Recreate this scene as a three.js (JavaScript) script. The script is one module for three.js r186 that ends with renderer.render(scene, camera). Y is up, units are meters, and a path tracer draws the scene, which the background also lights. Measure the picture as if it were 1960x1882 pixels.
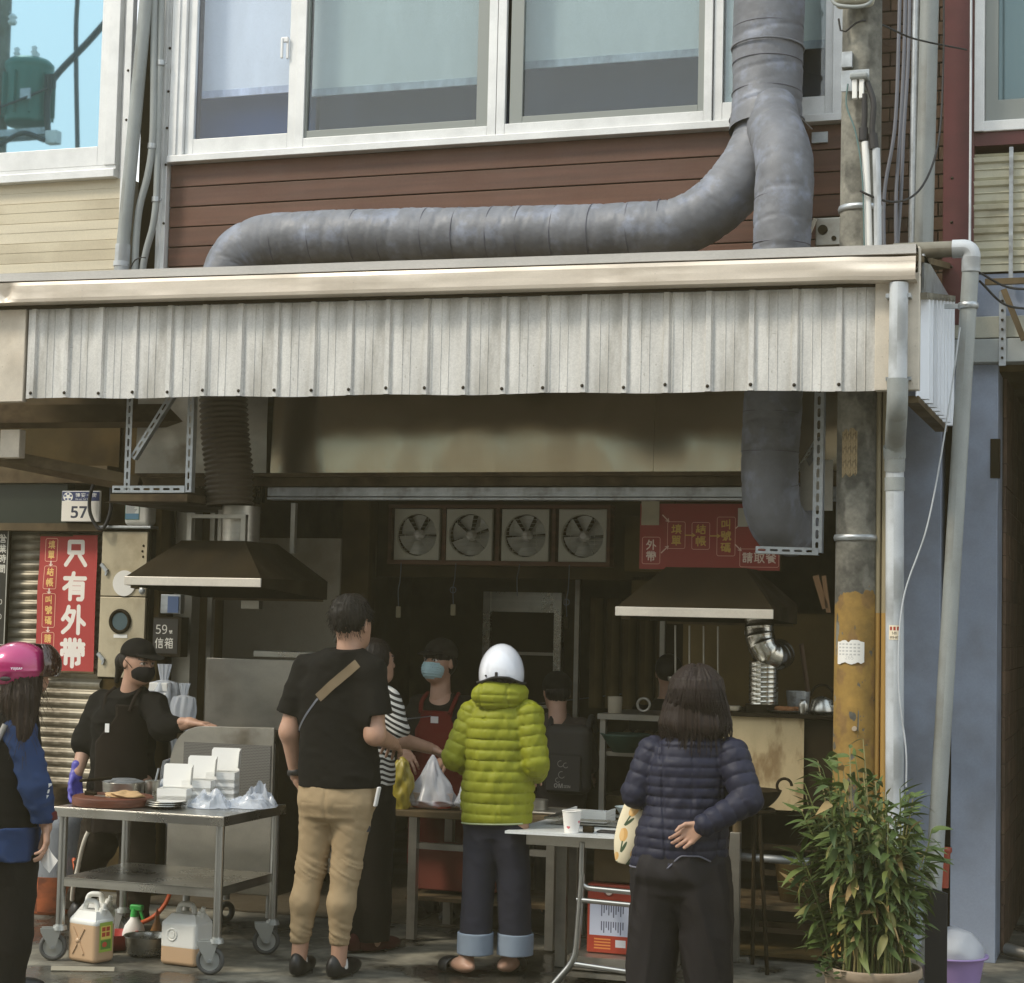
import * as THREE from 'three';
import { RoundedBoxGeometry } from 'three/addons/geometries/RoundedBoxGeometry.js';
import { mergeGeometries } from 'three/addons/utils/BufferGeometryUtils.js';

// ---------- camera, sky, sun, exposure ----------
const scene = new THREE.Scene();
const D2R = Math.PI / 180;
const camera = new THREE.PerspectiveCamera(2 * Math.atan(941 / 3600) / D2R, 1024 / 983, 0.1, 400);
camera.position.set(2.8214, 1.655, 8.3355);
camera.rotation.order = 'YXZ';
camera.rotation.set(3.87 * D2R, 18.7 * D2R, 1.305 * D2R);
const renderer = new THREE.WebGLRenderer({ antialias: true });
renderer.toneMapping = THREE.LinearToneMapping;
renderer.toneMappingExposure = 1.65;
renderer.shadowMap.enabled = true;
const SUN = new THREE.Vector3(-0.52, 0.80, 0.50).normalize();
{ // clear, slightly hazy winter sky
  const W = 512, H = 256, data = new Float32Array(W * H * 4);
  for (let j = 0; j < H; j++) for (let i = 0; i < W; i++) {
    const el = ((j + 0.5) / H - 0.5) * Math.PI, az = ((i + 0.5) / W - 0.5) * 2 * Math.PI;
    const x = Math.cos(az) * Math.cos(el), y = Math.sin(el), z = Math.sin(az) * Math.cos(el);
    const c = Math.max(0, x * SUN.x + y * SUN.y + z * SUN.z), up = Math.max(0, y);
    const t = Math.pow(1 - up, 2.6), glow = 0.55 * Math.pow(c, 6);
    const o = (j * W + i) * 4;
    const col = y > 0 ? [0.62 + 0.42 * t + glow, 0.75 + 0.26 * t + glow * 0.95, 0.88 + 0.08 * t + glow * 0.8] : [0.35, 0.34, 0.31];
    for (let k = 0; k < 3; k++) data[o + k] = col[k];
    data[o + 3] = 1;
  }
  const sky = new THREE.DataTexture(data, W, H, THREE.RGBAFormat, THREE.FloatType);
  sky.mapping = THREE.EquirectangularReflectionMapping; sky.magFilter = THREE.LinearFilter; sky.needsUpdate = true;
  scene.background = sky; scene.environment = sky; 
}
const sun = new THREE.DirectionalLight(new THREE.Color(1, 0.9, 0.74), 1.5);
sun.position.copy(SUN).multiplyScalar(30); sun.target.position.set(0, 1, 0);
sun.castShadow = true; sun.shadow.radius = 20; sun.shadow.mapSize.set(2048, 2048);
Object.assign(sun.shadow.camera, { left: -8, right: 8, top: 8, bottom: -4, near: 1, far: 60 });
scene.add(sun, sun.target);

// ---------- random, noise ----------
function rngOf(seed) { let a = seed >>> 0; return () => { a = (a + 0x6D2B79F5) | 0; let t = Math.imul(a ^ (a >>> 15), 1 | a); t = (t + Math.imul(t ^ (t >>> 7), 61 | t)) ^ t; return ((t ^ (t >>> 14)) >>> 0) / 4294967296; }; }
const rand = rngOf(7);
const rr = (a, b) => a + (b - a) * rand();
const hash = (x, y, z) => { let h = Math.imul(x, 374761393) + Math.imul(y, 668265263) + Math.imul(z, 2147483647 ^ 0x5bd1e995); h = Math.imul(h ^ (h >>> 13), 1274126177); return ((h ^ (h >>> 16)) >>> 0) / 4294967296; };
const fade = (t) => t * t * (3 - 2 * t), mix = (a, b, t) => a + (b - a) * t, clamp = (x, a = 0, b = 1) => Math.min(b, Math.max(a, x));
const sstep = (a, b, x) => fade(clamp((x - a) / (b - a)));
function n2(x, y, per = 256, s = 0) { const xi = Math.floor(x), yi = Math.floor(y), u = fade(x - xi), v = fade(y - yi), m = (k) => ((k % per) + per) % per; return mix(mix(hash(m(xi), m(yi), s), hash(m(xi + 1), m(yi), s), u), mix(hash(m(xi), m(yi + 1), s), hash(m(xi + 1), m(yi + 1), s), u), v); }
function n3(x, y, z) { const a = Math.floor(x), b = Math.floor(y), c = Math.floor(z), u = fade(x - a), v = fade(y - b), w = fade(z - c); const l = (k) => mix(mix(hash(a, b, c + k), hash(a + 1, b, c + k), u), mix(hash(a, b + 1, c + k), hash(a + 1, b + 1, c + k), u), v); return mix(l(0), l(1), w); }
function fbm(x, y, per, oct = 4, s = 0) { let a = 0.5, t = 0, n = 0; for (let i = 0; i < oct; i++) { t += a * n2(x, y, per, s + i * 17); n += a; x *= 2; y *= 2; per *= 2; a *= 0.55; } return t / n; }

const ridge = (x, y, z, fx, fy, fz) => 1 - 2 * Math.abs(n3(x * fx + 31, y * fy + 17, z * fz + 5) - 0.5);
// ---------- textures & materials ----------
function dataTex(size, fn, srgb = true, hh = size) {
  const d = new Uint8Array(size * hh * 4);
  for (let j = 0; j < hh; j++) for (let i = 0; i < size; i++) { const c = fn((i + 0.5) / size, (j + 0.5) / hh), o = (j * size + i) * 4; if (typeof c === 'number') d[o] = d[o + 1] = d[o + 2] = clamp(c) * 255; else for (let k = 0; k < 3; k++) d[o + k] = clamp(c[k]) * 255; d[o + 3] = 255; }
  const t = new THREE.DataTexture(d, size, hh); t.magFilter = THREE.LinearFilter; t.minFilter = THREE.LinearMipmapLinearFilter; t.generateMipmaps = true; t.wrapS = t.wrapT = THREE.RepeatWrapping; if (srgb) t.colorSpace = THREE.SRGBColorSpace; t.needsUpdate = true; return t;
}
function canvasTex(w, h, draw) { const c = document.createElement('canvas'); c.width = w; c.height = h; draw(c.getContext('2d'), w, h); const t = new THREE.CanvasTexture(c); t.colorSpace = THREE.SRGBColorSpace; t.anisotropy = 8; return t; }
const rgb = (r, g, b) => new THREE.Color().setRGB(r / 255, g / 255, b / 255, THREE.SRGBColorSpace);
function mat(c, rough = 0.6, metal = 0, extra = {}) { const P = extra.transmission || extra.clearcoat || extra.sheen || extra.anisotropy || extra.ior || extra.specularIntensity; return new (P ? THREE.MeshPhysicalMaterial : THREE.MeshStandardMaterial)({ color: Array.isArray(c) ? rgb(...c) : c, roughness: rough, metalness: metal, ...extra }); }
const SHARED = {};
// weathered surface: mottling, streaks, specks; tile in metres
function worn(c, o = {}) {
  const { amp = 0.12, sx = 4, sy = 4, speck = 0, tile = 1, rough = 0.7, rvar = 0, metal = 0, bump = 0, size = 512, seed = 1, tint = [0.75, 0.6, 0.42], stain = 0, stX = 3, stY = 3, fine = 0.04, extra = {} } = o;
  const col = c.map((v) => v / 255);
  const f = (u, v) => {
    const m = (fbmP(u, v, sx, sy, 4, seed) - 0.5) * 2 * amp + (n2(u * size / 2, v * size / 2, size / 2, seed + 5) - 0.5) * fine;
    const st = stain * sstep(0.5, 0.78, fbmP(u, v, stX, stY, 5, seed + 40));
    const sp = speck && n2(u * 90, v * 90, 90, seed + 9) > 1 - speck ? 0.35 : 0;
    return [m, Math.max(st, sp)];
  };
  const map = dataTex(size, (u, v) => { const [m, s] = f(u, v); return col.map((k, i) => clamp(k * (1 + m)) * (1 - s + s * tint[i] * 0.55)); });
  const rm = (SHARED.rough ??= dataTex(256, (u, v) => clamp(0.8 + 0.5 * (fbmP(u, v, 4, 4, 4, 77) - 0.5) + 0.12 * (n2(u * 128, v * 128, 128, 3) - 0.5)), false)).clone(), bm = bump ? (SHARED.bump ??= dataTex(256, (u, v) => fbmP(u, v, 12, 12, 4, 3), false)).clone() : null;
  for (const t of [map, rm, bm]) if (t) t.repeat.set(1 / tile, 1 / tile);
  const P = extra.clearcoat || extra.anisotropy || extra.sheen || extra.specularIntensity;
  return new (P ? THREE.MeshPhysicalMaterial : THREE.MeshStandardMaterial)({ map, roughnessMap: rm, roughness: rough / 0.8, metalness: metal, ...(bm ? { bumpMap: bm, bumpScale: bump } : {}), ...extra });
}
function fbmP(u, v, sx, sy, oct, s) { let a = 0.5, t = 0, n = 0; sx = Math.round(sx); sy = Math.round(sy); for (let i = 0; i < oct; i++) { t += a * n2p(u * sx, v * sy, sx, sy, s + i * 13); n += a; sx *= 2; sy *= 2; a *= 0.58; } return t / n; }
function n2p(x, y, px, py, s) { const xi = Math.floor(x), yi = Math.floor(y), u = fade(x - xi), v = fade(y - yi), m = (k, p) => ((k % p) + p) % p; return mix(mix(hash(m(xi, px), m(yi, py), s), hash(m(xi + 1, px), m(yi, py), s), u), mix(hash(m(xi, px), m(yi + 1, py), s), hash(m(xi + 1, px), m(yi + 1, py), s), u), v); }

// ---------- geometry helpers ----------
const V = (x, y, z) => new THREE.Vector3(x, y, z);
function boxUV(g, s = 1, ox = 0, oy = 0) {
  const p = g.attributes.position, n = g.attributes.normal, uv = new Float32Array(p.count * 2);
  for (let i = 0; i < p.count; i++) {
    const ax = Math.abs(n.getX(i)), ay = Math.abs(n.getY(i)), az = Math.abs(n.getZ(i)), x = p.getX(i), y = p.getY(i), z = p.getZ(i);
    const [a, b] = ay > ax && ay > az ? [x, z] : ax > az ? [z, y] : [x, y];
    uv[i * 2] = a * s + ox; uv[i * 2 + 1] = b * s + oy;
  }
  g.setAttribute('uv', new THREE.BufferAttribute(uv, 2)); return g;
}
function box(w, h, d, x = 0, y = 0, z = 0, r = 0) { const g = r > 0 ? new RoundedBoxGeometry(w, h, d, 2, Math.min(r, w / 2.01, h / 2.01, d / 2.01)) : new THREE.BoxGeometry(w, h, d); g.translate(x, y, z); return boxUV(g); }
// box from corner to corner
const bb = (x0, x1, y0, y1, z0, z1, r = 0) => box(x1 - x0, y1 - y0, z1 - z0, (x0 + x1) / 2, (y0 + y1) / 2, (z0 + z1) / 2, r);
function bar(a, b, w, d = w, roll = 0, r = 0) { const A = V(...a), B = V(...b), L = A.distanceTo(B); const g = box(w, L, d, 0, 0, 0, r); const q = new THREE.Quaternion().setFromUnitVectors(V(0, 1, 0), B.clone().sub(A).normalize()); if (roll) g.rotateY(roll); g.applyQuaternion(q); g.translate((A.x + B.x) / 2, (A.y + B.y) / 2, (A.z + B.z) / 2); return g; }
function rod(a, b, r, r2 = r, seg = 14) { const A = V(...a), B = V(...b), L = A.distanceTo(B); const g = new THREE.CylinderGeometry(r2, r, L, seg, 1); sizeUV(g, r * 6.28, L); const q = new THREE.Quaternion().setFromUnitVectors(V(0, 1, 0), B.clone().sub(A).normalize()); g.applyQuaternion(q); g.translate((A.x + B.x) / 2, (A.y + B.y) / 2, (A.z + B.z) / 2); return g; }
function sizeUV(g, a, b) { const uv = g.attributes.uv; for (let i = 0; i < uv.count; i++) uv.setXY(i, uv.getX(i) * a, uv.getY(i) * b); return g; }
class Poly extends THREE.Curve { constructor(p, round = 0) { super(); this.c = new THREE.CatmullRomCurve3(p.map((q) => V(...q)), false, 'centripetal'); } getPoint(t, o) { return this.c.getPoint(t, o); } }
function tube(pts, r, seg = 40, rad = 10, straight = false) { let c; if (straight) { c = new THREE.CurvePath(); for (let i = 0; i + 1 < pts.length; i++) c.add(new THREE.LineCurve3(V(...pts[i]), V(...pts[i + 1]))); } else c = new Poly(pts); const L = c.getLength(); return sizeUV(new THREE.TubeGeometry(c, seg, r, rad, false), L, r * 6.28); }
// pipe with rounded corners through the points
function bentPipe(pts, r, bend = 0.06, rad = 14, segs = 8) {
  const c = new THREE.CurvePath(); let prev = V(...pts[0]);
  for (let i = 1; i < pts.length; i++) {
    const p = V(...pts[i]);
    if (i === pts.length - 1) { c.add(new THREE.LineCurve3(prev, p)); break; }
    const n = V(...pts[i + 1]), d1 = p.clone().sub(prev), d2 = n.clone().sub(p), b = Math.min(bend, d1.length() * 0.49, d2.length() * 0.49);
    const a = p.clone().addScaledVector(d1.normalize(), -b), e = p.clone().addScaledVector(d2.normalize(), b);
    c.add(new THREE.LineCurve3(prev, a)); c.add(new THREE.QuadraticBezierCurve3(a, p, e)); prev = e;
  }
  const parts = c.curves.map((k) => { const L = k.getLength(); return L > 1e-4 ? sizeUV(new THREE.TubeGeometry(k, k.isLineCurve3 ? 1 : segs, r, rad, false), L, r * 6.28) : null; }).filter(Boolean);
  return mergeGeometries(parts);
}
function lathe(pts, seg = 32) { const g = new THREE.LatheGeometry(pts.map(([a, b]) => new THREE.Vector2(a, b)), seg); return sizeUV(g, 1, 1); }
function extr(shape2, depth, bevel = 0) { const s = Array.isArray(shape2) ? new THREE.Shape(shape2.map(([a, b]) => new THREE.Vector2(a, b))) : shape2; const g = new THREE.ExtrudeGeometry(s, { depth, bevelEnabled: bevel > 0, bevelSize: bevel, bevelThickness: bevel, bevelSegments: 2, curveSegments: 16 }); return boxUV(g); }
const at = (g, x, y, z) => g.translate(x, y, z);
const merge = (...gs) => { const l = gs.flat().map((g) => { const h = g.index ? g.toNonIndexed() : g; for (const k of Object.keys(h.attributes)) if (!['position', 'normal', 'uv'].includes(k)) h.deleteAttribute(k); return h; }); return mergeGeometries(l); };
// convex solid from 8 corners (bottom 4 ccw, top 4 ccw)
function hexa(b, t) { const P = [...b, ...t].map((q) => V(...q)), F = [[0, 3, 2, 1], [4, 5, 6, 7], [0, 1, 5, 4], [1, 2, 6, 5], [2, 3, 7, 6], [3, 0, 4, 7]], pos = []; for (const f of F) for (const k of [0, 1, 2, 0, 2, 3]) pos.push(...P[f[k]].toArray()); const g = new THREE.BufferGeometry(); g.setAttribute('position', new THREE.Float32BufferAttribute(pos, 3)); g.computeVertexNormals(); return boxUV(g); }

// ---------- objects ----------
const taken = new Map();
const numbered = (n) => { const k = taken.get(n) ?? 0; taken.set(n, k + 1); return k ? n + '_' + String(k).padStart(3, '0') : n; };
function thing(name, label, category, group, pos = [0, 0, 0], turn = 0) { const o = new THREE.Group(); o.name = numbered(name); o.userData = { label, category }; if (group) o.userData.group = group; o.position.set(...pos); o.rotation.y = turn; scene.add(o); return o; }
function part(parent, name, g, m, label) { const o = new THREE.Mesh(g, m); o.name = name; o.castShadow = o.receiveShadow = true; if (label) o.userData.label = label; parent.add(o); return o; }
function pieces(parent, name, gs, m, label) { for (const g of gs) part(parent, name, g, m, label); }
function single(name, label, category, g, m, group) { const o = new THREE.Mesh(g, m); o.name = numbered(name); o.castShadow = o.receiveShadow = true; o.userData = { label, category }; if (group) o.userData.group = group; scene.add(o); return o; }
function structure(name, g, m) { const o = new THREE.Mesh(g, m); o.name = numbered(name); o.castShadow = o.receiveShadow = true; o.userData = { kind: 'structure' }; scene.add(o); return o; }

// ---------- shared materials ----------
const M = {
  fascia: worn([205, 203, 198], { amp: 0.12, sx: 16, sy: 3, tile: 1.3, rough: 0.52, metal: 0.1, speck: 0.03, stain: 0.24, stX: 18, stY: 3, tint: [0.9, 0.85, 0.74], fine: 0.09, seed: 3 }),
  flashing: worn([206, 196, 180], { amp: 0.08, sx: 7, sy: 7, tile: 0.8, rough: 0.5, metal: 0.2, speck: 0.03, stain: 0.12, seed: 8 }),
  gutter: worn([220, 208, 192], { amp: 0.08, sx: 3, sy: 6, tile: 1.5, rough: 0.38, metal: 0.35, stain: 0.2, tint: [0.95, 0.82, 0.66], seed: 11 }),
  frame: worn([224, 224, 222], { amp: 0.05, sx: 6, sy: 6, tile: 0.7, rough: 0.42, metal: 0.2, stain: 0.07, tint: [0.8, 0.8, 0.78], seed: 14 }),
  frameGrey: mat([138, 142, 138], 0.5, 0.3),
  brown: [0, 1, 2].map((k) => worn([[97, 65, 51], [92, 61, 48], [102, 69, 54]][k], { amp: 0.16, sx: 2, sy: 46, tile: 1.3, rough: 0.62, seed: 20 + k, fine: 0.06, bump: 0.0015 })),
  tan: [0, 1].map((k) => worn([[212, 201, 176], [208, 197, 171]][k], { amp: 0.06, sx: 2, sy: 20, tile: 1.4, rough: 0.6, seed: 30 + k, stain: 0.12 })),
  galv: worn([176, 180, 182], { amp: 0.12, sx: 9, sy: 9, tile: 0.4, rough: 0.45, metal: 0.75, stain: 0.3, tint: [0.55, 0.45, 0.35], seed: 41, size: 256 }),
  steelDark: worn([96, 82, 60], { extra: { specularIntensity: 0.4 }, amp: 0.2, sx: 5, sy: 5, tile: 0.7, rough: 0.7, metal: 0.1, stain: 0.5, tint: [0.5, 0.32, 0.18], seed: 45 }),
  black: worn([40, 32, 18], { extra: { specularIntensity: 0.25 }, amp: 0.25, sx: 5, sy: 5, tile: 0.6, rough: 0.75, metal: 0.0, seed: 48, size: 256 }),
  oliveDark: worn([72, 59, 34], { extra: { specularIntensity: 0.25 }, amp: 0.3, sx: 4, sy: 4, tile: 1.2, rough: 0.75, seed: 49, stain: 0.4, size: 256 }),  // olive-brown: the lifted tone of deep shade put into the colour
  stainless: worn([186, 184, 176], { amp: 0.05, sx: 2, sy: 60, tile: 0.7, rough: 0.3, rvar: 0.2, metal: 0.95, stain: 0.2, tint: [0.7, 0.6, 0.45], seed: 51 }),
  stainDull: worn([172, 168, 158], { amp: 0.12, sx: 4, sy: 8, tile: 0.9, rough: 0.38, metal: 0.85, stain: 0.45, tint: [0.7, 0.58, 0.42], seed: 52 }),
  mirrorSteel: mat([238, 222, 194], 0.2, 1.0),
  duct: worn([110, 112, 118], { amp: 0.16, sx: 9, sy: 6, tile: 0.9, rough: 0.6, stain: 0.5, stX: 9, stY: 9, tint: [2.4, 2.5, 2.7], seed: 55, bump: 0.004 }),
  pvc: worn([146, 150, 148], { amp: 0.07, sx: 3, sy: 5, tile: 0.8, rough: 0.5, stain: 0.2, seed: 58 }),
  pvcWhite: worn([188, 192, 195], { amp: 0.08, sx: 3, sy: 5, tile: 0.8, rough: 0.45, stain: 0.35, tint: [0.8, 0.78, 0.72], seed: 59 }),
  concrete: worn([120, 116, 104], { amp: 0.2, sx: 6, sy: 6, tile: 0.9, rough: 0.88, stain: 0.4, seed: 61, bump: 0.004 }),
  paleConcrete: worn([150, 154, 162], { amp: 0.1, sx: 4, sy: 4, tile: 1.1, rough: 0.85, stain: 0.25, seed: 62, bump: 0.002 }),
  blueWall: worn([142, 152, 170], { amp: 0.08, sx: 3, sy: 4, tile: 1.6, rough: 0.75, stain: 0.22, speck: 0.003, seed: 64 }),
  red: worn([90, 42, 43], { amp: 0.1, sx: 3, sy: 8, tile: 1, rough: 0.5, stain: 0.2, seed: 66 }),
  brickDark: [0, 1, 2].map((k) => worn([[96, 74, 58], [86, 66, 52], [106, 82, 64]][k], { amp: 0.18, sx: 6, sy: 6, tile: 0.5, rough: 0.75, seed: 70 + k, bump: 0.003, size: 256 })),
  mortar: mat([58, 46, 36], 0.95),
  wallIn: worn([100, 84, 52], { extra: { specularIntensity: 0.3 }, amp: 0.2, sx: 4, sy: 4, tile: 1.5, rough: 0.8, stain: 0.4, seed: 75 }),  // inner walls, faded shade tone put into the olive base
  wallPale: worn([150, 144, 130], { amp: 0.08, sx: 4, sy: 4, tile: 1.2, rough: 0.7, stain: 0.25, seed: 76 }),
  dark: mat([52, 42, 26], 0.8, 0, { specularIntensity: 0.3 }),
  rubber: mat([34, 32, 30], 0.7),
  screw: mat([52, 44, 34], 0.5, 0.6),
  wire: mat([38, 36, 38], 0.6),
  wireGrey: mat([112, 114, 122], 0.6),
  blind: worn([234, 235, 232], { amp: 0.05, sx: 10, sy: 2, tile: 1.2, rough: 0.85, seed: 80 }),
  blindHem: worn([196, 200, 208], { amp: 0.2, sx: 14, sy: 6, tile: 0.8, rough: 0.85, seed: 81, size: 256 }),
  glass: mat([245, 249, 255], 0.02, 0, { transmission: 1, thickness: 0, ior: 1.55 }),
  glassDim: mat([228, 235, 237], 0.03, 0, { transmission: 1, thickness: 0, ior: 1.6 }),
  glassMirror: mat([156, 190, 204], 0.015, 0.92),
  white: mat([232, 230, 224], 0.5),
  gold: mat([226, 190, 110], 0.6),
};
M.galv.side = THREE.DoubleSide;

// sheet from a profile polyline: profile [(a, b)], origin, axis of a, axis of b, sweep vector
function sheet(profile, org, A, B, sweep, flat = true) {
  const pos = [], uv = []; let run = 0; const o = V(...org), a = V(...A), b = V(...B), s = V(...sweep), L = s.length();
  const P = (k) => o.clone().addScaledVector(a, profile[k][0]).addScaledVector(b, profile[k][1]);
  for (let k = 0; k + 1 < profile.length; k++) { const p = P(k), q = P(k + 1), l = p.distanceTo(q), p2 = p.clone().add(s), q2 = q.clone().add(s); for (const [v, x, y] of [[p, run, 0], [q, run + l, 0], [q2, run + l, L], [p, run, 0], [q2, run + l, L], [p2, run, L]]) { pos.push(v.x, v.y, v.z); uv.push(x, y); } run += l; }
  const g = new THREE.BufferGeometry(); g.setAttribute('position', new THREE.Float32BufferAttribute(pos, 3)); g.setAttribute('uv', new THREE.Float32BufferAttribute(uv, 2)); g.computeVertexNormals(); return g;
}
// grid surface with smooth normals: f(u, v) -> [x, y, z]
function surf(nu, nv, f, su = 1, sv = 1) {
  const g = new THREE.PlaneGeometry(1, 1, nu, nv), p = g.attributes.position, uv = g.attributes.uv;
  for (let i = 0; i < p.count; i++) { const u = uv.getX(i), v = uv.getY(i), q = f(u, v); p.setXYZ(i, ...q); uv.setXY(i, u * su, v * sv); }
  g.computeVertexNormals(); return g;
}

// ---------- ground ----------
{
  const size = 1024;
  const map = dataTex(size, (u, v) => { const a = fbmP(u, v, 5, 5, 6, 3), b = fbmP(u, v, 40, 40, 3, 9), w = sstep(0.46, 0.6, fbmP(u, v, 7, 7, 5, 21)), c = 0.25 + 0.28 * (a - 0.3) + 0.18 * (b - 0.5); const g = c * (1.25 - 0.5 * w); const chip = n2(u * 300, v * 300, 300, 4) > 0.985 ? 0.2 : 0; return [g * 1.08 + chip, g * 1.04 + chip, g * 0.92 + chip]; });
  const rm = dataTex(512, (u, v) => { const w = sstep(0.46, 0.6, fbmP(u, v, 7, 7, 5, 21)); return 0.85 - 0.62 * w; }, false);
  const bm = dataTex(512, (u, v) => fbmP(u, v, 50, 50, 4, 31), false);
  for (const t of [map, rm, bm]) t.repeat.set(1 / 2.6, 1 / 2.6);
  const gm = new THREE.MeshStandardMaterial({ map, roughnessMap: rm, roughness: 1, bumpMap: bm, bumpScale: 0.004 });
  const g = new THREE.PlaneGeometry(240, 240); g.rotateX(-Math.PI / 2); boxUV(g); structure('ground', g, gm);
  { const g2 = new THREE.PlaneGeometry(60, 14.2); g2.rotateX(-Math.PI / 2); g2.translate(0, 0.005, 9.3); structure('road', boxUV(g2), worn([138, 134, 127], { amp: 0.1, sx: 4, sy: 4, tile: 3, rough: 0.85, stain: 0.25, seed: 95 })); }  // unseen road strip, added to bounce light under the awning
  structure('shop_floor', bb(-2.62, 1.6, 0.004, 0.012, -5.4, -1.2), worn([92, 82, 66], { amp: 0.2, tile: 1.5, rough: 0.5, rvar: 0.3, stain: 0.5, seed: 90 }));
}

// ---------- the shop building ----------
const shop = thing('shop_building', 'two storey shophouse with brown plank upper wall, white window band and open dark kitchen below', 'building');
{
  const planks = part(shop, 'plank_wall', bb(-2.655, 1.325, 3.2, 4.285, -1.62, -1.425), M.dark);
  const ys = [4.285, 4.147, 4.028, 3.908, 3.790, 3.672, 3.554, 3.436, 3.318];
  for (let k = 0; k + 1 < ys.length; k++) { const g = bb(-2.65, 1.322, ys[k + 1] + 0.006, ys[k], -1.428, -1.4 + (k % 2) * 0.001, 0.004); boxUV(g, 1, k * 0.37, k * 0.21); part(planks, 'plank', g, M.brown[k % 3]); }
  // upstairs room behind the window band
  const room = part(shop, 'upper_room', merge(bb(-2.66, 1.34, 4.2, 4.28, -3.6, -1.45), bb(-2.66, 1.34, 4.28, 6.4, -3.7, -3.6), bb(-2.74, -2.66, 4.2, 6.4, -3.7, -1.42), bb(1.34, 1.42, 4.2, 6.4, -3.7, -1.42), bb(-2.74, 1.42, 6.4, 6.5, -3.7, -1.3)), mat([34, 52, 84], 0.9));  // walls kept blue, standing in for sky sheen on the lower panes
  part(room, 'added_blue_sheet', bb(-2.6, -1.84, 4.3, 5.0, -1.66, -1.65), mat([40, 78, 126], 0.9)); part(room, 'added_blue_sheet', bb(-1.83, 1.3, 4.3, 5.0, -1.7, -1.69), mat([34, 52, 80], 0.9));  // added blue sheets, sky sheen of the lower panes put into their colour
  part(room, 'upper_wall', bb(-2.66, 1.34, 5.75, 6.4, -1.6, -1.42), M.tan[0]);
  // window band: outer frame, sashes, panes, blinds
  const win = part(shop, 'window', merge(bb(-2.645, 1.335, 4.287, 4.328, -1.42, -1.335, 0.004), bb(-2.645, -2.55, 4.328, 5.75, -1.42, -1.345, 0.004), bb(-2.605, -2.59, 4.33, 5.75, -1.345, -1.335), bb(1.262, 1.335, 4.328, 5.75, -1.42, -1.345, 0.004), bb(-2.645, 1.335, 5.68, 5.75, -1.42, -1.34)), M.frame);
  const sash = (x0, x1, s0, s1, b0, b1, z, m, name = 'sash') => part(win, name, merge(bb(x0, x0 + s0, b0, 5.7, z, z + 0.03, 0.003), bb(x1 - s1, x1, b0, 5.7, z, z + 0.03, 0.003), bb(x0 + s0, x1 - s1, b0, b1, z + 0.001, z + 0.029, 0.003)), m);
  sash(-2.548, -1.835, 0.055, 0.05, 4.33, 4.425, -1.4, M.frame);
  sash(-1.832, -0.605, 0.055, 0.05, 4.33, 4.385, -1.385, M.frame);
  sash(-0.602, 0.618, 0.05, 0.045, 4.33, 4.39, -1.385, M.frame);
  sash(0.622, 1.26, 0.05, 0.04, 4.33, 4.432, -1.4, M.frame);
  sash(-1.776, -0.656, 0.012, 0.07, 4.386, 4.43, -1.4, M.frameGrey, 'inner_frame');
  sash(-0.53, 0.572, 0.075, 0.035, 4.391, 4.43, -1.4, M.frameGrey, 'inner_frame');
  part(win, 'mullion', bb(0.68, 0.72, 4.433, 5.7, -1.42, -1.4), M.frame);
  for (const [x0, x1, m] of [[-2.493, -1.886, M.glass], [-1.765, -0.726, M.glassDim], [-0.455, 0.537, M.glassDim], [0.673, 1.219, M.glassDim]]) part(win, 'pane', bb(x0, x1, 4.428, 5.7, -1.392, -1.388), m);
  const hand = part(win, 'handle', merge(bb(-1.9, -1.886, 4.86, 4.98, -1.368, -1.352, 0.003), bb(-1.93, -1.886, 4.955, 4.985, -1.36, -1.345, 0.004), bb(-1.93, -1.915, 4.86, 4.98, -1.352, -1.338, 0.004)), M.frame); hand.userData.label = 'small white window catch';
  for (const [x0, x1, y0] of [[-2.52, -1.86, 4.705], [-1.8, -0.68, 4.668], [-0.5, 0.56, 4.735], [0.66, 1.26, 4.73]]) { const b = part(win, 'blind', bb(x0, x1, y0 + 0.045, 5.74, -1.512, -1.508), M.blind); part(shop, 'blind_hem', bb(x0, x1, y0, y0 + 0.047, -1.516, -1.504, 0.003), M.blindHem); }
  // white corner post with screws, dark gap
  part(shop, 'corner_trim', merge(bb(-2.715, -2.655, 3.2, 6.3, -1.44, -1.36, 0.004), bb(-2.695, -2.683, 3.2, 6.3, -1.36, -1.352)), M.frame);
  for (const y of [4.98, 4.72, 4.5, 4.28, 3.93]) part(shop, 'screw', at(new THREE.SphereGeometry(0.008, 8, 6), -2.662, y, -1.358), M.screw);
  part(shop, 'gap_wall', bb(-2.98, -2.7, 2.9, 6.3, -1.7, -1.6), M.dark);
  // open ground floor room
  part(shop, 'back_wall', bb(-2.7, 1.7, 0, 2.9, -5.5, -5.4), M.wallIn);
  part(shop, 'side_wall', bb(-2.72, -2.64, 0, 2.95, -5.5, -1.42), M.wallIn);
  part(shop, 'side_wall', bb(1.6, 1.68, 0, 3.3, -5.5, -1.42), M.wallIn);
  part(shop, 'ceiling', bb(-2.72, 1.68, 2.9, 3.0, -5.5, -1.3), M.oliveDark);
  part(shop, 'lintel', bb(-2.72, 1.68, 3.0, 3.22, -1.62, -1.3), M.oliveDark);
  // pale partition on the left inside
  part(shop, 'partition', bb(-2.62, -1.84, 0.1, 2.12, -2.28, -2.2), M.wallPale);
  part(shop, 'partition_edge', bb(-1.84, -1.66, 0, 2.6, -2.32, -2.22), M.oliveDark);
  part(shop, 'door_frame', merge(bb(-2.62, -2.5, 0, 2.3, -1.66, -1.56), bb(-2.45, -2.42, 0, 2.6, -1.7, -1.66)), M.stainDull);
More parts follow.
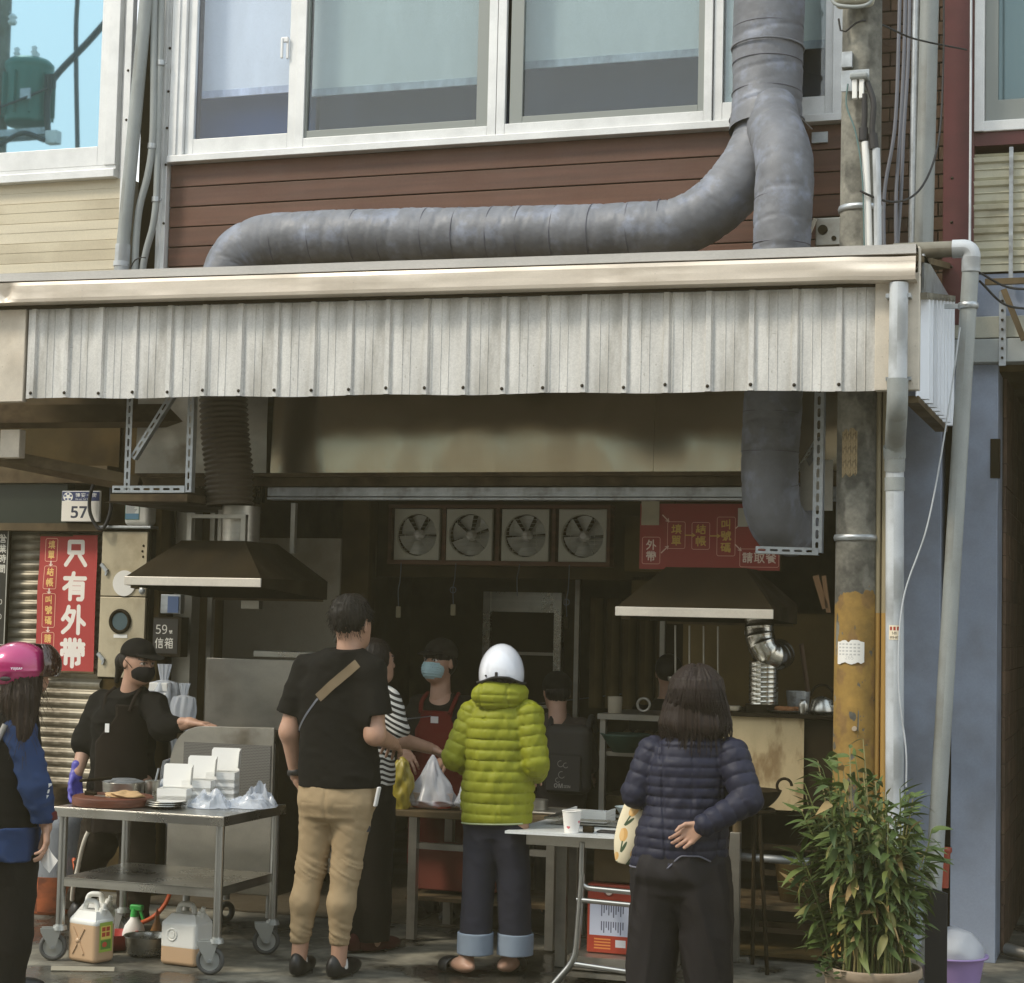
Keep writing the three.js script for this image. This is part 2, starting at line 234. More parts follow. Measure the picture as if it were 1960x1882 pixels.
  // back passage frame and fridge doors seen through the dark
  const df = part(shop, 'back_door', merge(bb(-1.32, -1.27, 0.4, 1.83, -3.42, -3.36), bb(-0.83, -0.78, 0.4, 1.83, -3.42, -3.36), bb(-1.32, -0.78, 1.70, 1.83, -3.43, -3.37)), M.stainless, 'polished steel door frame'); 
  part(df, 'door_glass', bb(-1.27, -0.83, 0.4, 1.7, -3.41, -3.39), M.black);
  pieces(df, 'door_bar', [bb(-1.27, -0.83, 1.42, 1.44, -3.39, -3.375), bb(-1.27, -0.83, 1.08, 1.10, -3.39, -3.375)], M.stainDull);
}
// roller shutter box over the opening: wavy steel panel, slot and rail
const rollBox = thing('shutter_box', 'long wavy stainless steel panel above the open kitchen front', 'shutter box');
{
  const wav = (x, y) => 0.017 * (n3(x * 2.1 + 9, y * 2.2, 2) - 0.5) + 0.010 * (n3(x * 4.7, y * 4.1 + 4, 5) - 0.5) + 0.0022 * (n3(x * 11, y * 5, 7) - 0.5);
  part(rollBox, 'panel', surf(260, 60, (u, v) => { const x = mix(-1.785, 0.4 - 0.0, u), y = mix(2.43, 2.96, v); return [x, y, -1.1 + wav(x, y) + 0.012 - 0.014 * v * v]; }, 2.2, 0.53), M.mirrorSteel);
  part(rollBox, 'panel', surf(140, 60, (u, v) => { const x = mix(0.4, 1.52, u), y = mix(2.43, 2.96, v); return [x, y, -1.104 + wav(x, y) + 0.012 - 0.014 * v * v]; }, 1.1, 0.53), M.mirrorSteel);
  part(rollBox, 'panel', surf(60, 60, (u, v) => { const x = mix(-2.62, -1.8, u), y = mix(2.43, 2.96, v); return [x, y, -1.06 + wav(x + 3, y)]; }, 0.8, 0.53), M.stainDull, 'dull brown steel panel end');
  part(rollBox, 'lip', merge(bb(-2.62, 1.52, 2.408, 2.43, -1.1, -1.065, 0.003), bb(-2.62, 1.52, 2.36, 2.408, -1.28, -1.12)), M.steelDark);
  part(rollBox, 'rail', merge(bb(-1.8, 1.52, 2.300, 2.352, -1.16, -1.09, 0.004), bb(-1.8, 1.52, 2.282, 2.297, -1.16, -1.083, 0.003)), M.galv, 'pale aluminium guide rail');
  part(rollBox, 'roof_board', bb(-2.62, 1.52, 2.96, 2.99, -1.3, -1.06), M.oliveDark);
}
// ---------- awning ----------
const awning = thing('awning', 'pale corrugated metal awning fascia with cream box gutter across the shop front', 'awning');
{
  const slope = (x) => -0.0072 * (x + 2.67), P = 0.1973, x0 = -2.66;
  const prof = []; const nr = 22;
  for (let k = 0; k < nr; k++) { const c = k * P + 0.04; prof.push([c - 0.018, 0], [c - 0.012, 0.016], [c + 0.012, 0.016], [c + 0.018, 0]); if (k % 3 === 2) prof.push([c + 0.026, 0.003], [c + 0.03, 0.01], [c + 0.036, 0.003]); prof.push([c + 0.072, 0], [c + 0.076, 0.004], [c + 0.08, 0], [c + 0.112, 0], [c + 0.116, 0.004], [c + 0.12, 0]); }
  for (let s = 0; s < 8; s++) { // eight lapped sheets
    const lo = s * 3 * P + 0.06 - (s ? 0 : 0.06), hi = Math.min((s + 1) * 3 * P + 0.062, nr * P + 0.03); const q = [[lo, 0], ...prof.filter(([a]) => a > lo && a < hi), [hi, 0]];
    const g = sheet(q, [x0, 2.73, 0.0], [1, 0, 0], [0, 0, 1], [0, 0.52, 0]); const p = g.attributes.position; for (let i = 0; i < p.count; i++) { const x = p.getX(i); p.setY(i, p.getY(i) + slope(x) + (p.getY(i) < 2.8 ? 0.004 * Math.sin(x * 7) : 0)); p.setZ(i, p.getZ(i) + 0.002 * (s % 2)); } g.computeVertexNormals();
    part(awning, 'fascia_sheet', g, M.fascia);
  }
  for (let k = 0; k < nr; k++) { const c = x0 + k * P + 0.04; const g = at(new THREE.SphereGeometry(0.0085, 10, 6), c + (hash(k, 1, 1) - 0.5) * 0.006, 2.758 + slope(c) + (hash(k, 2, 1) - 0.5) * 0.012, 0.018); part(awning, 'screw', g, M.screw); }
  part(awning, 'end_panel', bb(-3.4, -2.672, 2.715, 3.26, -0.03, 0.012, 0.004), M.flashing, 'plain beige end panel');
  part(awning, 'corner_panel', merge(bb(1.683, 1.876, 2.695, 3.215, -0.03, 0.022, 0.004), bb(1.835, 1.876, 3.2, 3.33, -0.03, 0.02, 0.004)), M.flashing, 'beige corner flashing');
  // gutter: top lip, recessed groove and a flat front face, bent at both ends
  const gs = (x) => -0.0091 * (x + 2.77);
  const strip = (n, pr, f) => merge(...pr.slice(1).map((q, k) => surf(n, 4, (u, v) => { const x = mix(-3.4, 1.868, u), y = mix(pr[k][0], q[0], v), z = mix(pr[k][1], q[1], v), [dy, dz] = f ? f(x, y) : [0, 0]; return [x, y + gs(x) + dy, z + dz]; }, 5.3, 0.1)));
  part(awning, 'gutter_lip', strip(80, [[3.367, 0.02], [3.368, 0.1], [3.327, 0.1], [3.327, 0.07]], (x) => [0.002 * (n3(x * 3, 1, 1) - 0.5), 0.003 * (n3(x * 4, 2, 1) - 0.5)]), M.gutterLip ??= worn([196, 192, 186], { amp: 0.08, sx: 3, sy: 4, tile: 1.2, rough: 0.42, metal: 0.4, stain: 0.2, seed: 12, size: 256 }), 'silver gutter lip');
  const dent = (x, y) => { const dl = Math.exp(-(((x + 2.74) / 0.05) ** 2)), dr = sstep(1.3, 1.868, x), mid = Math.sin(clamp((y - 3.214) / 0.105) * Math.PI); return [0.02 * dl * Math.sin(x * 60) * mid + 0.012 * dr * (n3(x * 9, 4, 4) - 0.5), mid * (-0.03 * dl + 0.012 * (n3(x * 6, y * 20, 3) - 0.5) * (0.3 + 2.4 * dr) + 0.006 * (n3(x * 1.6, y * 4, 8) - 0.5))]; };
  part(awning, 'gutter_face', strip(340, [[3.316, 0.085], [3.318, 0.108], [3.3, 0.112], [3.265, 0.112], [3.232, 0.112], [3.216, 0.108], [3.214, 0.02]], dent), M.gutter);
  part(awning, 'gutter_back', hexa([[-3.4, 3.2, 0.02], [1.868, 3.158, 0.02], [1.868, 3.158, 0.0], [-3.4, 3.2, 0.0]], [[-3.4, 3.37, 0.02], [1.868, 3.324, 0.02], [1.868, 3.324, 0.0], [-3.4, 3.37, 0.0]]), M.dark);
  part(awning, 'roof_sheet', hexa([[-3.4, 3.3, 0.05], [1.87, 3.26, 0.05], [1.87, 3.5, -1.45], [-3.4, 3.52, -1.45]], [[-3.4, 3.33, 0.05], [1.87, 3.29, 0.05], [1.87, 3.53, -1.45], [-3.4, 3.55, -1.45]]), M.steelDark);
  for (const [a, b, w, d] of [[[-3.3, 2.82, -0.05], [1.86, 2.79, -0.05], 0.05, 0.05], [[-3.4, 3.2, -0.7], [1.85, 3.2, -0.7], 0.05, 0.1], [[-3.4, 2.86, -0.2], [-2.3, 2.98, -1.3], 0.1, 0.06], [[-3.5, 2.70, -0.5], [-2.0, 2.78, -1.3], 0.12, 0.06], [[-3.5, 2.84, -0.9], [-2.4, 2.86, -1.3], 0.09, 0.05], [[-3.6, 2.56, -0.2], [-2.32, 2.33, -0.6], 0.06, 0.11]]) part(awning, 'beam', bar(a, b, w, d), M.steelDark);
  part(awning, 'bracket_plate', bb(-2.98, -2.86, 2.45, 2.6, -0.32, -0.26, 0.004), M.flashing);
  // corrugated side at the right end
  const sp = []; for (let k = 0; k < 8; k++) { const c = k * 0.16; sp.push([c, 0], [c + 0.10, 0.0], [c + 0.115, 0.045], [c + 0.145, 0.045], [c + 0.158, 0]); }
  const side = sheet(sp, [1.86, 2.67, 0.0], [0, 0, -1], [1, 0, 0], [0, 0.44, 0]); { const p = side.attributes.position; for (let i = 0; i < p.count; i++) p.setY(i, p.getY(i) + (p.getY(i) > 3 ? -p.getZ(i) * 0.16 : 0)); side.computeVertexNormals(); }
  part(awning, 'side_sheet', side, mat([238, 241, 246], 0.5), 'white ribbed side sheet');
  part(awning, 'side_flashing', bar([1.885, 3.115, -0.01], [1.885, 3.32, -1.3], 0.04, 0.03), M.concrete);
  part(awning, 'side_angle', bar([1.84, 2.66, -0.03], [1.84, 2.66, -1.3], 0.06, 0.03), M.steelDark);
  part(awning, 'side_board', bb(1.86, 1.87, 3.1, 3.34, -1.3, -0.2), M.galv);
}
// ---------- tan neighbour on the left ----------
const left = thing('tan_building', 'neighbouring building with tan plank wall, big mirrored window and roller shutter', 'building');
{
  const w = part(left, 'plank_wall', bb(-7, -2.985, 3.0, 4.25, -1.65, -1.43), M.tan[1]);
  for (let k = 0; k < 9; k++) { const y = 4.225 - k * 0.1225; part(w, 'plank', boxUV(merge(bb(-7, -2.975, y - 0.1205, y - 0.055, -1.43, -1.4, 0.003), bb(-7, -2.975, y - 0.056, y, -1.43, -1.398, 0.002)), 1, k * 0.3, k * 0.17), M.tan[k % 2]); }
  const win = part(left, 'window', merge(bb(-7, -3.0, 4.225, 4.275, -1.42, -1.34, 0.004), bb(-7, -3.0, 4.275, 4.3, -1.42, -1.36), bb(-3.075, -3.0, 4.3, 6.2, -1.42, -1.35, 0.004), bb(-7, -3.0, 6.1, 6.2, -1.42, -1.35)), M.frame);
  part(win, 'sash', merge(bb(-3.13, -3.078, 4.303, 6.1, -1.41, -1.365, 0.003), bb(-7, -3.13, 4.303, 4.42, -1.41, -1.365, 0.003)), M.frame);
  part(win, 'pane', bb(-7, -3.13, 4.42, 6.1, -1.395, -1.39), M.glassMirror, 'mirrored pane reflecting the sky');
  part(left, 'side_trim', merge(bb(-2.972, -2.925, 3.2, 6.3, -1.42, -1.37, 0.004), bb(-2.998, -2.975, 4.22, 6.3, -1.43, -1.4)), M.frame);
  for (const y of [4.87, 4.57]) part(left, 'screw', at(new THREE.SphereGeometry(0.008, 8, 6), -2.945, y, -1.37), M.screw);
  part(left, 'wall', bb(-7, -2.985, 2.42, 3.05, -1.7, -1.5), M.oliveDark);
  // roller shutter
  const sh = part(left, 'roller_shutter', bb(-7, -3.05, 0, 2.16, -1.6, -1.55), M.oliveDark);
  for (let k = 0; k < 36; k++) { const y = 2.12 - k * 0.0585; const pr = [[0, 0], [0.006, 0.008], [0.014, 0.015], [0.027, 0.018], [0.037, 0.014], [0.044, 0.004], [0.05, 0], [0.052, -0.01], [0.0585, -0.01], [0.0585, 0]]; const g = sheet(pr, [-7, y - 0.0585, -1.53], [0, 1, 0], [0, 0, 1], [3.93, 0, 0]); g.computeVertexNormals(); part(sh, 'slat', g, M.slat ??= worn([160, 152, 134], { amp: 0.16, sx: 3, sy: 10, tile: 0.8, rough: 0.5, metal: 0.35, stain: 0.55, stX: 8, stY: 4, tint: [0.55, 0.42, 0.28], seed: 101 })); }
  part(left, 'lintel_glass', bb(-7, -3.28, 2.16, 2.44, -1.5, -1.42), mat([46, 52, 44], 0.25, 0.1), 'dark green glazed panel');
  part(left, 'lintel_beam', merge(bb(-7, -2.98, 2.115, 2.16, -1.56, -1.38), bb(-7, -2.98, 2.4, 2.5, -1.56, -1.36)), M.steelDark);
  part(left, 'back_wall', bb(-3.4, -2.6, 2.08, 3.0, -1.66, -1.57), M.oliveDark);
  part(left, 'pillar', bb(-3.05, -2.64, 0, 2.9, -1.62, -1.52), M.oliveDark);
  part(left, 'shutter_lock', at(lathe([[0, 0.012], [0.012, 0.012], [0.014, 0.004], [0.018, 0]], 16).rotateX(Math.PI / 2), -3.06, 0.97, -1.5), M.galv);
}
// ---------- right neighbour ----------
const right = thing('red_building', 'neighbouring building with red column, grey plastered pillar and horizontal ribbed panel', 'building');
{
  part(right, 'red_column', merge(bb(1.83, 1.985, 3.2, 6.3, -1.6, -1.38, 0.004), bb(1.83, 3.6, 4.12, 4.2, -1.55, -1.385)), M.red);
  const win = part(right, 'window', merge(bb(1.985, 2.035, 4.19, 6.2, -1.46, -1.36, 0.004), bb(1.985, 3.6, 4.19, 4.245, -1.462, -1.37, 0.004)), M.frame);
  part(win, 'inner_frame', merge(bb(2.037, 2.1, 4.25, 6.1, -1.45, -1.41), bb(2.1, 3.6, 4.25, 4.36, -1.45, -1.41)), M.frameGrey);
  part(win, 'pane', bb(2.1, 3.6, 4.36, 6.1, -1.44, -1.435), mat([92, 112, 116], 0.04, 0.5));
  const pr = []; for (let k = 0; k < 5; k++) { const c = k * 0.122; pr.push([c, 0], [c + 0.035, 0], [c + 0.04, 0.006], [c + 0.045, 0], [c + 0.07, 0], [c + 0.078, 0.016], [c + 0.1, 0.02], [c + 0.108, -0.01], [c + 0.122, 0]); }
  part(right, 'ribbed_panel', sheet(pr, [1.86, 3.47, -1.4], [0, 1, 0], [0, 0, 1], [1.8, 0, 0]), worn([186, 182, 160], { amp: 0.1, sx: 3, sy: 5, tile: 0.9, rough: 0.5, stain: 0.3, seed: 111 }));
  for (const y of [3.96, 3.73, 3.5]) part(right, 'screw', at(new THREE.SphereGeometry(0.008, 8, 6), 1.875, y, -1.38), M.screw);
  part(right, 'beam', bb(1.9, 3.6, 3.02, 3.46, -1.5, -1.41), M.blueWall);
  part(right, 'beam', bb(1.88, 3.6, 3.0, 3.12, -1.47, -1.35, 0.006), M.pvc);
  part(right, 'beam', bb(1.88, 3.6, 3.13, 3.24, -1.46, -1.385, 0.004), worn([178, 176, 160], { amp: 0.1, tile: 0.8, rough: 0.6, stain: 0.3, seed: 113, size: 256 }));
  part(right, 'slotted_strip', merge(bb(2.115, 2.15, 2.98, 3.36, -1.355, -1.34, 0.002), bb(2.16, 2.18, 3.38, 4.1, -1.38, -1.36)), M.galv);
  for (let k = 0; k < 7; k++) part(right, 'bolt', at(new THREE.CylinderGeometry(0.007, 0.007, 0.008, 8).rotateX(Math.PI / 2), 2.132, 3.02 + k * 0.048, -1.337), M.screw);
  part(right, 'brace', merge(bar([2.14, 3.36, -1.3], [2.24, 3.1, -1.3], 0.03, 0.02), bar([2.05, 3.4, -1.3], [2.6, 3.4, -1.3], 0.03, 0.03)), M.steelDark);
  part(right, 'plaster_pillar', bb(1.885, 2.107, 0, 3.0, -1.75, -1.43, 0.004), M.blueWall, 'blue grey plastered pillar');
  part(right, 'plaster_wall', bb(1.62, 1.83, 0, 3.0, -1.75, -1.4, 0.004), M.blueWall);
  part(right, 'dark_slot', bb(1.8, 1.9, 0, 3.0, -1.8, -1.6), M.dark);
  // brick side wall of the dark passage, bricks laid one by one
  const bw = part(right, 'brick_wall', bb(2.0, 2.112, 0, 3.0, -6, -1.76), M.mortar);
  for (let j = 0; j < 25; j++) { const h = 0.118, y = j * 0.12 + 0.003; for (let k = 0; k < 5; k++) { const L = 0.62, z1 = -1.77 - k * (L + 0.012) - (j % 2) * 0.3, zz = Math.min(-1.765, z1); if (j % 2 && k === 0) part(bw, 'brick', bb(2.108, 2.124 + 0.004 * hash(j, 91, 2), y, y + h, -2.06, -1.765, 0.003), M.brickDark[j % 3]); part(bw, 'brick', bb(2.108, 2.124 + 0.004 * hash(j, k, 2), y, y + h, zz - L, zz, 0.003), M.brickDark[Math.floor(hash(j, k, 3) * 3)]); } }
  part(right, 'passage_wall', bb(3.4, 3.5, 0, 3.1, -6, -1.3), M.oliveDark); part(right, 'passage_end', bb(2.1, 3.5, 0, 3.1, -6.1, -6), M.oliveDark); part(right, 'passage_ceiling', bb(2.1, 3.5, 2.97, 3.05, -6, -1.5), M.oliveDark);
  part(right, 'hinge', merge(bb(2.07, 2.118, 2.42, 2.62, -1.46, -1.425, 0.003)), M.black);
  part(right, 'back_wall', bb(1.42, 3.6, 3.0, 6.3, -2.2, -2.1), M.oliveDark);
}

// ---------- lettering drawn stroke by stroke (grid 0..100) ----------
const GLYPH = {
  只: '22 10 78 10 78 48 22 48 22 10|35 58 10 92|65 58 90 92',
  有: '8 22 92 22|44 4 40 22 26 44 6 58|32 40 32 96|32 40 84 40 84 90 80 96 66 96|32 57 84 57|32 73 84 73',
  外: '28 6 22 28 6 50|26 22 52 22 44 55 30 78 8 96|20 42 38 58|70 4 70 98|70 46 94 66',
  帶: '6 20 94 20|20 6 20 34|38 4 38 34 58 34 58 4|78 6 78 34 92 34|8 44 8 56|8 44 92 44 92 56|24 58 24 88|24 58 76 58 76 86 68 88|50 48 50 98',
  填: '6 36 36 36|21 12 21 80|4 84 38 74|44 18 94 18|69 6 69 18|52 28 52 74|52 28 86 28 86 74|52 43 86 43|52 58 86 58|40 74 98 74|58 82 46 96|78 82 92 96',
  單: '14 8 42 8 42 28 14 28 14 8|58 8 86 8 86 28 58 28 58 8|18 36 82 36 82 68 18 68 18 36|18 52 82 52|50 36 50 98|6 80 94 80',
  結: '26 4 12 24 30 26|30 26 8 52 38 48|24 50 24 74|10 60 6 78|32 60 38 76|46 22 96 22|70 4 70 42|50 42 92 42|52 56 90 56 90 90 52 90 52 56',
  帳: '6 26 6 74|6 26 38 26 38 70|22 6 22 98|52 8 52 54|52 8 92 8|52 24 86 24|52 39 86 39|44 54 98 54|56 54 56 92 74 82|68 54 96 94|92 62 78 72',
  叫: '10 22 10 76|10 22 38 22 38 70|10 70 38 70|56 14 56 66 86 56|84 4 84 98',
  號: '8 10 36 10 36 32 8 32 8 10|4 44 42 44|14 44 10 60 36 60 34 88 22 94|70 4 70 22|70 12 92 12|52 22 52 50 44 94|52 22 94 22 92 34|60 36 88 32|72 24 72 44 90 44|64 54 62 78 50 96|64 54 84 54 84 90 96 90 96 80',
  碼: '4 12 38 12|22 12 4 52|14 46 14 84|14 46 36 46 36 78 14 78|50 10 50 66|50 10 92 10|50 28 88 28|50 46 88 46|70 10 70 64|50 64 94 64 90 96 80 94|48 78 44 92|58 76 60 90|70 74 74 88|80 72 86 84',
  請: '10 10 34 10|4 24 40 24|10 38 34 38|10 52 34 52|10 66 34 66 34 90 10 90 10 66|48 14 94 14|71 4 71 44|52 28 90 28|44 43 98 43|54 54 54 98|54 54 88 54 88 94 80 96|54 68 88 68|54 80 88 80',
  取: '4 10 52 10|14 10 14 80|42 10 42 98|14 32 42 32|14 54 42 54|4 82 50 72|56 20 94 20 82 60 56 96|60 34 76 70 98 96',
  餐: '20 4 10 22|16 12 42 12 26 34 6 40|58 8 88 8 78 26 60 36|62 14 94 38|50 36 10 58|50 36 92 58|50 42 50 52|28 54 72 54 72 76 28 76 28 54|28 65 72 65|30 76 30 98 52 88|60 78 92 98|80 78 66 86',
  信: '28 4 6 46|20 30 20 98|64 4 64 14|38 20 96 20|46 36 90 36|46 50 90 50|48 66 88 66 88 94 48 94 48 66',
  箱: '24 2 8 22|20 10 44 10|30 12 36 22|66 2 54 20|62 10 94 10|76 12 84 22|4 42 46 42|26 28 26 98|26 48 6 74|28 50 46 66|54 32 90 32 90 94 54 94 54 32|54 52 90 52|54 72 90 72',
  德: '26 4 6 24|28 24 6 48|18 42 18 98|40 14 96 14|68 4 66 26|42 28 94 28 94 46 42 46 42 28|58 28 58 46|76 28 76 46|40 56 96 56|44 68 38 84|56 66 58 88 80 88 82 78|68 62 74 72|88 66 96 80',
  安: '50 2 50 12|8 14 8 30|8 14 92 14 92 28|4 52 96 52|42 28 26 68 84 96|74 52 56 80 14 96',
  一: '6 50 94 50',
  街: '22 4 6 22|24 22 6 44|16 38 16 98|32 20 62 20|47 6 47 42|30 42 64 42|32 62 62 62|47 50 47 84|30 88 66 82|72 16 94 16|68 38 98 38|84 38 84 94 76 96',
  營: '26 4 26 14|14 10 10 22|40 10 44 20|22 26 44 26|62 6 78 30|8 38 8 48|8 38 92 38 92 48|30 50 70 50 70 66 30 66 30 50|22 76 80 76 80 96 22 96 22 76',
  業: '38 4 38 26|62 4 62 26|20 10 28 24|80 10 72 24|8 28 92 28|30 32 36 42|70 32 64 42|14 46 86 46|22 58 78 58|6 72 94 72|50 46 50 98|44 74 8 94|56 74 92 94',
  時: '8 14 34 14 34 82 8 82 8 14|8 48 34 48|48 16 90 16|69 4 69 34|42 34 98 34|44 54 98 54|82 38 82 94 70 96|54 66 62 78',
  間: '10 8 10 98|10 8 42 8 42 38 10 38|10 22 42 22|58 8 90 8 90 96 82 96|58 8 58 38 90 38|58 22 90 22|34 50 66 50 66 86 34 86 34 50|34 68 66 68',
};
function glyph(g, ch, x, y, w, h, lw, color) {
  g.strokeStyle = color; g.lineWidth = lw; g.lineCap = 'round'; g.lineJoin = 'round';
  for (const line of GLYPH[ch].split('|')) { const q = line.split(' ').map(Number); g.beginPath(); for (let i = 0; i < q.length; i += 2) { const X = x + q[i] * w / 100, Y = y + q[i + 1] * h / 100; i ? g.lineTo(X, Y) : g.moveTo(X, Y); } g.stroke(); }
}
function rrect(g, x, y, w, h, r) { g.beginPath(); g.moveTo(x + r, y); g.arcTo(x + w, y, x + w, y + h, r); g.arcTo(x + w, y + h, x, y + h, r); g.arcTo(x, y + h, x, y, r); g.arcTo(x, y, x + w, y, r); g.closePath(); }
// a printed flat sheet facing +z, uv 0..1
function printed(w, h, x, y, z, bend = 0, nx = 24, ny = 24) { return surf(nx, ny, (u, v) => [x + (u - 0.5) * w, y + (v - 0.5) * h, z + (bend ? bend * (n3(u * 3 + x, v * 4 + y, z * 3) - 0.5) : 0)]); }
function grain(g, w, h, n, a) { const r = rngOf(w * 7 + h); for (let i = 0; i < n; i++) { g.fillStyle = `rgba(${r() < 0.5 ? '30,20,10' : '255,250,240'},${a * r()})`; g.fillRect(r() * w, r() * h, 1 + r() * 5, 1 + r() * 3); } }

// ---------- signs ----------
{
  const t = thing('banner_sign', 'tall red banner with big white lettering hanging on the roller shutter', 'sign');
  const tex = canvasTex(512, 1050, (g, w, h) => {
    g.fillStyle = '#b23a38'; g.fillRect(0, 0, w, h); grain(g, w, h, 2500, 0.06);
    [...'只有外帶'].forEach((c, i) => glyph(g, c, 215, 30 + i * 256, 215, 216, 34, '#f3ebe2'));
    const cols = [['填單', 26, 178], ['結帳', 240, 178], ['叫號碼', 454, 262], ['請取', 754, 190]];
    for (const [s, y, hh] of cols) { g.strokeStyle = '#f0c8a8'; g.lineWidth = 4; rrect(g, 50, y, 106, hh, 14); g.stroke(); [...s].forEach((c, i) => glyph(g, c, 74, y + 14 + i * 80, 58, 66, 8, '#f0c878')); if (y < 700) { g.strokeStyle = '#f3e6d6'; g.lineWidth = 11; g.beginPath(); g.moveTo(103, y + hh); g.lineTo(103, y + hh + 30); g.stroke(); g.lineWidth = 5; g.beginPath(); g.moveTo(88, y + hh + 22); g.lineTo(103, y + hh + 38); g.lineTo(118, y + hh + 22); g.stroke(); } }
  });
  part(t, 'banner', printed(0.395, 0.81, -3.285, 1.688, -1.462, 0.02, 30, 40), new THREE.MeshStandardMaterial({ map: tex, roughness: 0.65, side: THREE.DoubleSide }));
  pieces(t, 'hem_bar', [bb(-3.49, -3.08, 2.085, 2.1, -1.48, -1.465, 0.003), bb(-3.49, -3.08, 1.272, 1.286, -1.48, -1.465, 0.003)], M.steelDark);
}
{
  const t = thing('menu_board', 'black menu board with white lettering cut by the left edge', 'sign');
  const tex = canvasTex(256, 720, (g, w, h) => { g.fillStyle = '#26231c'; g.fillRect(0, 0, w, h); [...'營業時間'].forEach((c, i) => glyph(g, c, 190, 40 + i * 62, 52, 52, 6, '#d8d4c8')); g.fillStyle = '#d8d4c8'; g.font = '44px sans-serif'; g.fillText('10:30', 120, 470); g.fillText('14:00', 120, 560); g.strokeStyle = '#b8b4a8'; g.lineWidth = 6; g.strokeRect(4, 4, w - 8, h - 8); });
  part(t, 'board', bb(-3.95, -3.69, 1.42, 2.14, -1.48, -1.455, 0.004), M.black); part(t, 'print', printed(0.25, 0.71, -3.82, 1.78, -1.452, 0, 1, 1), new THREE.MeshStandardMaterial({ map: tex, roughness: 0.4 }));
}
{
  const t = thing('house_number', 'white and blue house number plate reading 57', 'plate');
  const tex = canvasTex(420, 340, (g, w, h) => { g.fillStyle = '#efe9de'; g.fillRect(0, 0, w, h); g.fillStyle = '#2b3763'; g.fillRect(0, 0, w, 108); g.fillStyle = '#f2efe6'; g.beginPath(); g.arc(66, 62, 54, 0, 7); g.fill(); g.fillStyle = '#5a6488'; for (const [x, y] of [[66, 26], [34, 48], [98, 48], [46, 88], [86, 88]]) g.fillRect(x - 13, y - 12, 26, 24); [...'德安一街'].forEach((c, i) => glyph(g, c, 150 + i * 62, 16, 50, 48, 5, '#f0eee6')); g.fillStyle = '#f0eee6'; g.font = '28px sans-serif'; g.fillText('De-an 1st St.', 150, 98); g.fillStyle = '#2d3346'; g.font = 'bold 190px sans-serif'; g.save(); g.scale(0.92, 1); g.fillText('57', 106, 305); g.restore(); grain(g, w, h, 500, 0.12); });
  part(t, 'plate', bb(-3.27, -3.01, 2.168, 2.35, -1.36, -1.345, 0.004), M.white); part(t, 'print', printed(0.252, 0.174, -3.14, 2.259, -1.343, 0, 1, 1), new THREE.MeshStandardMaterial({ map: tex, roughness: 0.4 }));
  single('looped_cable', 'black looped cable hanging beside the number plate', 'cable', tube([[-3.02, 2.42, -1.3], [-3.06, 2.3, -1.31], [-3.04, 2.2, -1.3], [-2.97, 2.12, -1.3], [-2.93, 2.2, -1.32], [-2.93, 2.42, -1.33]], 0.011, 40, 8), M.wire);
}
{
  const t = thing('order_sign', 'red ordering sign with yellow lettering boxes and arrows under the rail', 'sign');
  const tex = canvasTex(1024, 480, (g, w, h) => {
    g.fillStyle = '#a03a34'; g.fillRect(0, 0, w, h); grain(g, w, h, 2500, 0.05);
    const bx = (x, y, a, b) => { g.strokeStyle = '#e8b8a4'; g.lineWidth = 4; rrect(g, x, y, a, b, 14); g.stroke(); };
    bx(20, 246, 132, 196); [...'外帶'].forEach((c, i) => glyph(g, c, 48, 264 + i * 84, 76, 74, 9, '#ecd8c8'));
    bx(206, 132, 130, 196); [...'填單'].forEach((c, i) => glyph(g, c, 234, 148 + i * 84, 74, 72, 9, '#d8b45c'));
    bx(386, 136, 130, 196); [...'結帳'].forEach((c, i) => glyph(g, c, 414, 152 + i * 84, 74, 72, 9, '#d8b45c'));
    bx(570, 96, 132, 282); [...'叫號碼'].forEach((c, i) => glyph(g, c, 598, 112 + i * 84, 74, 72, 9, '#d8b45c'));
    bx(738, 326, 280, 130); [...'請取餐'].forEach((c, i) => glyph(g, c, 756 + i * 84, 350, 74, 76, 9, '#ecd8c8'));
    const ar = (x0, y0, x1, y1, c) => { g.strokeStyle = c; g.lineWidth = 9; g.setLineDash([9, 4]); g.beginPath(); g.moveTo(x0, y0); g.lineTo(x1, y1); g.stroke(); g.setLineDash([]); const a = Math.atan2(y1 - y0, x1 - x0); g.lineWidth = 6; g.beginPath(); g.moveTo(x1 - 22 * Math.cos(a - 0.6), y1 - 22 * Math.sin(a - 0.6)); g.lineTo(x1, y1); g.lineTo(x1 - 22 * Math.cos(a + 0.6), y1 - 22 * Math.sin(a + 0.6)); g.stroke(); };
    ar(168, 84, 214, 130, '#e8c8b8'); ar(162, 360, 212, 312, '#e8c8b8'); ar(338, 230, 408, 230, '#d8b45c'); ar(518, 234, 590, 234, '#d8b45c'); ar(706, 176, 760, 130, '#e8c8b8'); ar(704, 296, 746, 338, '#e8c8b8');
  });
  part(t, 'board', bb(0.198, 0.972, 1.94, 2.3, -1.64, -1.605, 0.004), M.steelDark); part(t, 'print', printed(0.77, 0.356, 0.585, 2.12, -1.602, 0, 1, 1), new THREE.MeshStandardMaterial({ map: tex, roughness: 0.5 }));
  const c = single('paper_sheet', 'creased pale paper taped over the red sign corner', 'paper', printed(0.1, 0.13, 0.26, 2.245, -1.59, 0.012, 8, 8), mat([186, 176, 150], 0.8, 0, { side: THREE.DoubleSide }));
  const l = single('paper_sheet', 'small white notice stuck on the red sign beside the fat duct', 'paper', printed(0.055, 0.1, 0.77, 2.225, -1.595, 0.004, 4, 4), mat([206, 200, 186], 0.8, 0, { side: THREE.DoubleSide }));
}
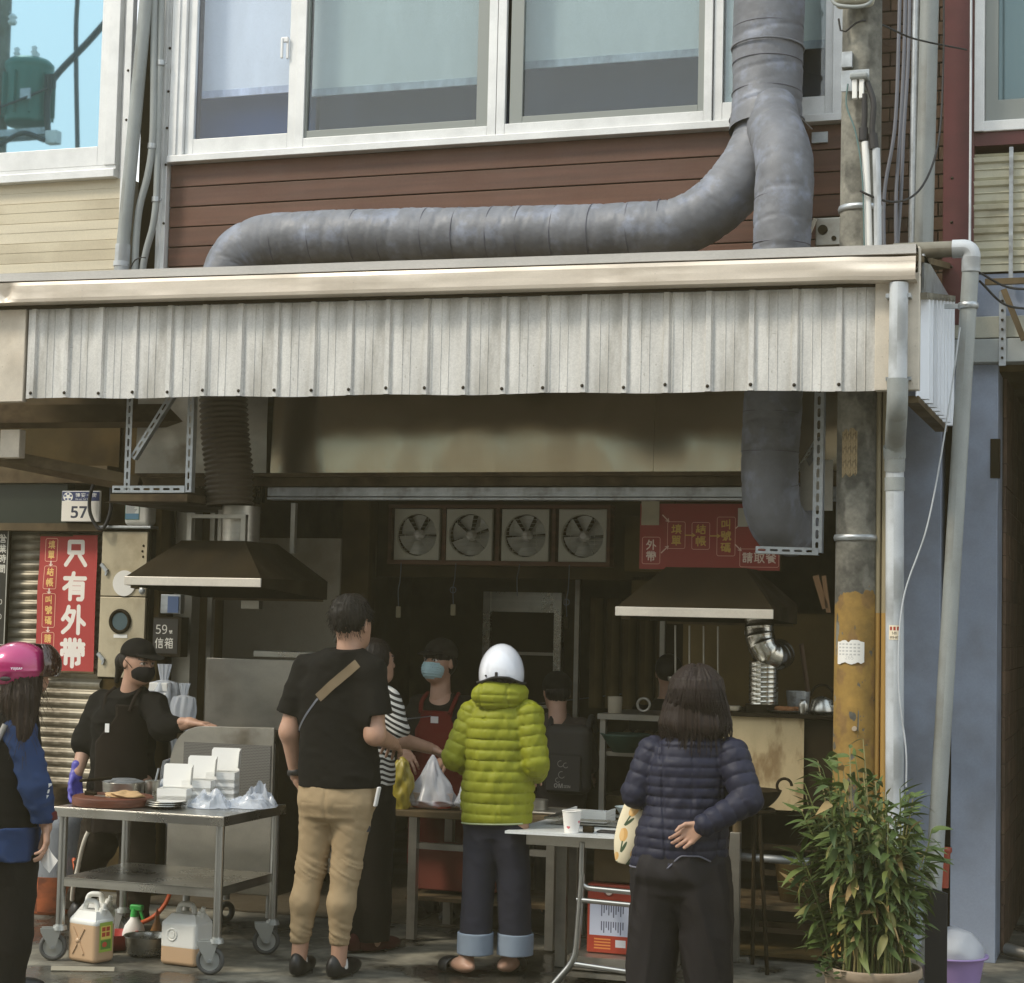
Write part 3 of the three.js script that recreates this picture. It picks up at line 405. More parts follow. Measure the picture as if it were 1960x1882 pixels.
// ---------- cabinets between shutter and kitchen ----------
{
  const t = thing('meter_cabinet', 'beige two door meter cabinet with a round glass dial', 'cabinet');
  const m = worn([196, 184, 156], { amp: 0.08, sx: 5, sy: 3, tile: 0.6, rough: 0.45, metal: 0.25, stain: 0.2, seed: 121 });
  part(t, 'case', bb(-3.0, -2.672, 1.25, 2.125, -1.5, -1.37, 0.004), M.black);
  const d1 = part(t, 'door', bb(-2.99, -2.69, 1.735, 2.112, -1.375, -1.352, 0.004), m), d2 = part(t, 'door', bb(-2.99, -2.69, 1.262, 1.729, -1.375, -1.352, 0.004), m);
  part(d1, 'dial', at(new THREE.CylinderGeometry(0.075, 0.075, 0.012, 40).rotateX(Math.PI / 2), -2.83, 1.81, -1.35), M.white);
  part(d1, 'lock', at(lathe([[0, 0.012], [0.014, 0.012], [0.018, 0.004], [0.022, 0]], 20).rotateX(Math.PI / 2), -2.715, 1.768, -1.352), M.galv);
  part(d1, 'vent_hole', merge(...[0, 1, 2].map((k) => at(new THREE.SphereGeometry(0.008, 10, 6), -2.715 - (k % 2) * 0.006, 2.03 - k * 0.032, -1.354))), M.black);
  part(d2, 'window_ring', at(new THREE.TorusGeometry(0.062, 0.011, 12, 40), -2.85, 1.588, -1.348), M.black); part(d2, 'window_glass', at(new THREE.CylinderGeometry(0.06, 0.06, 0.01, 36).rotateX(Math.PI / 2), -2.85, 1.588, -1.352), mat([96, 116, 124], 0.08, 0.4));
  for (const [y, d] of [[1.9, d1], [1.38, d2]]) part(d, 'latch', merge(bar([-2.985, y + 0.02, -1.345], [-2.945, y - 0.02, -1.345], 0.02, 0.02), bar([-2.945, y - 0.02, -1.345], [-2.955, y - 0.045, -1.345], 0.012, 0.015)), M.galv);
  for (const [d, y] of [[d2, 1.5]]) part(d, 'rating_label', bb(-2.89, -2.8, y - 0.008, y + 0.012, -1.352, -1.3495), M.white);
  part(t, 'top_ledge', bb(-3.02, -2.66, 2.13, 2.145, -1.5, -1.33, 0.003), M.galv);
  const j = thing('bleach_jug', 'white plastic jug with a blue label on top of the cabinet', 'jug');
  const jm = mat([210, 208, 200], 0.4);
  part(j, 'body', box(0.17, 0.15, 0.12, -2.765, 2.222, -1.4, 0.03), jm); part(j, 'neck', at(new THREE.CylinderGeometry(0.03, 0.05, 0.06, 20), -2.765, 2.315, -1.4), jm);
  part(j, 'label', printed(0.095, 0.11, -2.79, 2.236, -1.338, 0, 1, 1), new THREE.MeshStandardMaterial({ roughness: 0.5, map: canvasTex(128, 150, (g) => { g.fillStyle = '#d9dcd6'; g.fillRect(0, 0, 128, 150); g.fillStyle = '#5c8aa6'; g.fillRect(0, 100, 128, 50); g.fillStyle = '#777a80'; for (let y = 12; y < 94; y += 9) g.fillRect(10, y, 70 + (y * 37) % 34, 4); g.strokeStyle = '#3a6a5a'; g.lineWidth = 6; g.strokeRect(2, 2, 124, 146); }) }));
}
{
  const t = thing('mailbox', 'dark metal mailbox reading 59 below a blue card holder', 'mailbox');
  part(t, 'case', bb(-2.635, -2.455, 1.39, 1.62, -1.45, -1.36, 0.004), M.black);
  part(t, 'print', printed(0.16, 0.2, -2.555, 1.51, -1.357, 0, 1, 1), new THREE.MeshStandardMaterial({ roughness: 0.5, map: canvasTex(256, 320, (g) => { g.fillStyle = '#2b2720'; g.fillRect(0, 0, 256, 320); g.fillStyle = '#e2ded2'; g.font = '116px sans-serif'; g.fillText('59', 22, 140); glyph(g, '號', 166, 104, 34, 34, 4, '#e2ded2'); glyph(g, '信', 22, 178, 88, 96, 9, '#e2ded2'); glyph(g, '箱', 124, 178, 88, 96, 9, '#e2ded2'); }) }));
  part(t, 'card_holder', bb(-2.6, -2.47, 1.64, 1.75, -1.42, -1.37, 0.003), M.galv); part(t, 'card', bb(-2.55, -2.48, 1.645, 1.74, -1.368, -1.362), mat([86, 108, 148], 0.4));
  const b = thing('box_stack', 'stack of white lunch boxes in a tied clear bag behind the cook', 'boxes');
  part(b, 'box_block', merge(...[0, 1, 2, 3, 4].map((k) => box(0.12, 0.05, 0.1, -2.53 + 0.004 * (k % 2), 1.0 + k * 0.055, -1.3, 0.006))), M.white); part(b, 'shelf', bb(-2.65, -2.4, 0.955, 0.975, -1.5, -1.22), M.stainDull);
}
// ---------- ducts ----------
function fatDuct(pts, r, seam, seed, rr2 = r) {
  const c = new Poly(pts), L = c.getLength(), n = Math.round(L / 0.012), g = new THREE.TubeGeometry(c, n, 1, 40, false), p = g.attributes.position, fr = c.computeFrenetFrames(n), q = V(0, 0, 0), e = V(0, 0, 0);
  for (let i = 0; i <= n; i++) { c.getPointAt(i / n, q); const s = i / n * L; for (let j = 0; j <= 40; j++) { const k = i * 41 + j; e.set(p.getX(k), p.getY(k), p.getZ(k)).sub(q); const th = j / 40 * 6.283; const sm = Math.abs(((s + 0.03 * Math.sin(th + seed)) / seam + 8) % 1 - 0.5) * 2; const w = 0.003 * (n3(s * 26 + seed, Math.cos(th) * 1.6, Math.sin(th) * 1.6) - 0.5) + 0.012 * (n3(s * 4 + seed, Math.cos(th) * 1.2 + 5, Math.sin(th) * 1.2) - 0.5) - 0.007 * Math.pow(sm, 14) + 0.003 * (n3(s * 60 + seed, Math.cos(th) * 3, Math.sin(th) * 3 + 9) - 0.5); const R = mix(r, rr2, i / n) + w; p.setXYZ(k, q.x + e.x * R, q.y + e.y * R, q.z + e.z * R); } }
  sizeUV(g, L, r * 6.28); g.computeVertexNormals(); return g;
}
function seamRings(parent, pts, r, step, m) { const c = new Poly(pts), L = c.getLength(); for (let s = step * 0.6; s < L - 0.02; s += step * (0.75 + 0.5 * hash(Math.round(s * 100), 3, 1))) { const o = part(parent, 'seam_ring', SHARED['ring' + r] ??= new THREE.TorusGeometry(r - 0.0005, 0.0024, 6, 48), m); o.position.copy(c.getPointAt(s / L)); o.quaternion.setFromUnitVectors(V(0, 0, 1), c.getTangentAt(s / L)); o.rotateX(0.06 * (hash(Math.round(s * 77), 1, 1) - 0.5)); } }
{
  const t = thing('exhaust_duct', 'thick grey wrapped exhaust duct forking over the awning and running down beside the pole', 'duct');
  part(t, 'riser', fatDuct([[0.962, 5.9, -1.13], [0.962, 5.2, -1.13], [0.964, 4.7, -1.12], [0.966, 4.35, -1.1], [0.968, 4.17, -1.06]], 0.182, 0.2, 1), M.duct);
  part(t, 'side_branch', fatDuct([[-1.99, 3.2, -0.86], [-1.985, 3.42, -0.87], [-1.93, 3.6, -0.89], [-1.8, 3.68, -0.9], [-1.5, 3.695, -0.9], [-0.6, 3.675, -0.9], [0.3, 3.655, -0.9], [0.55, 3.67, -0.91], [0.75, 3.78, -0.94], [0.88, 3.94, -0.98], [0.95, 4.12, -1.05], [0.966, 4.3, -1.1]], 0.15, 0.125, 2), M.duct);
  part(t, 'front_branch', fatDuct([[0.99, 4.3, -1.06], [1.03, 4.17, -0.96], [1.095, 4.03, -0.82], [1.13, 3.85, -0.73], [1.13, 3.6, -0.7], [1.115, 3.2, -0.7], [1.092, 2.7, -0.7], [1.085, 2.42, -0.7], [1.09, 2.25, -0.73], [1.1, 2.16, -0.84], [1.12, 2.14, -1.1]], 0.142, 0.14, 3), M.duct);
  const sm = mat([96, 96, 106], 0.7);
  seamRings(t, [[0.962, 5.9, -1.13], [0.962, 5.2, -1.13], [0.964, 4.7, -1.12], [0.966, 4.35, -1.1]], 0.1812, 0.2, sm); seamRings(t, [[-1.8, 3.68, -0.9], [-1.5, 3.695, -0.9], [-0.6, 3.675, -0.9], [0.3, 3.655, -0.9], [0.55, 3.67, -0.91]], 0.1492, 0.2, sm); seamRings(t, [[1.13, 3.85, -0.73], [1.13, 3.6, -0.7], [1.115, 3.2, -0.7], [1.092, 2.7, -0.7], [1.085, 2.42, -0.7], [1.09, 2.25, -0.73]], 0.1412, 0.2, sm);
  for (const [y, r] of [[4.98, 0.186], [4.62, 0.186], [4.245, 0.19]]) part(t, 'band', at(new THREE.TorusGeometry(r, 0.006, 8, 48).rotateX(Math.PI / 2 - 0.05), 0.965, y, -1.11), M.duct);
  pieces(t, 'clamp', [bar([1.1, 4.27, -0.98], [1.17, 4.215, -1.2], 0.04, 0.006), bb(1.15, 1.235, 4.185, 4.245, -1.4, -1.385, 0.003)], M.galv);
}
function slotted(L, w = 0.036, th = 0.0025) { // slotted steel strip along +y from 0 to L, in the xy plane
  const s = new THREE.Shape(); s.moveTo(-w / 2, 0); s.lineTo(w / 2, 0); s.lineTo(w / 2, L); s.lineTo(-w / 2, L); s.lineTo(-w / 2, 0);
  for (let y = 0.03; y < L - 0.02; y += 0.058) { const h = new THREE.Path(), a = w * 0.16; h.absellipse(0, y + 0.014, a, a, 0, Math.PI, false); h.absellipse(0, y - 0.014, a, a, Math.PI, Math.PI * 2, false); s.holes.push(h); }
  const g = new THREE.ExtrudeGeometry(s, { depth: th, bevelEnabled: false, curveSegments: 4 }); return boxUV(g);
}
function angleBar(a, b, w = 0.036, side = 1) { // L-section between two points, one flange facing +z
  const A = V(...a), B = V(...b), L = A.distanceTo(B), f = slotted(L, w), s = boxUV(new THREE.BoxGeometry(0.0025, L, w).translate(side * (w / 2), L / 2, -w / 2)), g = merge(f, s); g.applyQuaternion(new THREE.Quaternion().setFromUnitVectors(V(0, 1, 0), B.clone().sub(A).normalize())); return g.translate(A.x, A.y, A.z);
}
{
  const t = thing('duct_bracket', 'galvanised slotted angle bracket holding the thick duct beside the pole', 'bracket');
  part(t, 'upright', angleBar([1.337, 2.0, -0.58], [1.342, 2.95, -0.58], 0.046), M.galv); part(t, 'arm', angleBar([1.045, 2.012, -0.575], [1.345, 2.006, -0.575], 0.034), M.galv);
  part(t, 'brace', angleBar([1.335, 2.55, -0.6], [1.16, 2.42, -1.02], 0.034), M.galv); part(t, 'gusset', bb(1.2, 1.36, 2.22, 2.47, -0.9, -0.89), M.stainDull);
  const h = thing('hanging_rack', 'slotted angle iron rack with a black shelf hanging under the awning', 'rack');
  for (const x of [-2.242, -1.882]) part(h, 'hanger', angleBar([x, 2.27, -0.33], [x, 3.1, -0.33], 0.036, x < -2 ? -1 : 1), M.galv);
  part(h, 'brace', angleBar([-2.222, 2.45, -0.34], [-1.99, 2.8, -0.34], 0.032), M.galv);
  part(h, 'front_rail', angleBar([-2.325, 2.286, -0.325], [-1.9, 2.286, -0.325], 0.036), M.galv);
  part(h, 'side_rail', merge(bb(-1.902, -1.898, 2.262, 2.302, -1.2, -0.34), bb(-2.33, -2.326, 2.262, 2.302, -1.2, -0.34)), M.black);
  part(h, 'shelf', bb(-2.34, -1.885, 2.222, 2.262, -1.2, -0.33, 0.003), M.steelDark); part(h, 'shelf_sheet', bb(-2.37, -1.88, 2.216, 2.221, -1.2, -0.315), M.black);
  for (const x of [-2.242, -1.882]) part(h, 'hanger', angleBar([x, 2.27, -1.15], [x, 3.1, -1.15], 0.036), M.black);
}
{ // black flexible hose
  const t = thing('flexible_duct', 'black ribbed flexible duct rising from the rack shelf', 'duct');
  const pts = [[-1.79, 2.22, -0.62], [-1.80, 2.4, -0.62], [-1.83, 2.6, -0.62], [-1.85, 2.85, -0.62], [-1.85, 3.2, -0.62]], c = new Poly(pts), n = 260, g = new THREE.TubeGeometry(c, n, 1, 28, false), p = g.attributes.position, q = V(0, 0, 0), L = c.getLength();
  for (let i = 0; i <= n; i++) { c.getPointAt(i / n, q); const R = 0.125 + 0.006 * Math.sin(i / n * L / 0.028 * 6.283); for (let j = 0; j <= 28; j++) { const k = i * 29 + j; p.setXYZ(k, q.x + (p.getX(k) - q.x) * R, q.y + (p.getY(k) - q.y) * R, q.z + (p.getZ(k) - q.z) * R); } } g.computeVertexNormals();
  part(t, 'hose', g, mat([70, 60, 46], 0.55)); part(t, 'collar', at(new THREE.CylinderGeometry(0.1, 0.1, 0.24, 30), -1.76, 2.1, -0.7), M.stainDull);
}
// ---------- hoods ----------
function hood(label, x0, x1, z0, z1, yf, yb, top, strip, cap) {
  const t = thing('range_hood', label, 'hood', 'range hoods'); const [tx0, tx1, tz0, tz1, ty] = top, th = 0.1;
  const body = hexa([[x0, yf + strip, z0], [x1, yf + strip, z0], [x1, yb + th, z1], [x0, yb + th, z1]], [[tx0, ty, tz0], [tx1, ty, tz0], [tx1, ty, tz1], [tx0, ty, tz1]]);
  part(t, 'canopy', body, M.black);
  part(t, 'skirt', merge(hexa([[x1 - 0.004, yf, z0], [x1, yf, z0], [x1, yb, z1], [x1 - 0.004, yb, z1]], [[x1 - 0.004, yf + strip, z0], [x1, yf + strip, z0], [x1, yb + th, z1], [x1 - 0.004, yb + th, z1]]), hexa([[x0, yf, z0], [x0 + 0.004, yf, z0], [x0 + 0.004, yb, z1], [x0, yb, z1]], [[x0, yf + strip, z0], [x0 + 0.004, yf + strip, z0], [x0 + 0.004, yb + th, z1], [x0, yb + th, z1]]), bb(x0, x1, yb, yb + th, z1 - 0.004, z1)), M.black);
  part(t, 'front_strip', bb(x0 - 0.004, x1 + 0.002, yf, yf + strip, z0, z0 + 0.012, 0.003), M.hoodStrip ??= worn([214, 206, 192], { amp: 0.05, tile: 0.8, rough: 0.42, metal: 0.35, seed: 131, size: 256 }));
  pieces(t, 'grease_rail', [bar([x0 + 0.02, yf - 0.006, z0 - 0.02], [x0 + 0.06, yf - 0.012, z0 - 0.03], 0.016, 0.016), bb(x0 + 0.1, x1 - 0.02, yb - 0.012, yb, z1, z1 + 0.03)], M.steelDark);
  part(t, 'drip_box', box(0.11, 0.05, 0.05, mix(x0, x1, cap), yb - 0.035, z1 - 0.03, 0.004), M.stainDull);
  return t;
}
{
  hood('black pyramid range hood hanging over the left griddle', -2.21, -1.432, -0.3, -1.11, 1.785, 1.735, [-2.03, -1.66, -0.55, -0.95, 2.03], 0.045, 0.4);
  const f = thing('hood_frame', 'small steel frame carrying the left range hood', 'frame');
  part(f, 'frame', merge(bb(-2.012, -1.985, 2.03, 2.17, -0.6, -0.57), bb(-1.695, -1.668, 2.02, 2.17, -0.6, -0.57), bb(-2.012, -1.668, 2.15, 2.17, -0.602, -0.572)), M.stainDull); pieces(f, 'hanger', [bb(-1.55, -1.525, 1.98, 2.25, -0.9, -0.87), bb(-2.012, -1.99, 2.03, 2.22, -0.95, -0.92)], M.stainDull);
  hood('black pyramid range hood over the right wok stove', 0.353, 1.129, -0.6, -1.25, 1.682, 1.66, [0.55, 0.95, -0.8, -1.1, 1.93], 0.045, 0.72);
}

// ---------- fans ----------
const fanBoard = thing('fan_board', 'brown wooden frame holding four wall fans', 'frame');
{
  const wood = worn([96, 62, 40], { amp: 0.25, sx: 2, sy: 24, tile: 0.6, rough: 0.6, seed: 141, size: 256 });
  part(fanBoard, 'bottom_board', bb(-1.6, -0.18, 1.972, 2.0, -2.46, -2.36, 0.003), wood); part(fanBoard, 'top_board', bb(-1.6, -0.18, 2.318, 2.34, -2.46, -2.36, 0.003), wood);
  for (const x of [-1.6, -1.245, -0.9, -0.545, -0.205]) part(fanBoard, 'divider', bb(x, x + 0.022, 2.0, 2.318, -2.46, -2.37), wood);
  part(fanBoard, 'panel', bb(-1.75, 0.15, 1.9, 2.9, -2.62, -2.56), M.oliveDark);
  const frameM = mat([206, 204, 188], 0.6, 0.1), bladeM = mat([216, 216, 208], 0.45, 0.2);
  const ring = (() => { const s = new THREE.Shape([[-0.145, -0.155], [0.145, -0.155], [0.145, 0.155], [-0.145, 0.155]].map((q) => new THREE.Vector2(...q))); const h = new THREE.Path(); h.absarc(0, 0, 0.132, 0, 6.2832, true); s.holes.push(h); return boxUV(new THREE.ExtrudeGeometry(s, { depth: 0.02, bevelEnabled: true, bevelSize: 0.004, bevelThickness: 0.004, bevelSegments: 1, curveSegments: 40 })); })();
  const shroud = lathe([[0.132, 0.0], [0.126, -0.03], [0.126, -0.09]], 40).rotateX(Math.PI / 2);
  const blade = surf(10, 8, (u, v) => { const r = mix(0.028, 0.122, v), a = (u - 0.5) * mix(0.9, 0.92, v); return [Math.sin(a) * r, Math.cos(a) * r, -0.02 + (u - 0.5) * 0.045]; });
  const hub = lathe([[0, 0.018], [0.016, 0.018], [0.022, 0.012], [0.024, 0], [0.032, -0.004], [0.034, -0.03]], 28).rotateX(Math.PI / 2);
  const grill = merge(...[-5, -4, -3, -2, -1, 0, 1, 2, 3, 4, 5].map((k) => { const y = k * 0.024, w = Math.sqrt(0.137 ** 2 - y * y); return rod([-w, y, 0.026], [w, y, 0.026], 0.0012, 0.0012, 5); }), ...[-0.075, 0.075].map((x) => rod([x, -0.115, 0.026], [x, 0.115, 0.026], 0.0014, 0.0014, 5)));
  const labels = ['leftmost of the four wall fans above the kitchen', 'second wall fan from the left above the kitchen', 'third wall fan from the left above the kitchen', 'rightmost of the four wall fans beside the red sign'];
  [-1.414, -1.073, -0.716, -0.356].forEach((x, i) => {
    const t = thing('wall_fan', labels[i], 'fan', 'wall fans in a row', [x, 2.155, -2.4]);
    part(t, 'frame', ring, frameM); part(t, 'shroud', shroud, M.oliveDark);
    for (let k = 0; k < 6; k++) { const b = part(t, 'blade', blade, bladeM); b.rotation.z = k * Math.PI / 3 + [0.0, 0.3, 0.05, 0.0][i]; }
    part(t, 'hub', hub, M.white); part(t, 'grille', grill, frameM); part(t, 'back_plate', bb(-0.14, 0.14, -0.15, 0.15, -0.12, -0.1), M.oliveDark);
  });
  const cords = [[-1.49, 1.66, 1], [-1.135, 1.68, 1], [-0.73, 1.74, 0], [-0.42, 1.62, 2]], cl = ['pull cord with a pale tag under the leftmost fan', 'looped pull cord with a pale tag under the second fan', 'bare pull cord under the third fan', 'looped pull cord with a dark tag under the rightmost fan'];
  cords.forEach(([x, y, k], i) => { const t = thing('pull_cord', cl[i], 'cord', 'fan pull cords', [x, 0, -2.3]); part(t, 'cord', merge(tube([[0.01, 1.98, 0], [0.004, y + 0.2, 0], [-0.004, y + 0.16, 0], [0, y + 0.05, 0]], 0.003, 20, 6), ...(i % 2 ? [at(new THREE.TorusGeometry(0.018, 0.003, 6, 20), -0.004, y + 0.14, 0)] : [])), M.wireGrey); if (k) part(t, 'tag', box(0.032, 0.07, 0.012, 0, y + 0.02, 0, 0.006), k === 1 ? mat([150, 140, 112], 0.7) : M.black); });
}
// ---------- utility pole ----------
function cylPatch(r, a0, a1, y0, y1, n = 16, jag = 0) { return surf(n, n, (u, v) => { const a = mix(a0, a1, u), j = jag ? jag * (n3(u * 9, v * 9, 3) - 0.5) * (u < 0.04 || u > 0.96 || v < 0.04 || v > 0.96 ? 1 : 0) : 0; return [Math.sin(a) * r, mix(y0, y1, v) + j, Math.cos(a) * r]; }); }
{
  const t = thing('utility_pole', 'round concrete utility pole painted yellow at its foot', 'pole', undefined, [1.545, 0, -0.45]);
  const H = 6.6;
  const paint = (u, v) => { const y = v * H, e = 1.74 + 0.12 * (fbmP(u, v, 8, 60, 4, 7) - 0.5) + 0.08 * Math.sin(u * 6.28 + 1.2); const peel = fbmP(u, v, 12, 90, 5, 17), streak = fbmP(u, v, 16, 12, 3, 71); return y < e && peel < 0.72 && !(streak > 0.7 && peel > 0.46) ? 1 : 0; };
  const map = dataTex(512, (u, v) => { const n = fbmP(u, v, 6, 80, 5, 3), d = fbmP(u, v, 40, 500, 3, 5); if (paint(u, v)) { const k = 0.86 + 0.3 * (n - 0.5) + 0.1 * (d - 0.5), s = sstep(0.55, 0.7, fbmP(u, v, 9, 70, 4, 33)); return [0.68 * k * (1 - 0.1 * s), 0.54 * k * (1 - 0.12 * s), 0.27 * k]; } const k = 0.36 + 0.24 * (n - 0.5) + 0.12 * (d - 0.5), up = sstep(0.45, 0.6, fbmP(u, v, 5, 30, 4, 91)) * 0.12; return [(k + up) * 1.02, k + up, (k + up) * 0.92]; }, true, 2048);
  const bm = dataTex(256, (u, v) => 0.5 * fbmP(u, v, 20, 250, 3, 3) + 0.35 * paint(u, v), false, 1024);
  const pm = new THREE.MeshStandardMaterial({ map, bumpMap: bm, bumpScale: 0.003, roughness: 0.82 });
  const g = new THREE.CylinderGeometry(0.088, 0.102, H, 48, 30, true); g.translate(0, H / 2, 0); part(t, 'shaft', g, pm);
  pieces(t, 'strap', [at(new THREE.TorusGeometry(0.1, 0.008, 6, 40).rotateX(Math.PI / 2).scale(1, 2, 1), 0, 2.065, 0), at(new THREE.TorusGeometry(0.097, 0.008, 6, 40).rotateX(Math.PI / 2).scale(1, 2, 1), 0.0, 3.61, 0)], M.galv);
  const pap = canvasTex(160, 130, (g) => { g.fillStyle = '#e6e4de'; g.fillRect(0, 0, 160, 130); g.fillStyle = 'rgba(150,150,150,.5)'; g.font = '30px sans-serif'; g.fillText('265', 52, 108); for (let y = 14; y < 78; y += 20) for (let x = 12; x < 140; x += 22) g.fillRect(x, y, 14, 9); });
  const poster = single('poster', 'torn white paper notice pasted on the yellow part of the pole', 'notice', cylPatch(0.1045, -0.75, 0.52, 1.487, 1.588, 30, 0.012), new THREE.MeshStandardMaterial({ map: pap, roughness: 0.85, side: THREE.DoubleSide })); poster.position.set(1.545, 0, -0.45);
  const old = single('poster', 'narrow brown peeling sticker high on the grey pole', 'notice', cylPatch(0.101, -0.65, 0.12, 2.35, 2.56, 20, 0.02), worn([150, 132, 100], { amp: 0.3, tile: 0.3, rough: 0.8, stain: 0.6, seed: 151, size: 256 })); old.position.set(1.545, 0, -0.45);
  part(t, 'plug', at(new THREE.CylinderGeometry(0.011, 0.012, 0.012, 16).rotateX(Math.PI / 2), 0.012, 1.19, 0.102), mat([176, 160, 140], 0.5));
  // fittings high on the pole
  const f = thing('cable_terminal', 'galvanised cable terminal bracket with black cable ends high on the pole', 'cable fitting');
  part(f, 'bracket', merge(box(0.05, 0.075, 0.06, 1.492, 4.3, -0.36, 0.003), box(0.13, 0.1, 0.012, 1.53, 4.2, -0.345, 0.002)), M.galv); part(f, 'cap', box(0.085, 0.03, 0.07, 1.555, 4.205, -0.31, 0.012), M.pvc);
  for (const x of [1.535, 1.567]) part(f, 'sleeve', bb(x - 0.011, x + 0.011, 4.1, 4.195, -0.315, -0.29, 0.004), M.white);
  part(f, 'cable_end', merge(tube([[1.58, 4.12, -0.3], [1.582, 4.02, -0.3], [1.578, 3.92, -0.3]], 0.014, 10, 10), rod([1.578, 3.96, -0.3], [1.578, 3.9, -0.3], 0.022), tube([[1.59, 4.18, -0.31], [1.622, 4.08, -0.3], [1.618, 3.95, -0.3], [1.625, 3.87, -0.3]], 0.014, 14, 10), rod([1.62, 3.93, -0.3], [1.628, 3.86, -0.3], 0.022)), M.wire);
  part(f, 'conduit', tube([[1.585, 3.895, -0.3], [1.6, 3.6, -0.3], [1.615, 3.2, -0.3]], 0.017, 12, 12), M.white, 'white cable conduit'); part(f, 'conduit', tube([[1.636, 3.86, -0.3], [1.645, 3.6, -0.3], [1.652, 3.2, -0.3]], 0.018, 12, 12), M.pvcWhite);
  part(f, 'ground_wire', tube([[1.5, 4.18, -0.32], [1.495, 4.08, -0.31], [1.54, 3.95, -0.29], [1.575, 3.75, -0.28], [1.59, 3.4, -0.28]], 0.004, 24, 6), mat([86, 112, 110], 0.6));
  const mb = thing('meter_box', 'pale electricity meter box at the top of the pole', 'meter box');
  part(mb, 'case', box(0.185, 0.26, 0.12, 1.53, 4.665, -0.28, 0.03), worn([176, 172, 156], { amp: 0.12, tile: 0.4, rough: 0.6, stain: 0.3, seed: 153, size: 256 })); part(mb, 'cable', tube([[1.435, 4.7, -0.25], [1.44, 4.55, -0.24], [1.5, 4.52, -0.23], [1.6, 4.525, -0.24], [1.635, 4.6, -0.26]], 0.009, 30, 8), M.pvc);
  const cd = thing('pole_conduit', 'pair of thin conduits running down beside the yellow pole', 'conduit');
  const yc = mat([166, 130, 66], 0.7), bc = mat([150, 138, 110], 0.6);
  for (const [x, r] of [[1.648, 0.012], [1.682, 0.018]]) { part(cd, 'tube', rod([x, 1.72, -0.42], [x - 0.004, 3.25, -0.42], r), bc); part(cd, 'painted_tube', rod([x + 0.002, 0, -0.42], [x, 1.72, -0.42], r), yc); }
}
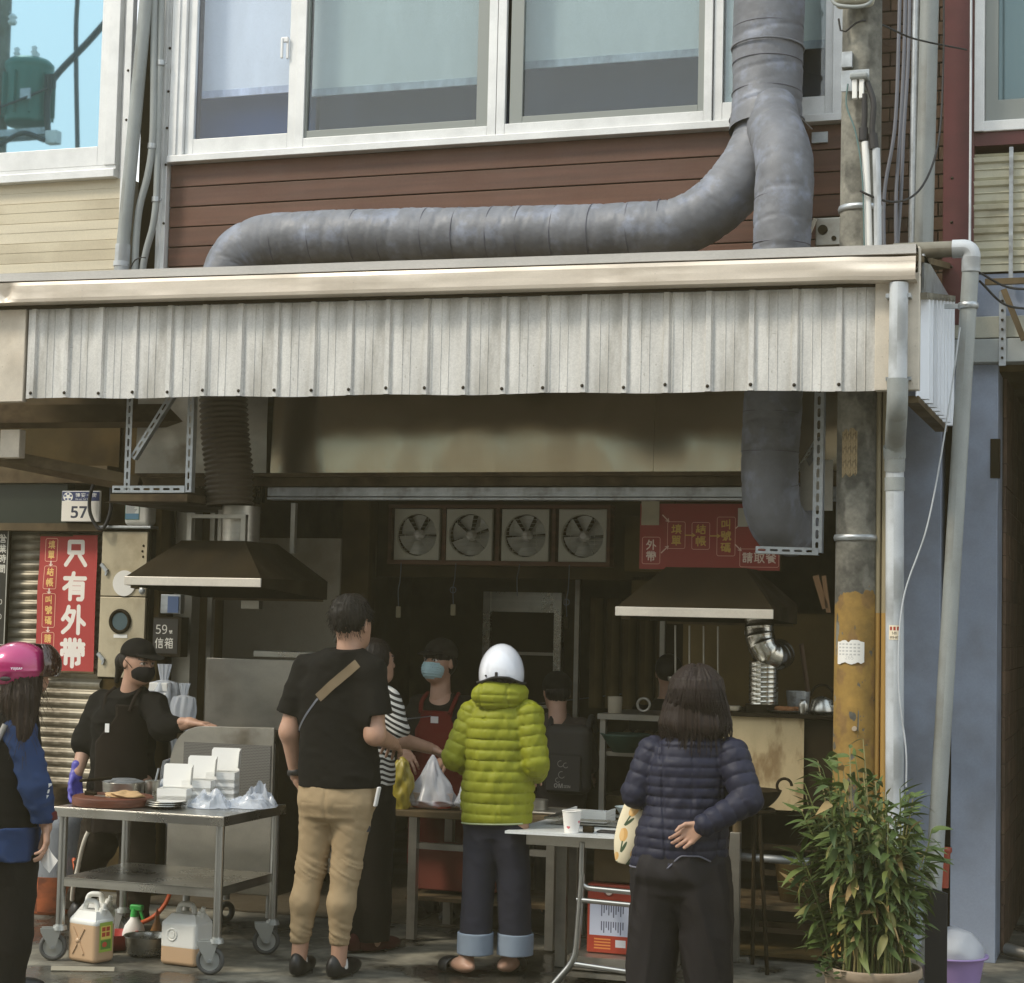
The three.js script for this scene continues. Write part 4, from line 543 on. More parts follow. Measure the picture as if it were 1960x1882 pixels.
// ---------- drain pipes, wires ----------
{
  const t = thing('downpipe', 'pale downpipe dropping from the gutter in front of the pole', 'pipe');
  part(t, 'upper_pipe', rod([1.79, 2.72, 0.068], [1.792, 3.162, 0.068], 0.041, 0.041, 24), M.pvcWhite); part(t, 'elbow', bentPipe([[1.79, 2.74, 0.068], [1.789, 2.62, 0.065], [1.745, 2.47, -0.22], [1.742, 2.36, -0.24]], 0.046, 0.09, 20), M.pvc); part(t, 'lower_pipe', rod([1.762, 0.0, -0.24], [1.742, 2.38, -0.24], 0.041, 0.041, 24), M.pvcWhite);
  pieces(t, 'socket', [rod([1.743, 2.27, -0.24], [1.742, 2.33, -0.24], 0.045), rod([1.742, 2.42, -0.235], [1.743, 2.47, -0.21], 0.05)], M.pvc);
  pieces(t, 'bracket', [bb(1.735, 1.845, 3.095, 3.115, 0.02, 0.08, 0.003), bb(1.735, 1.845, 2.735, 2.75, 0.02, 0.05)], M.galv);
  const st = single('sticker', 'small cream sticker with a phone number on the white downpipe', 'sticker', cylPatch(0.0425, -0.5, 0.75, 1.6, 1.665), new THREE.MeshStandardMaterial({ roughness: 0.7, map: canvasTex(128, 96, (g) => { g.fillStyle = '#e4d6bc'; g.fillRect(0, 0, 128, 96); g.fillStyle = '#a03828'; for (let k = 0; k < 3; k++) g.fillRect(12 + k * 38, 10, 24, 24); g.fillStyle = '#3a342c'; g.font = 'bold 26px sans-serif'; g.fillText('1-99', 34, 62); g.font = 'bold 22px sans-serif'; g.fillText('0958-687', 12, 88); }) })); st.position.set(1.748, 0, -0.24);
  const u = thing('grey_drain', 'grey drain pipe with a pale elbow leaning down the right of the awning', 'pipe');
  part(u, 'top_run', rod([1.72, 3.376, -0.3], [2.03, 3.376, -0.3], 0.037, 0.037, 24), M.concrete); part(u, 'elbow', bentPipe([[1.985, 3.376, -0.3], [2.068, 3.376, -0.3], [2.066, 3.27, -0.305]], 0.042, 0.08, 20), M.pvcWhite); part(u, 'long_run', rod([1.895, 0.15, -0.38], [2.066, 3.3, -0.305], 0.0375, 0.0375, 24), M.pvc);
  part(u, 'clip', merge(at(new THREE.TorusGeometry(0.041, 0.006, 6, 24).rotateX(Math.PI / 2).scale(1, 2.6, 1), 2.055, 3.115, -0.31), bb(1.95, 2.02, 3.105, 3.125, -0.32, -0.3)), M.galv);
  single('white_cable', 'thin white cable hanging straight down in front of the red column', 'cable', tube([[2.05, 5.3, -0.4], [2.052, 4.4, -0.4], [2.056, 3.4, -0.36]], 0.006, 20, 6), M.pvcWhite);
  single('slack_string', 'pale slack string running down from the awning side to the downpipe', 'string', tube([[2.03, 3.0, -0.2], [1.97, 2.55, -0.2], [1.89, 2.1, -0.2], [1.79, 1.78, -0.2], [1.775, 1.4, -0.19], [1.81, 1.1, -0.19], [1.81, 0.95, -0.2]], 0.004, 60, 6), M.pvcWhite);
  // pipes in the gap left of the brown wall
  const g = thing('gap_pipe', 'fat grey drain pipe leaning in the gap left of the brown wall', 'pipe', 'pipes in the gap');
  part(g, 'run', rod([-2.866, 3.75, -1.25], [-2.735, 5.8, -1.25], 0.039, 0.039, 24), M.pvc); part(g, 'socket', merge(rod([-2.872, 3.5, -1.25], [-2.863, 3.79, -1.25], 0.045), rod([-2.87, 3.66, -1.25], [-2.869, 3.69, -1.25], 0.048)), M.pvcWhite);
  const h = thing('gap_pipe', 'middle grey conduit bending in the gap left of the brown wall', 'pipe', 'pipes in the gap'); part(h, 'run', tube([[-2.742, 5.8, -1.28], [-2.725, 5.0, -1.28], [-2.712, 4.38, -1.28], [-2.735, 4.2, -1.28], [-2.78, 4.02, -1.28], [-2.795, 3.85, -1.28], [-2.795, 3.4, -1.28]], 0.021, 70, 14), M.pvc); part(h, 'clip', rod([-2.714, 4.36, -1.28], [-2.712, 4.39, -1.28], 0.026), M.galv);
  const k = thing('gap_pipe', 'right grey conduit clipped to the white corner post', 'pipe', 'pipes in the gap'); part(k, 'run', tube([[-2.7, 5.8, -1.3], [-2.692, 5.0, -1.3], [-2.685, 4.3, -1.3], [-2.684, 4.05, -1.3], [-2.7, 3.9, -1.3], [-2.735, 3.77, -1.3], [-2.757, 3.65, -1.3], [-2.757, 3.4, -1.3]], 0.02, 70, 14), M.pvc);
  for (const y of [4.045, 4.86]) part(k, 'clip', merge(rod([-2.685, y, -1.3], [-2.685, y + 0.03, -1.3], 0.025), bb(-2.685, -2.65, y + 0.01, y + 0.02, -1.31, -1.3)), M.galv);
  single('loose_wire', 'short dark wire poking out above the gutter by the white post', 'wire', tube([[-2.78, 3.64, -1.2], [-2.74, 3.68, -1.18], [-2.68, 3.69, -1.16], [-2.655, 3.685, -1.15]], 0.004, 12, 6), M.wire);
  // dark gap right of the pole with wires
  const tile = thing('tiled_wall', 'dark tiled side wall behind the wires right of the pole', 'wall'); part(tile, 'backing', bb(1.42, 1.86, 3.0, 6.3, -1.75, -1.66), M.mortar);
  for (let r = 0; r < 26; r++) for (let c = 0; c < 4; c++) part(tile, 'tile', bb(1.44 + c * 0.104 + (r % 2) * 0.05 - 0.02, 1.44 + c * 0.104 + (r % 2) * 0.05 + 0.078, 3.3 + r * 0.075, 3.3 + r * 0.075 + 0.068, -1.66, -1.648, 0.003), M.brickDark[(r + c) % 3]);
  const wires = [[[[1.665, 5.2, -0.9], [1.66, 4.6, -0.9], [1.64, 4.1, -0.92], [1.59, 3.8, -0.95], [1.595, 3.4, -0.95]], 'left grey wire curving in the gap beside the pole'], [[[1.685, 5.2, -0.95], [1.68, 4.5, -0.95], [1.66, 4.05, -0.96], [1.645, 3.8, -0.97], [1.648, 3.4, -0.97]], 'middle grey wire hanging in the gap beside the pole'], [[[1.7, 5.2, -1.0], [1.695, 4.5, -1.0], [1.675, 4.1, -1.0], [1.665, 3.8, -1.0], [1.64, 3.4, -1.0]], 'right grey wire hanging in the gap beside the pole']];
  for (const [p, l] of wires) single('hanging_wire', l, 'wire', tube(p, 0.009, 40, 8), M.wireGrey, 'wires beside the pole');
  single('metal_conduit', 'mottled galvanised conduit in the gap right of the pole', 'conduit', rod([1.7, 3.3, -1.15], [1.722, 5.8, -1.15], 0.019, 0.019, 16), M.galv);
  single('fat_pipe', 'fat pale grey vent pipe beside the red column', 'pipe', rod([1.755, 3.2, -1.15], [1.795, 5.8, -1.15], 0.047, 0.047, 24), M.pvc);
  single('tie_wire', 'thin black wire strung from the pole to the red column', 'wire', tube([[1.45, 4.5, -0.34], [1.47, 4.43, -0.33], [1.55, 4.48, -0.34], [1.75, 4.52, -0.8], [1.95, 4.6, -1.3]], 0.005, 40, 6), M.wire);
  single('tie_wire', 'black wire looping from the red column down to the white conduits', 'wire', tube([[1.86, 5.2, -1.0], [1.865, 4.4, -1.0], [1.85, 4.0, -0.9], [1.79, 3.75, -0.7], [1.7, 3.64, -0.45], [1.6, 3.64, -0.26], [1.57, 3.66, -0.27]], 0.0055, 60, 6), M.wire);
  single('tie_wire', 'pair of thin wires sagging behind the grey drain elbow', 'wire', merge(tube([[2.09, 3.26, -0.5], [2.18, 3.2, -0.8], [2.3, 3.22, -1.1]], 0.006, 16, 6), tube([[2.09, 3.3, -0.5], [2.2, 3.28, -0.8], [2.36, 3.32, -1.1]], 0.006, 16, 6)), M.wire);
  const jb = thing('junction_box', 'small rusty junction box standing on the awning roof beside the pole', 'junction box'); part(jb, 'case', box(0.125, 0.14, 0.1, 1.335, 3.59, -0.86, 0.006), M.stainDull); part(jb, 'knockout', merge(at(new THREE.CylinderGeometry(0.024, 0.024, 0.01, 20).rotateX(Math.PI / 2), 1.31, 3.6, -0.808), at(new THREE.CylinderGeometry(0.012, 0.012, 0.01, 14).rotateX(Math.PI / 2), 1.365, 3.555, -0.808)), M.dark);
  single('wood_stick', 'pale offcut of wood leaning against the junction box', 'stick', bar([1.21, 3.5, -0.8], [1.275, 3.655, -0.8], 0.018, 0.012), mat([206, 196, 178], 0.8));
}

// ---------- steel trolley ----------
const P = {
  bagFilm: mat([232, 236, 242], 0.22, 0, { transmission: 0.62, thickness: 0, ior: 1.45, side: THREE.DoubleSide, flatShading: true }),
  bagClear: mat([226, 230, 236], 0.28, 0, { transmission: 0.55, thickness: 0, ior: 1.35, side: THREE.DoubleSide }),
  plasticWhite: mat([244, 244, 238], 0.35, 0, { transmission: 0.15, thickness: 0, ior: 1.4 }),
  liquid: mat([196, 164, 130], 0.3), card: mat([236, 234, 228], 0.75), cardIn: mat([214, 212, 204], 0.8), steelTube: mat([168, 168, 164], 0.28, 0.95), castGrey: mat([176, 178, 174], 0.4, 0.6), tyre: mat([78, 78, 76], 0.7),
  board: worn([96, 52, 34], { amp: 0.3, sx: 4, sy: 4, tile: 0.4, rough: 0.55, seed: 161, size: 256 }), redPlastic: mat([176, 62, 58], 0.4), orange: mat([196, 88, 44], 0.5), purple: mat([156, 132, 184], 0.4), green: mat([52, 168, 72], 0.45),
};
function caster(parent, x, z, turn, top = 0.165) {
  const c = part(parent, 'caster', merge(at(new THREE.CylinderGeometry(0.03, 0.034, 0.02, 20), x, top - 0.01, z), at(new THREE.CylinderGeometry(0.018, 0.022, 0.03, 16), x, top + 0.012, z)), P.castGrey);
  const q = new THREE.Group(); const off = 0.028, wx = x + Math.sin(turn) * off, wz = z + Math.cos(turn) * off, R = 0.066;
  const place = (g) => g.rotateY(turn).translate(wx, R, wz);
  part(c, 'tyre', place(new THREE.TorusGeometry(R - 0.012, 0.012, 10, 32).rotateY(Math.PI / 2).scale(1.25, 1, 1)), P.tyre);
  part(c, 'rim', place(lathe([[0, 0.014], [0.012, 0.016], [0.016, 0.01], [0.04, 0.007], [0.05, 0.012], [0.054, 0.008], [0.054, -0.008], [0.05, -0.012], [0.04, -0.007], [0.016, -0.01], [0.012, -0.016], [0, -0.014]], 28).rotateZ(Math.PI / 2)), P.castGrey);
  const fork = (s) => { const g = extr([[-0.012, -0.008], [0.012, -0.008], [0.034, 0.075], [0.03, 0.088], [-0.058, 0.088], [-0.056, 0.07]], 0.004, 0.001).rotateY(Math.PI / 2).translate(s * 0.022 - 0.002, R, 0); return g.rotateY(turn).translate(wx, 0, wz); };
  part(c, 'fork', fork(1), P.castGrey); part(c, 'fork', fork(-1), P.castGrey); part(c, 'axle', place(new THREE.CylinderGeometry(0.008, 0.008, 0.06, 12).rotateZ(Math.PI / 2)), M.galv);
}
{
  const t = thing('steel_trolley', 'two tier stainless trolley on casters in front of the cook', 'trolley');
  const x0 = -2.07, x1 = -1.175, z0 = -0.13, z1 = 0.53, y = 0.722;
  part(t, 'top', merge(bb(x0, x1, y - 0.006, y, z0, z1, 0.002), bb(x0, x1, y - 0.045, y - 0.004, z1 - 0.008, z1, 0.002), bb(x0, x1, y - 0.045, y - 0.004, z0, z0 + 0.008), bb(x0, x0 + 0.008, y - 0.045, y - 0.004, z0 + 0.01, z1 - 0.01), bb(x1 - 0.008, x1, y - 0.045, y - 0.004, z0 + 0.01, z1 - 0.01)), M.stainless);
  part(t, 'lower_shelf', merge(bb(x0 + 0.04, x1 - 0.04, 0.386, 0.392, z0 + 0.03, z1 - 0.03), bb(x0 + 0.04, x1 - 0.04, 0.35, 0.388, z1 - 0.036, z1 - 0.03), bb(x1 - 0.046, x1 - 0.04, 0.35, 0.388, z0 + 0.03, z1 - 0.04)), M.stainless);
  for (const [x, z, a] of [[-2.035, 0.49, -1.15], [-1.21, 0.49, -1.3], [-1.21, -0.09, -1.1], [-2.035, -0.09, -1.4]]) { part(t, 'leg', rod([x, 0.16, z], [x, y - 0.04, z], 0.0205, 0.0205, 20), P.steelTube); caster(t, x, z, a); }
}
// things on the trolley
{
  const y = 0.722;
  single('chopping_board', 'thick round dark red chopping board on the trolley', 'chopping board', lathe([[0, 0], [0.185, 0], [0.192, 0.006], [0.192, 0.038], [0.186, 0.045], [0, 0.045]], 48).translate(-1.87, y, 0.33), P.board);
  const dough = new THREE.SphereGeometry(1, 40, 20); { const p = dough.attributes.position; for (let i = 0; i < p.count; i++) { const n = 0.75 + 0.6 * n3(p.getX(i) * 3 + 5, p.getY(i) * 3, p.getZ(i) * 3); p.setXYZ(i, p.getX(i) * 0.085 * n, Math.max(-0.1, p.getY(i)) * 0.022 * n, p.getZ(i) * 0.07 * n); } dough.computeVertexNormals(); }
  single('flatbread', 'crumpled tan flatbread lying on the chopping board', 'bread', dough.translate(-1.79, y + 0.05, 0.36), mat([186, 152, 108], 0.8));
  const k = thing('cleaver', 'small knife lying at the edge of the chopping board', 'knife'); part(k, 'blade', hexa([[-1.93, y + 0.046, 0.36], [-1.82, y + 0.046, 0.40], [-1.83, y + 0.046, 0.425], [-1.93, y + 0.046, 0.4]], [[-1.93, y + 0.049, 0.36], [-1.82, y + 0.049, 0.4], [-1.83, y + 0.049, 0.425], [-1.93, y + 0.049, 0.4]]), M.stainless); part(k, 'handle', bar([-2.0, y + 0.055, 0.37], [-1.93, y + 0.052, 0.382], 0.02, 0.014, 0, 0.004), M.black);
  const pot = thing('saucepan', 'dented aluminium saucepan with a black handle behind the chopping board', 'pot');
  part(pot, 'body', lathe([[0, 0.004], [0.09, 0.004], [0.098, 0.012], [0.102, 0.085], [0.106, 0.088], [0.1, 0.089], [0.094, 0.02], [0, 0.012]], 40).translate(-1.96, y, 0.08), M.stainless); part(pot, 'lid', lathe([[0.1, 0.09], [0.06, 0.102], [0, 0.106]], 32).translate(-1.96, y, 0.08), M.galv); part(pot, 'handle', bar([-1.98, y + 0.11, 0.16], [-2.06, y + 0.105, 0.32], 0.018, 0.012, 0, 0.004), M.black);
  const cup = thing('utensil_cup', 'steel cup with a spoon beside the saucepan', 'cup'); part(cup, 'cup', lathe([[0, 0], [0.034, 0], [0.038, 0.1], [0.034, 0.1], [0.03, 0.01], [0, 0.01]], 24).translate(-1.81, y, 0.06), M.stainless); part(cup, 'spoon', rod([-1.81, y + 0.03, 0.06], [-1.785, y + 0.16, 0.05], 0.005), M.galv);
  for (let i = 0; i < 3; i++) single('steel_plate', ['lowest of the stacked steel plates on the trolley', 'middle of the stacked steel plates on the trolley', 'topmost of the stacked steel plates on the trolley'][i], 'plate', lathe([[0, 0], [0.06, 0], [0.092, 0.014], [0.096, 0.014], [0.096, 0.018], [0.09, 0.017], [0.058, 0.004], [0, 0.004]], 40).translate(-1.59 + i * 0.002, y + i * 0.009, 0.32 - i * 0.002), M.stainless, 'stacked steel plates');
  // paper lunch boxes with the lids standing up
  const lab = ['front white paper lunch box with its lid up', 'middle white paper lunch box with its lid up', 'rear white paper lunch box with the tallest lid'];
  [[-1.6, 0.22, 0.0], [-1.535, 0.1, 0.045], [-1.47, -0.02, 0.085]].forEach(([x, z, lift], i) => {
    const b = thing('lunch_box', lab[i], 'lunch box', 'paper lunch boxes on the trolley', [x, y, z], 0.25);
    const n = 2 + i * 1; for (let q = 0; q < n; q++) part(b, 'tray', merge(bb(-0.07, 0.07, q * 0.034, q * 0.034 + 0.003, -0.055, 0.055), bb(-0.07, 0.07, q * 0.034, q * 0.034 + 0.052, 0.053, 0.056), bb(-0.07, 0.07, q * 0.034, q * 0.034 + 0.052, -0.056, -0.053), bb(-0.072, -0.069, q * 0.034, q * 0.034 + 0.052, -0.055, 0.055), bb(0.069, 0.072, q * 0.034, q * 0.034 + 0.052, -0.055, 0.055)), P.card);
    const top = (n - 1) * 0.034 + 0.052; const s = new THREE.Shape([[-0.07, 0], [0.07, 0], [0.072, 0.03], [0.072, 0.1], [0.064, 0.112], [-0.064, 0.112], [-0.072, 0.1], [-0.072, 0.03]].map((q) => new THREE.Vector2(...q))); const l = part(b, 'lid', boxUV(new THREE.ExtrudeGeometry(s, { depth: 0.003, bevelEnabled: false })), P.card); l.position.set(0, top, -0.052); l.rotation.x = -0.16;
    part(b, 'lid_flap', hexa([[0.07, top + 0.01, -0.05], [0.073, top + 0.01, -0.05], [0.073, top + 0.02, -0.005], [0.07, top + 0.02, -0.005]], [[0.07, top + 0.11, -0.07], [0.073, top + 0.11, -0.07], [0.073, top + 0.095, -0.03], [0.07, top + 0.095, -0.03]]), P.cardIn);
  });
  // crumpled film: a folded upper and lower sheet with an uneven outline, crisp facets
  const bag = (label, x, y2, z, sx, sy, sz, seed, m = P.bagFilm) => { const f = (lift) => surf(30, 15, (u, v) => { const a = u * 6.2832, rr0 = v * (0.8 + 0.5 * n3(Math.cos(a) * 1.6 + seed, Math.sin(a) * 1.6, seed)), c = Math.cos(a) * rr0, d = Math.sin(a) * rr0, h = lift * (1 - v * v) * (0.25 + 1.5 * Math.pow(ridge(c + seed, 0.3, d, 2.3, 1, 2.3), 2)) + 0.18 * (n3(c * 5 + seed, 1, d * 5) - 0.4) * lift; return [c * sx, Math.max(0.001, h * sy), d * sz]; }); const g = merge(f(1), f(0.12)); g.computeVertexNormals(); return single('plastic_bag', label, 'bag', g.translate(x, y2, z), m); };
  const hangBag = (label, x, y2, z, w, h, seed) => { const g = surf(56, 24, (u, v) => { const a = u * 6.2832, k = v < 0.72 ? Math.sqrt(clamp(Math.sin(clamp(v / 0.72) * 2.4 + 0.12))) : mix(0.2, 0.42, (v - 0.72) / 0.28), r = w * k * (1 + 0.22 * (n3(Math.cos(a) * 3 + seed, v * 2.5, Math.sin(a) * 3) - 0.5) + 0.1 * Math.sin(a * 9 + seed + v * 3) * sstep(0.3, 0.7, v)); return [Math.cos(a) * r, v * h, Math.sin(a) * r * 0.6]; }); return single('plastic_bag', label, 'bag', g.translate(x, y2, z), P.bagFilm); };
  bag('crumpled clear plastic bag beside the lunch boxes', -1.42, y + 0.001, 0.18, 0.12, 0.055, 0.1, 3); bag('thin clear plastic bag at the right end of the trolley', -1.28, y + 0.001, 0.08, 0.13, 0.035, 0.1, 8); bag('peaked clear plastic bag behind the right end of the trolley', -1.27, y + 0.001, -0.02, 0.09, 0.07, 0.07, 12);
  bag('clear plastic bag lying behind the saucepan', -1.74, y + 0.001, -0.02, 0.1, 0.08, 0.07, 17);
  hangBag('clear plastic bag hung beside the mailbox shelf', -2.52, 0.99, -1.3, 0.1, 0.36, 23); hangBag('tied clear plastic bag hanging behind the cook', -2.2, 1.0, -0.95, 0.075, 0.26, 27); hangBag('long clear plastic bag hanging by the oven', -2.1, 0.5, -0.7, 0.09, 0.5, 31);
}
// ---------- under the trolley ----------
function jug(label, x, z, turn, w, h, level, opts = {}) {
  const t = thing('plastic_jug', label, 'jug', 'plastic jugs under the trolley', [x, 0.002, z], turn), d = w * 0.72;
  part(t, 'shell', merge(bb(-w / 2, w / 2, level - 0.03, h * 0.72, -d / 2, d / 2, 0.022), hexa([[-w / 2 + 0.006, h * 0.68, d / 2 - 0.006], [w / 2 - 0.006, h * 0.68, d / 2 - 0.006], [w / 2 - 0.006, h * 0.68, -d / 2 + 0.006], [-w / 2 + 0.006, h * 0.68, -d / 2 + 0.006]], [[-w * 0.28, h * 0.83, d * 0.3], [w * 0.36, h * 0.83, d * 0.3], [w * 0.36, h * 0.83, -d * 0.3], [-w * 0.28, h * 0.83, -d * 0.3]])), P.plasticWhite);
  part(t, 'filled_part', bb(-w / 2 + 0.0005, w / 2 - 0.0005, 0, level + 0.004, -d / 2 + 0.0005, d / 2 - 0.0005, 0.022), P.liquid, 'amber lower part filled with liquid');
  part(t, 'handle', bentPipe([[-w * 0.26, h * 0.78, 0], [-w * 0.22, h * 0.97, 0], [w * 0.16, h * 0.97, 0], [w * 0.2, h * 0.78, 0]], 0.013, 0.03, 12), P.plasticWhite); part(t, 'cap', merge(rod([w * 0.34, h * 0.78, 0], [w * 0.4, h * 0.88, 0], 0.018), rod([w * 0.4, h * 0.88, 0], [w * 0.44, h * 0.95, 0], 0.01)), P.plasticWhite);
  if (opts.emboss) part(t, 'emblem', merge(at(new THREE.TorusGeometry(0.026, 0.005, 8, 28), -w * 0.16, h * 0.5, d / 2), at(new THREE.CylinderGeometry(0.016, 0.016, 0.01, 20).rotateX(Math.PI / 2), -w * 0.16, h * 0.5, d / 2)), P.plasticWhite);
  if (opts.cross) part(t, 'rib', merge(bar([-w * 0.3, h * 0.14, d / 2], [w * 0.1, h * 0.56, d / 2], 0.014, 0.01), bar([w * 0.1, h * 0.14, d / 2], [-w * 0.3, h * 0.56, d / 2], 0.014, 0.01), at(new THREE.SphereGeometry(0.016, 14, 8), -w * 0.1, h * 0.35, d / 2 - 0.004)), P.liquid);
  if (opts.label) { const m = new THREE.MeshStandardMaterial({ roughness: 0.5, map: canvasTex(96, 200, (g) => { g.fillStyle = '#9fb84a'; g.fillRect(0, 0, 96, 200); g.fillStyle = '#e8cf6a'; g.fillRect(10, 24, 76, 90); g.fillStyle = '#b8482c'; for (const [a, b] of [[18, 32], [50, 32], [18, 68], [50, 68]]) g.fillRect(a, b, 26, 28); g.fillStyle = '#5d8a3a'; g.fillRect(10, 120, 76, 62); g.fillStyle = '#c8503a'; g.beginPath(); g.arc(40, 150, 18, 0, 7); g.fill(); }) }); const o = part(t, 'label', printed(d * 0.62, h * 0.48, 0, 0, 0, 0, 1, 1), m); o.rotation.y = Math.PI / 2; o.position.set(w / 2 + 0.002, h * 0.42, 0); }
  return t;
}
jug('plastic jug of brown liquid with a green and red label under the trolley', -1.9, 0.43, -0.25, 0.185, 0.285, 0.19, { cross: 1, label: 1 });
jug('half empty plastic jug with a round emblem under the trolley', -1.46, 0.31, -0.12, 0.205, 0.285, 0.1, { emboss: 1 });
jug('empty white jug behind the trolley left leg', -2.02, 0.2, 0.2, 0.17, 0.28, 0.02, {});
{
  const b = thing('spray_bottle', 'white spray bottle with a green trigger head under the trolley', 'spray bottle', undefined, [-1.93, 0, -0.02]);
  part(b, 'bottle', lathe([[0, 0], [0.052, 0], [0.058, 0.01], [0.058, 0.06], [0.045, 0.1], [0.022, 0.13], [0.018, 0.15], [0, 0.15]], 30), M.white); part(b, 'trigger_head', merge(box(0.07, 0.03, 0.026, 0.012, 0.185, 0, 0.008), at(new THREE.CylinderGeometry(0.016, 0.022, 0.04, 16), 0, 0.162, 0), bar([0.03, 0.18, 0], [0.05, 0.13, 0], 0.012, 0.012)), P.green);
  const o = thing('sauce_bottle', 'small amber bottle beside the spray bottle', 'bottle', undefined, [-1.82, 0, -0.05]); part(o, 'bottle', lathe([[0, 0], [0.035, 0], [0.035, 0.07], [0.014, 0.12], [0.012, 0.15], [0, 0.15]], 20), mat([150, 104, 54], 0.4)); part(o, 'cap', at(new THREE.ConeGeometry(0.012, 0.04, 12), 0, 0.17, 0), P.orange);
  single('red_basin', 'small red plastic basin on the ground under the trolley', 'basin', lathe([[0, 0.004], [0.075, 0.004], [0.1, 0.07], [0.11, 0.075], [0.11, 0.08], [0.096, 0.078], [0.07, 0.012], [0, 0.012]], 36).translate(-1.955, 0, 0.1), P.redPlastic);
  single('steel_bowl', 'dented stainless mixing bowl on the ground under the trolley', 'bowl', lathe([[0, 0.004], [0.085, 0.004], [0.1, 0.02], [0.108, 0.09], [0.116, 0.094], [0.114, 0.098], [0.104, 0.094], [0.094, 0.024], [0, 0.012]], 40).translate(-1.735, 0, 0.19), M.stainless);
  const gas = thing('gas_cylinder', 'grey gas cylinder with red numbers and an orange foot by the shutter', 'gas cylinder', undefined, [-2.86, 0, -0.78]);
  const gt = canvasTex(1024, 256, (g) => { g.fillStyle = '#8f9296'; g.fillRect(0, 0, 1024, 256); g.fillStyle = '#7a2c22'; g.font = 'bold 96px monospace'; for (let k = 0; k < 4; k++) g.fillText('2470', k * 256 + 16, 150); grain(g, 1024, 256, 3000, 0.2); });
  part(gas, 'tank', lathe([[0.17, 0.2], [0.172, 0.46], [0.15, 0.53], [0.09, 0.57], [0.04, 0.585], [0.04, 0.62], [0, 0.62]], 44), new THREE.MeshStandardMaterial({ map: gt, roughness: 0.55, metalness: 0.2 })); part(gas, 'foot', lathe([[0.16, 0], [0.175, 0.02], [0.172, 0.2], [0.168, 0.205]], 44), worn([150, 78, 40], { amp: 0.25, tile: 0.4, rough: 0.7, stain: 0.5, seed: 171, size: 256 })); part(gas, 'collar', lathe([[0.1, 0.57], [0.105, 0.68], [0.098, 0.68], [0.095, 0.57]], 30), M.steelDark);
  single('gas_hose', 'orange gas hose coiled behind the trolley legs', 'hose', tube([[-2.3, 0.02, -0.4], [-2.2, 0.1, -0.42], [-2.12, 0.25, -0.45], [-2.05, 0.3, -0.48], [-2.0, 0.2, -0.5], [-2.05, 0.08, -0.45], [-2.2, 0.015, -0.35], [-2.5, 0.015, -0.5], [-2.7, 0.3, -0.7]], 0.012, 80, 8), P.orange);
  single('floor_stick', 'pale stick lying on the wet ground in front of the trolley', 'stick', bar([-1.93, 0.012, 0.72], [-1.66, 0.012, 0.62], 0.02, 0.008), mat([168, 160, 140], 0.8));
}
// ---------- griddle oven behind the trolley ----------
{
  const t = thing('griddle_oven', 'steel griddle oven with a rounded guard and perforated front behind the trolley', 'oven');
  const guard = new THREE.Shape(); guard.moveTo(-1.92, 0.3); guard.lineTo(-1.34, 0.3); guard.lineTo(-1.34, 1.078); guard.lineTo(-1.74, 1.07); guard.quadraticCurveTo(-1.9, 1.06, -1.92, 0.88); guard.closePath();
  part(t, 'guard', boxUV(new THREE.ExtrudeGeometry(guard, { depth: 0.012, bevelEnabled: true, bevelSize: 0.002, bevelThickness: 0.002, bevelSegments: 1 })).translate(0, 0, -0.32), M.stainDull);
  const perf = dataTex(256, (u, v) => { const a = u * 32, b = v * 32, ox = (Math.floor(b) % 2) * 0.5, d = Math.hypot((a + ox) % 1 - 0.5, b % 1 - 0.5); const k = d < 0.3 ? 0.16 : 0.5; return [k * 1.02, k, k * 0.95]; }); perf.repeat.set(4, 4);
  part(t, 'perforated_panel', bb(-1.84, -1.35, 0.66, 0.99, -0.306, -0.300), new THREE.MeshStandardMaterial({ map: perf, roughness: 0.45, metalness: 0.5 }));
  part(t, 'body', bb(-1.9, -1.32, 0.24, 0.64, -0.85, -0.33, 0.004), M.stainDull); part(t, 'side_panel', bb(-1.338, -1.318, 0.24, 1.06, -0.95, -0.33), M.black); part(t, 'hotplate', bb(-1.9, -1.32, 1.0, 1.03, -0.9, -0.33), M.black);
  part(t, 'splash_plate', bb(-2.045, -1.36, 1.02, 1.405, -0.92, -0.905, 0.003), M.stainDull, 'blotchy steel splash plate'); part(t, 'ledge', bb(-1.8, -1.4, 1.415, 1.45, -1.1, -0.98, 0.004), M.stainless);
  for (const [x, z] of [[-1.85, -0.4], [-1.38, -0.4], [-1.85, -0.85], [-1.38, -0.85]]) { part(t, 'leg', rod([x, 0.12, z], [x, 0.25, z], 0.018), P.castGrey); part(t, 'wheel', at(new THREE.TorusGeometry(0.04, 0.016, 8, 20).rotateY(1.1), x, 0.056, z), P.tyre); }
  part(t, 'pipe', rod([-1.84, 1.49, -2.15], [-1.72, 1.75, -2.15], 0.012), M.stainDull);
}
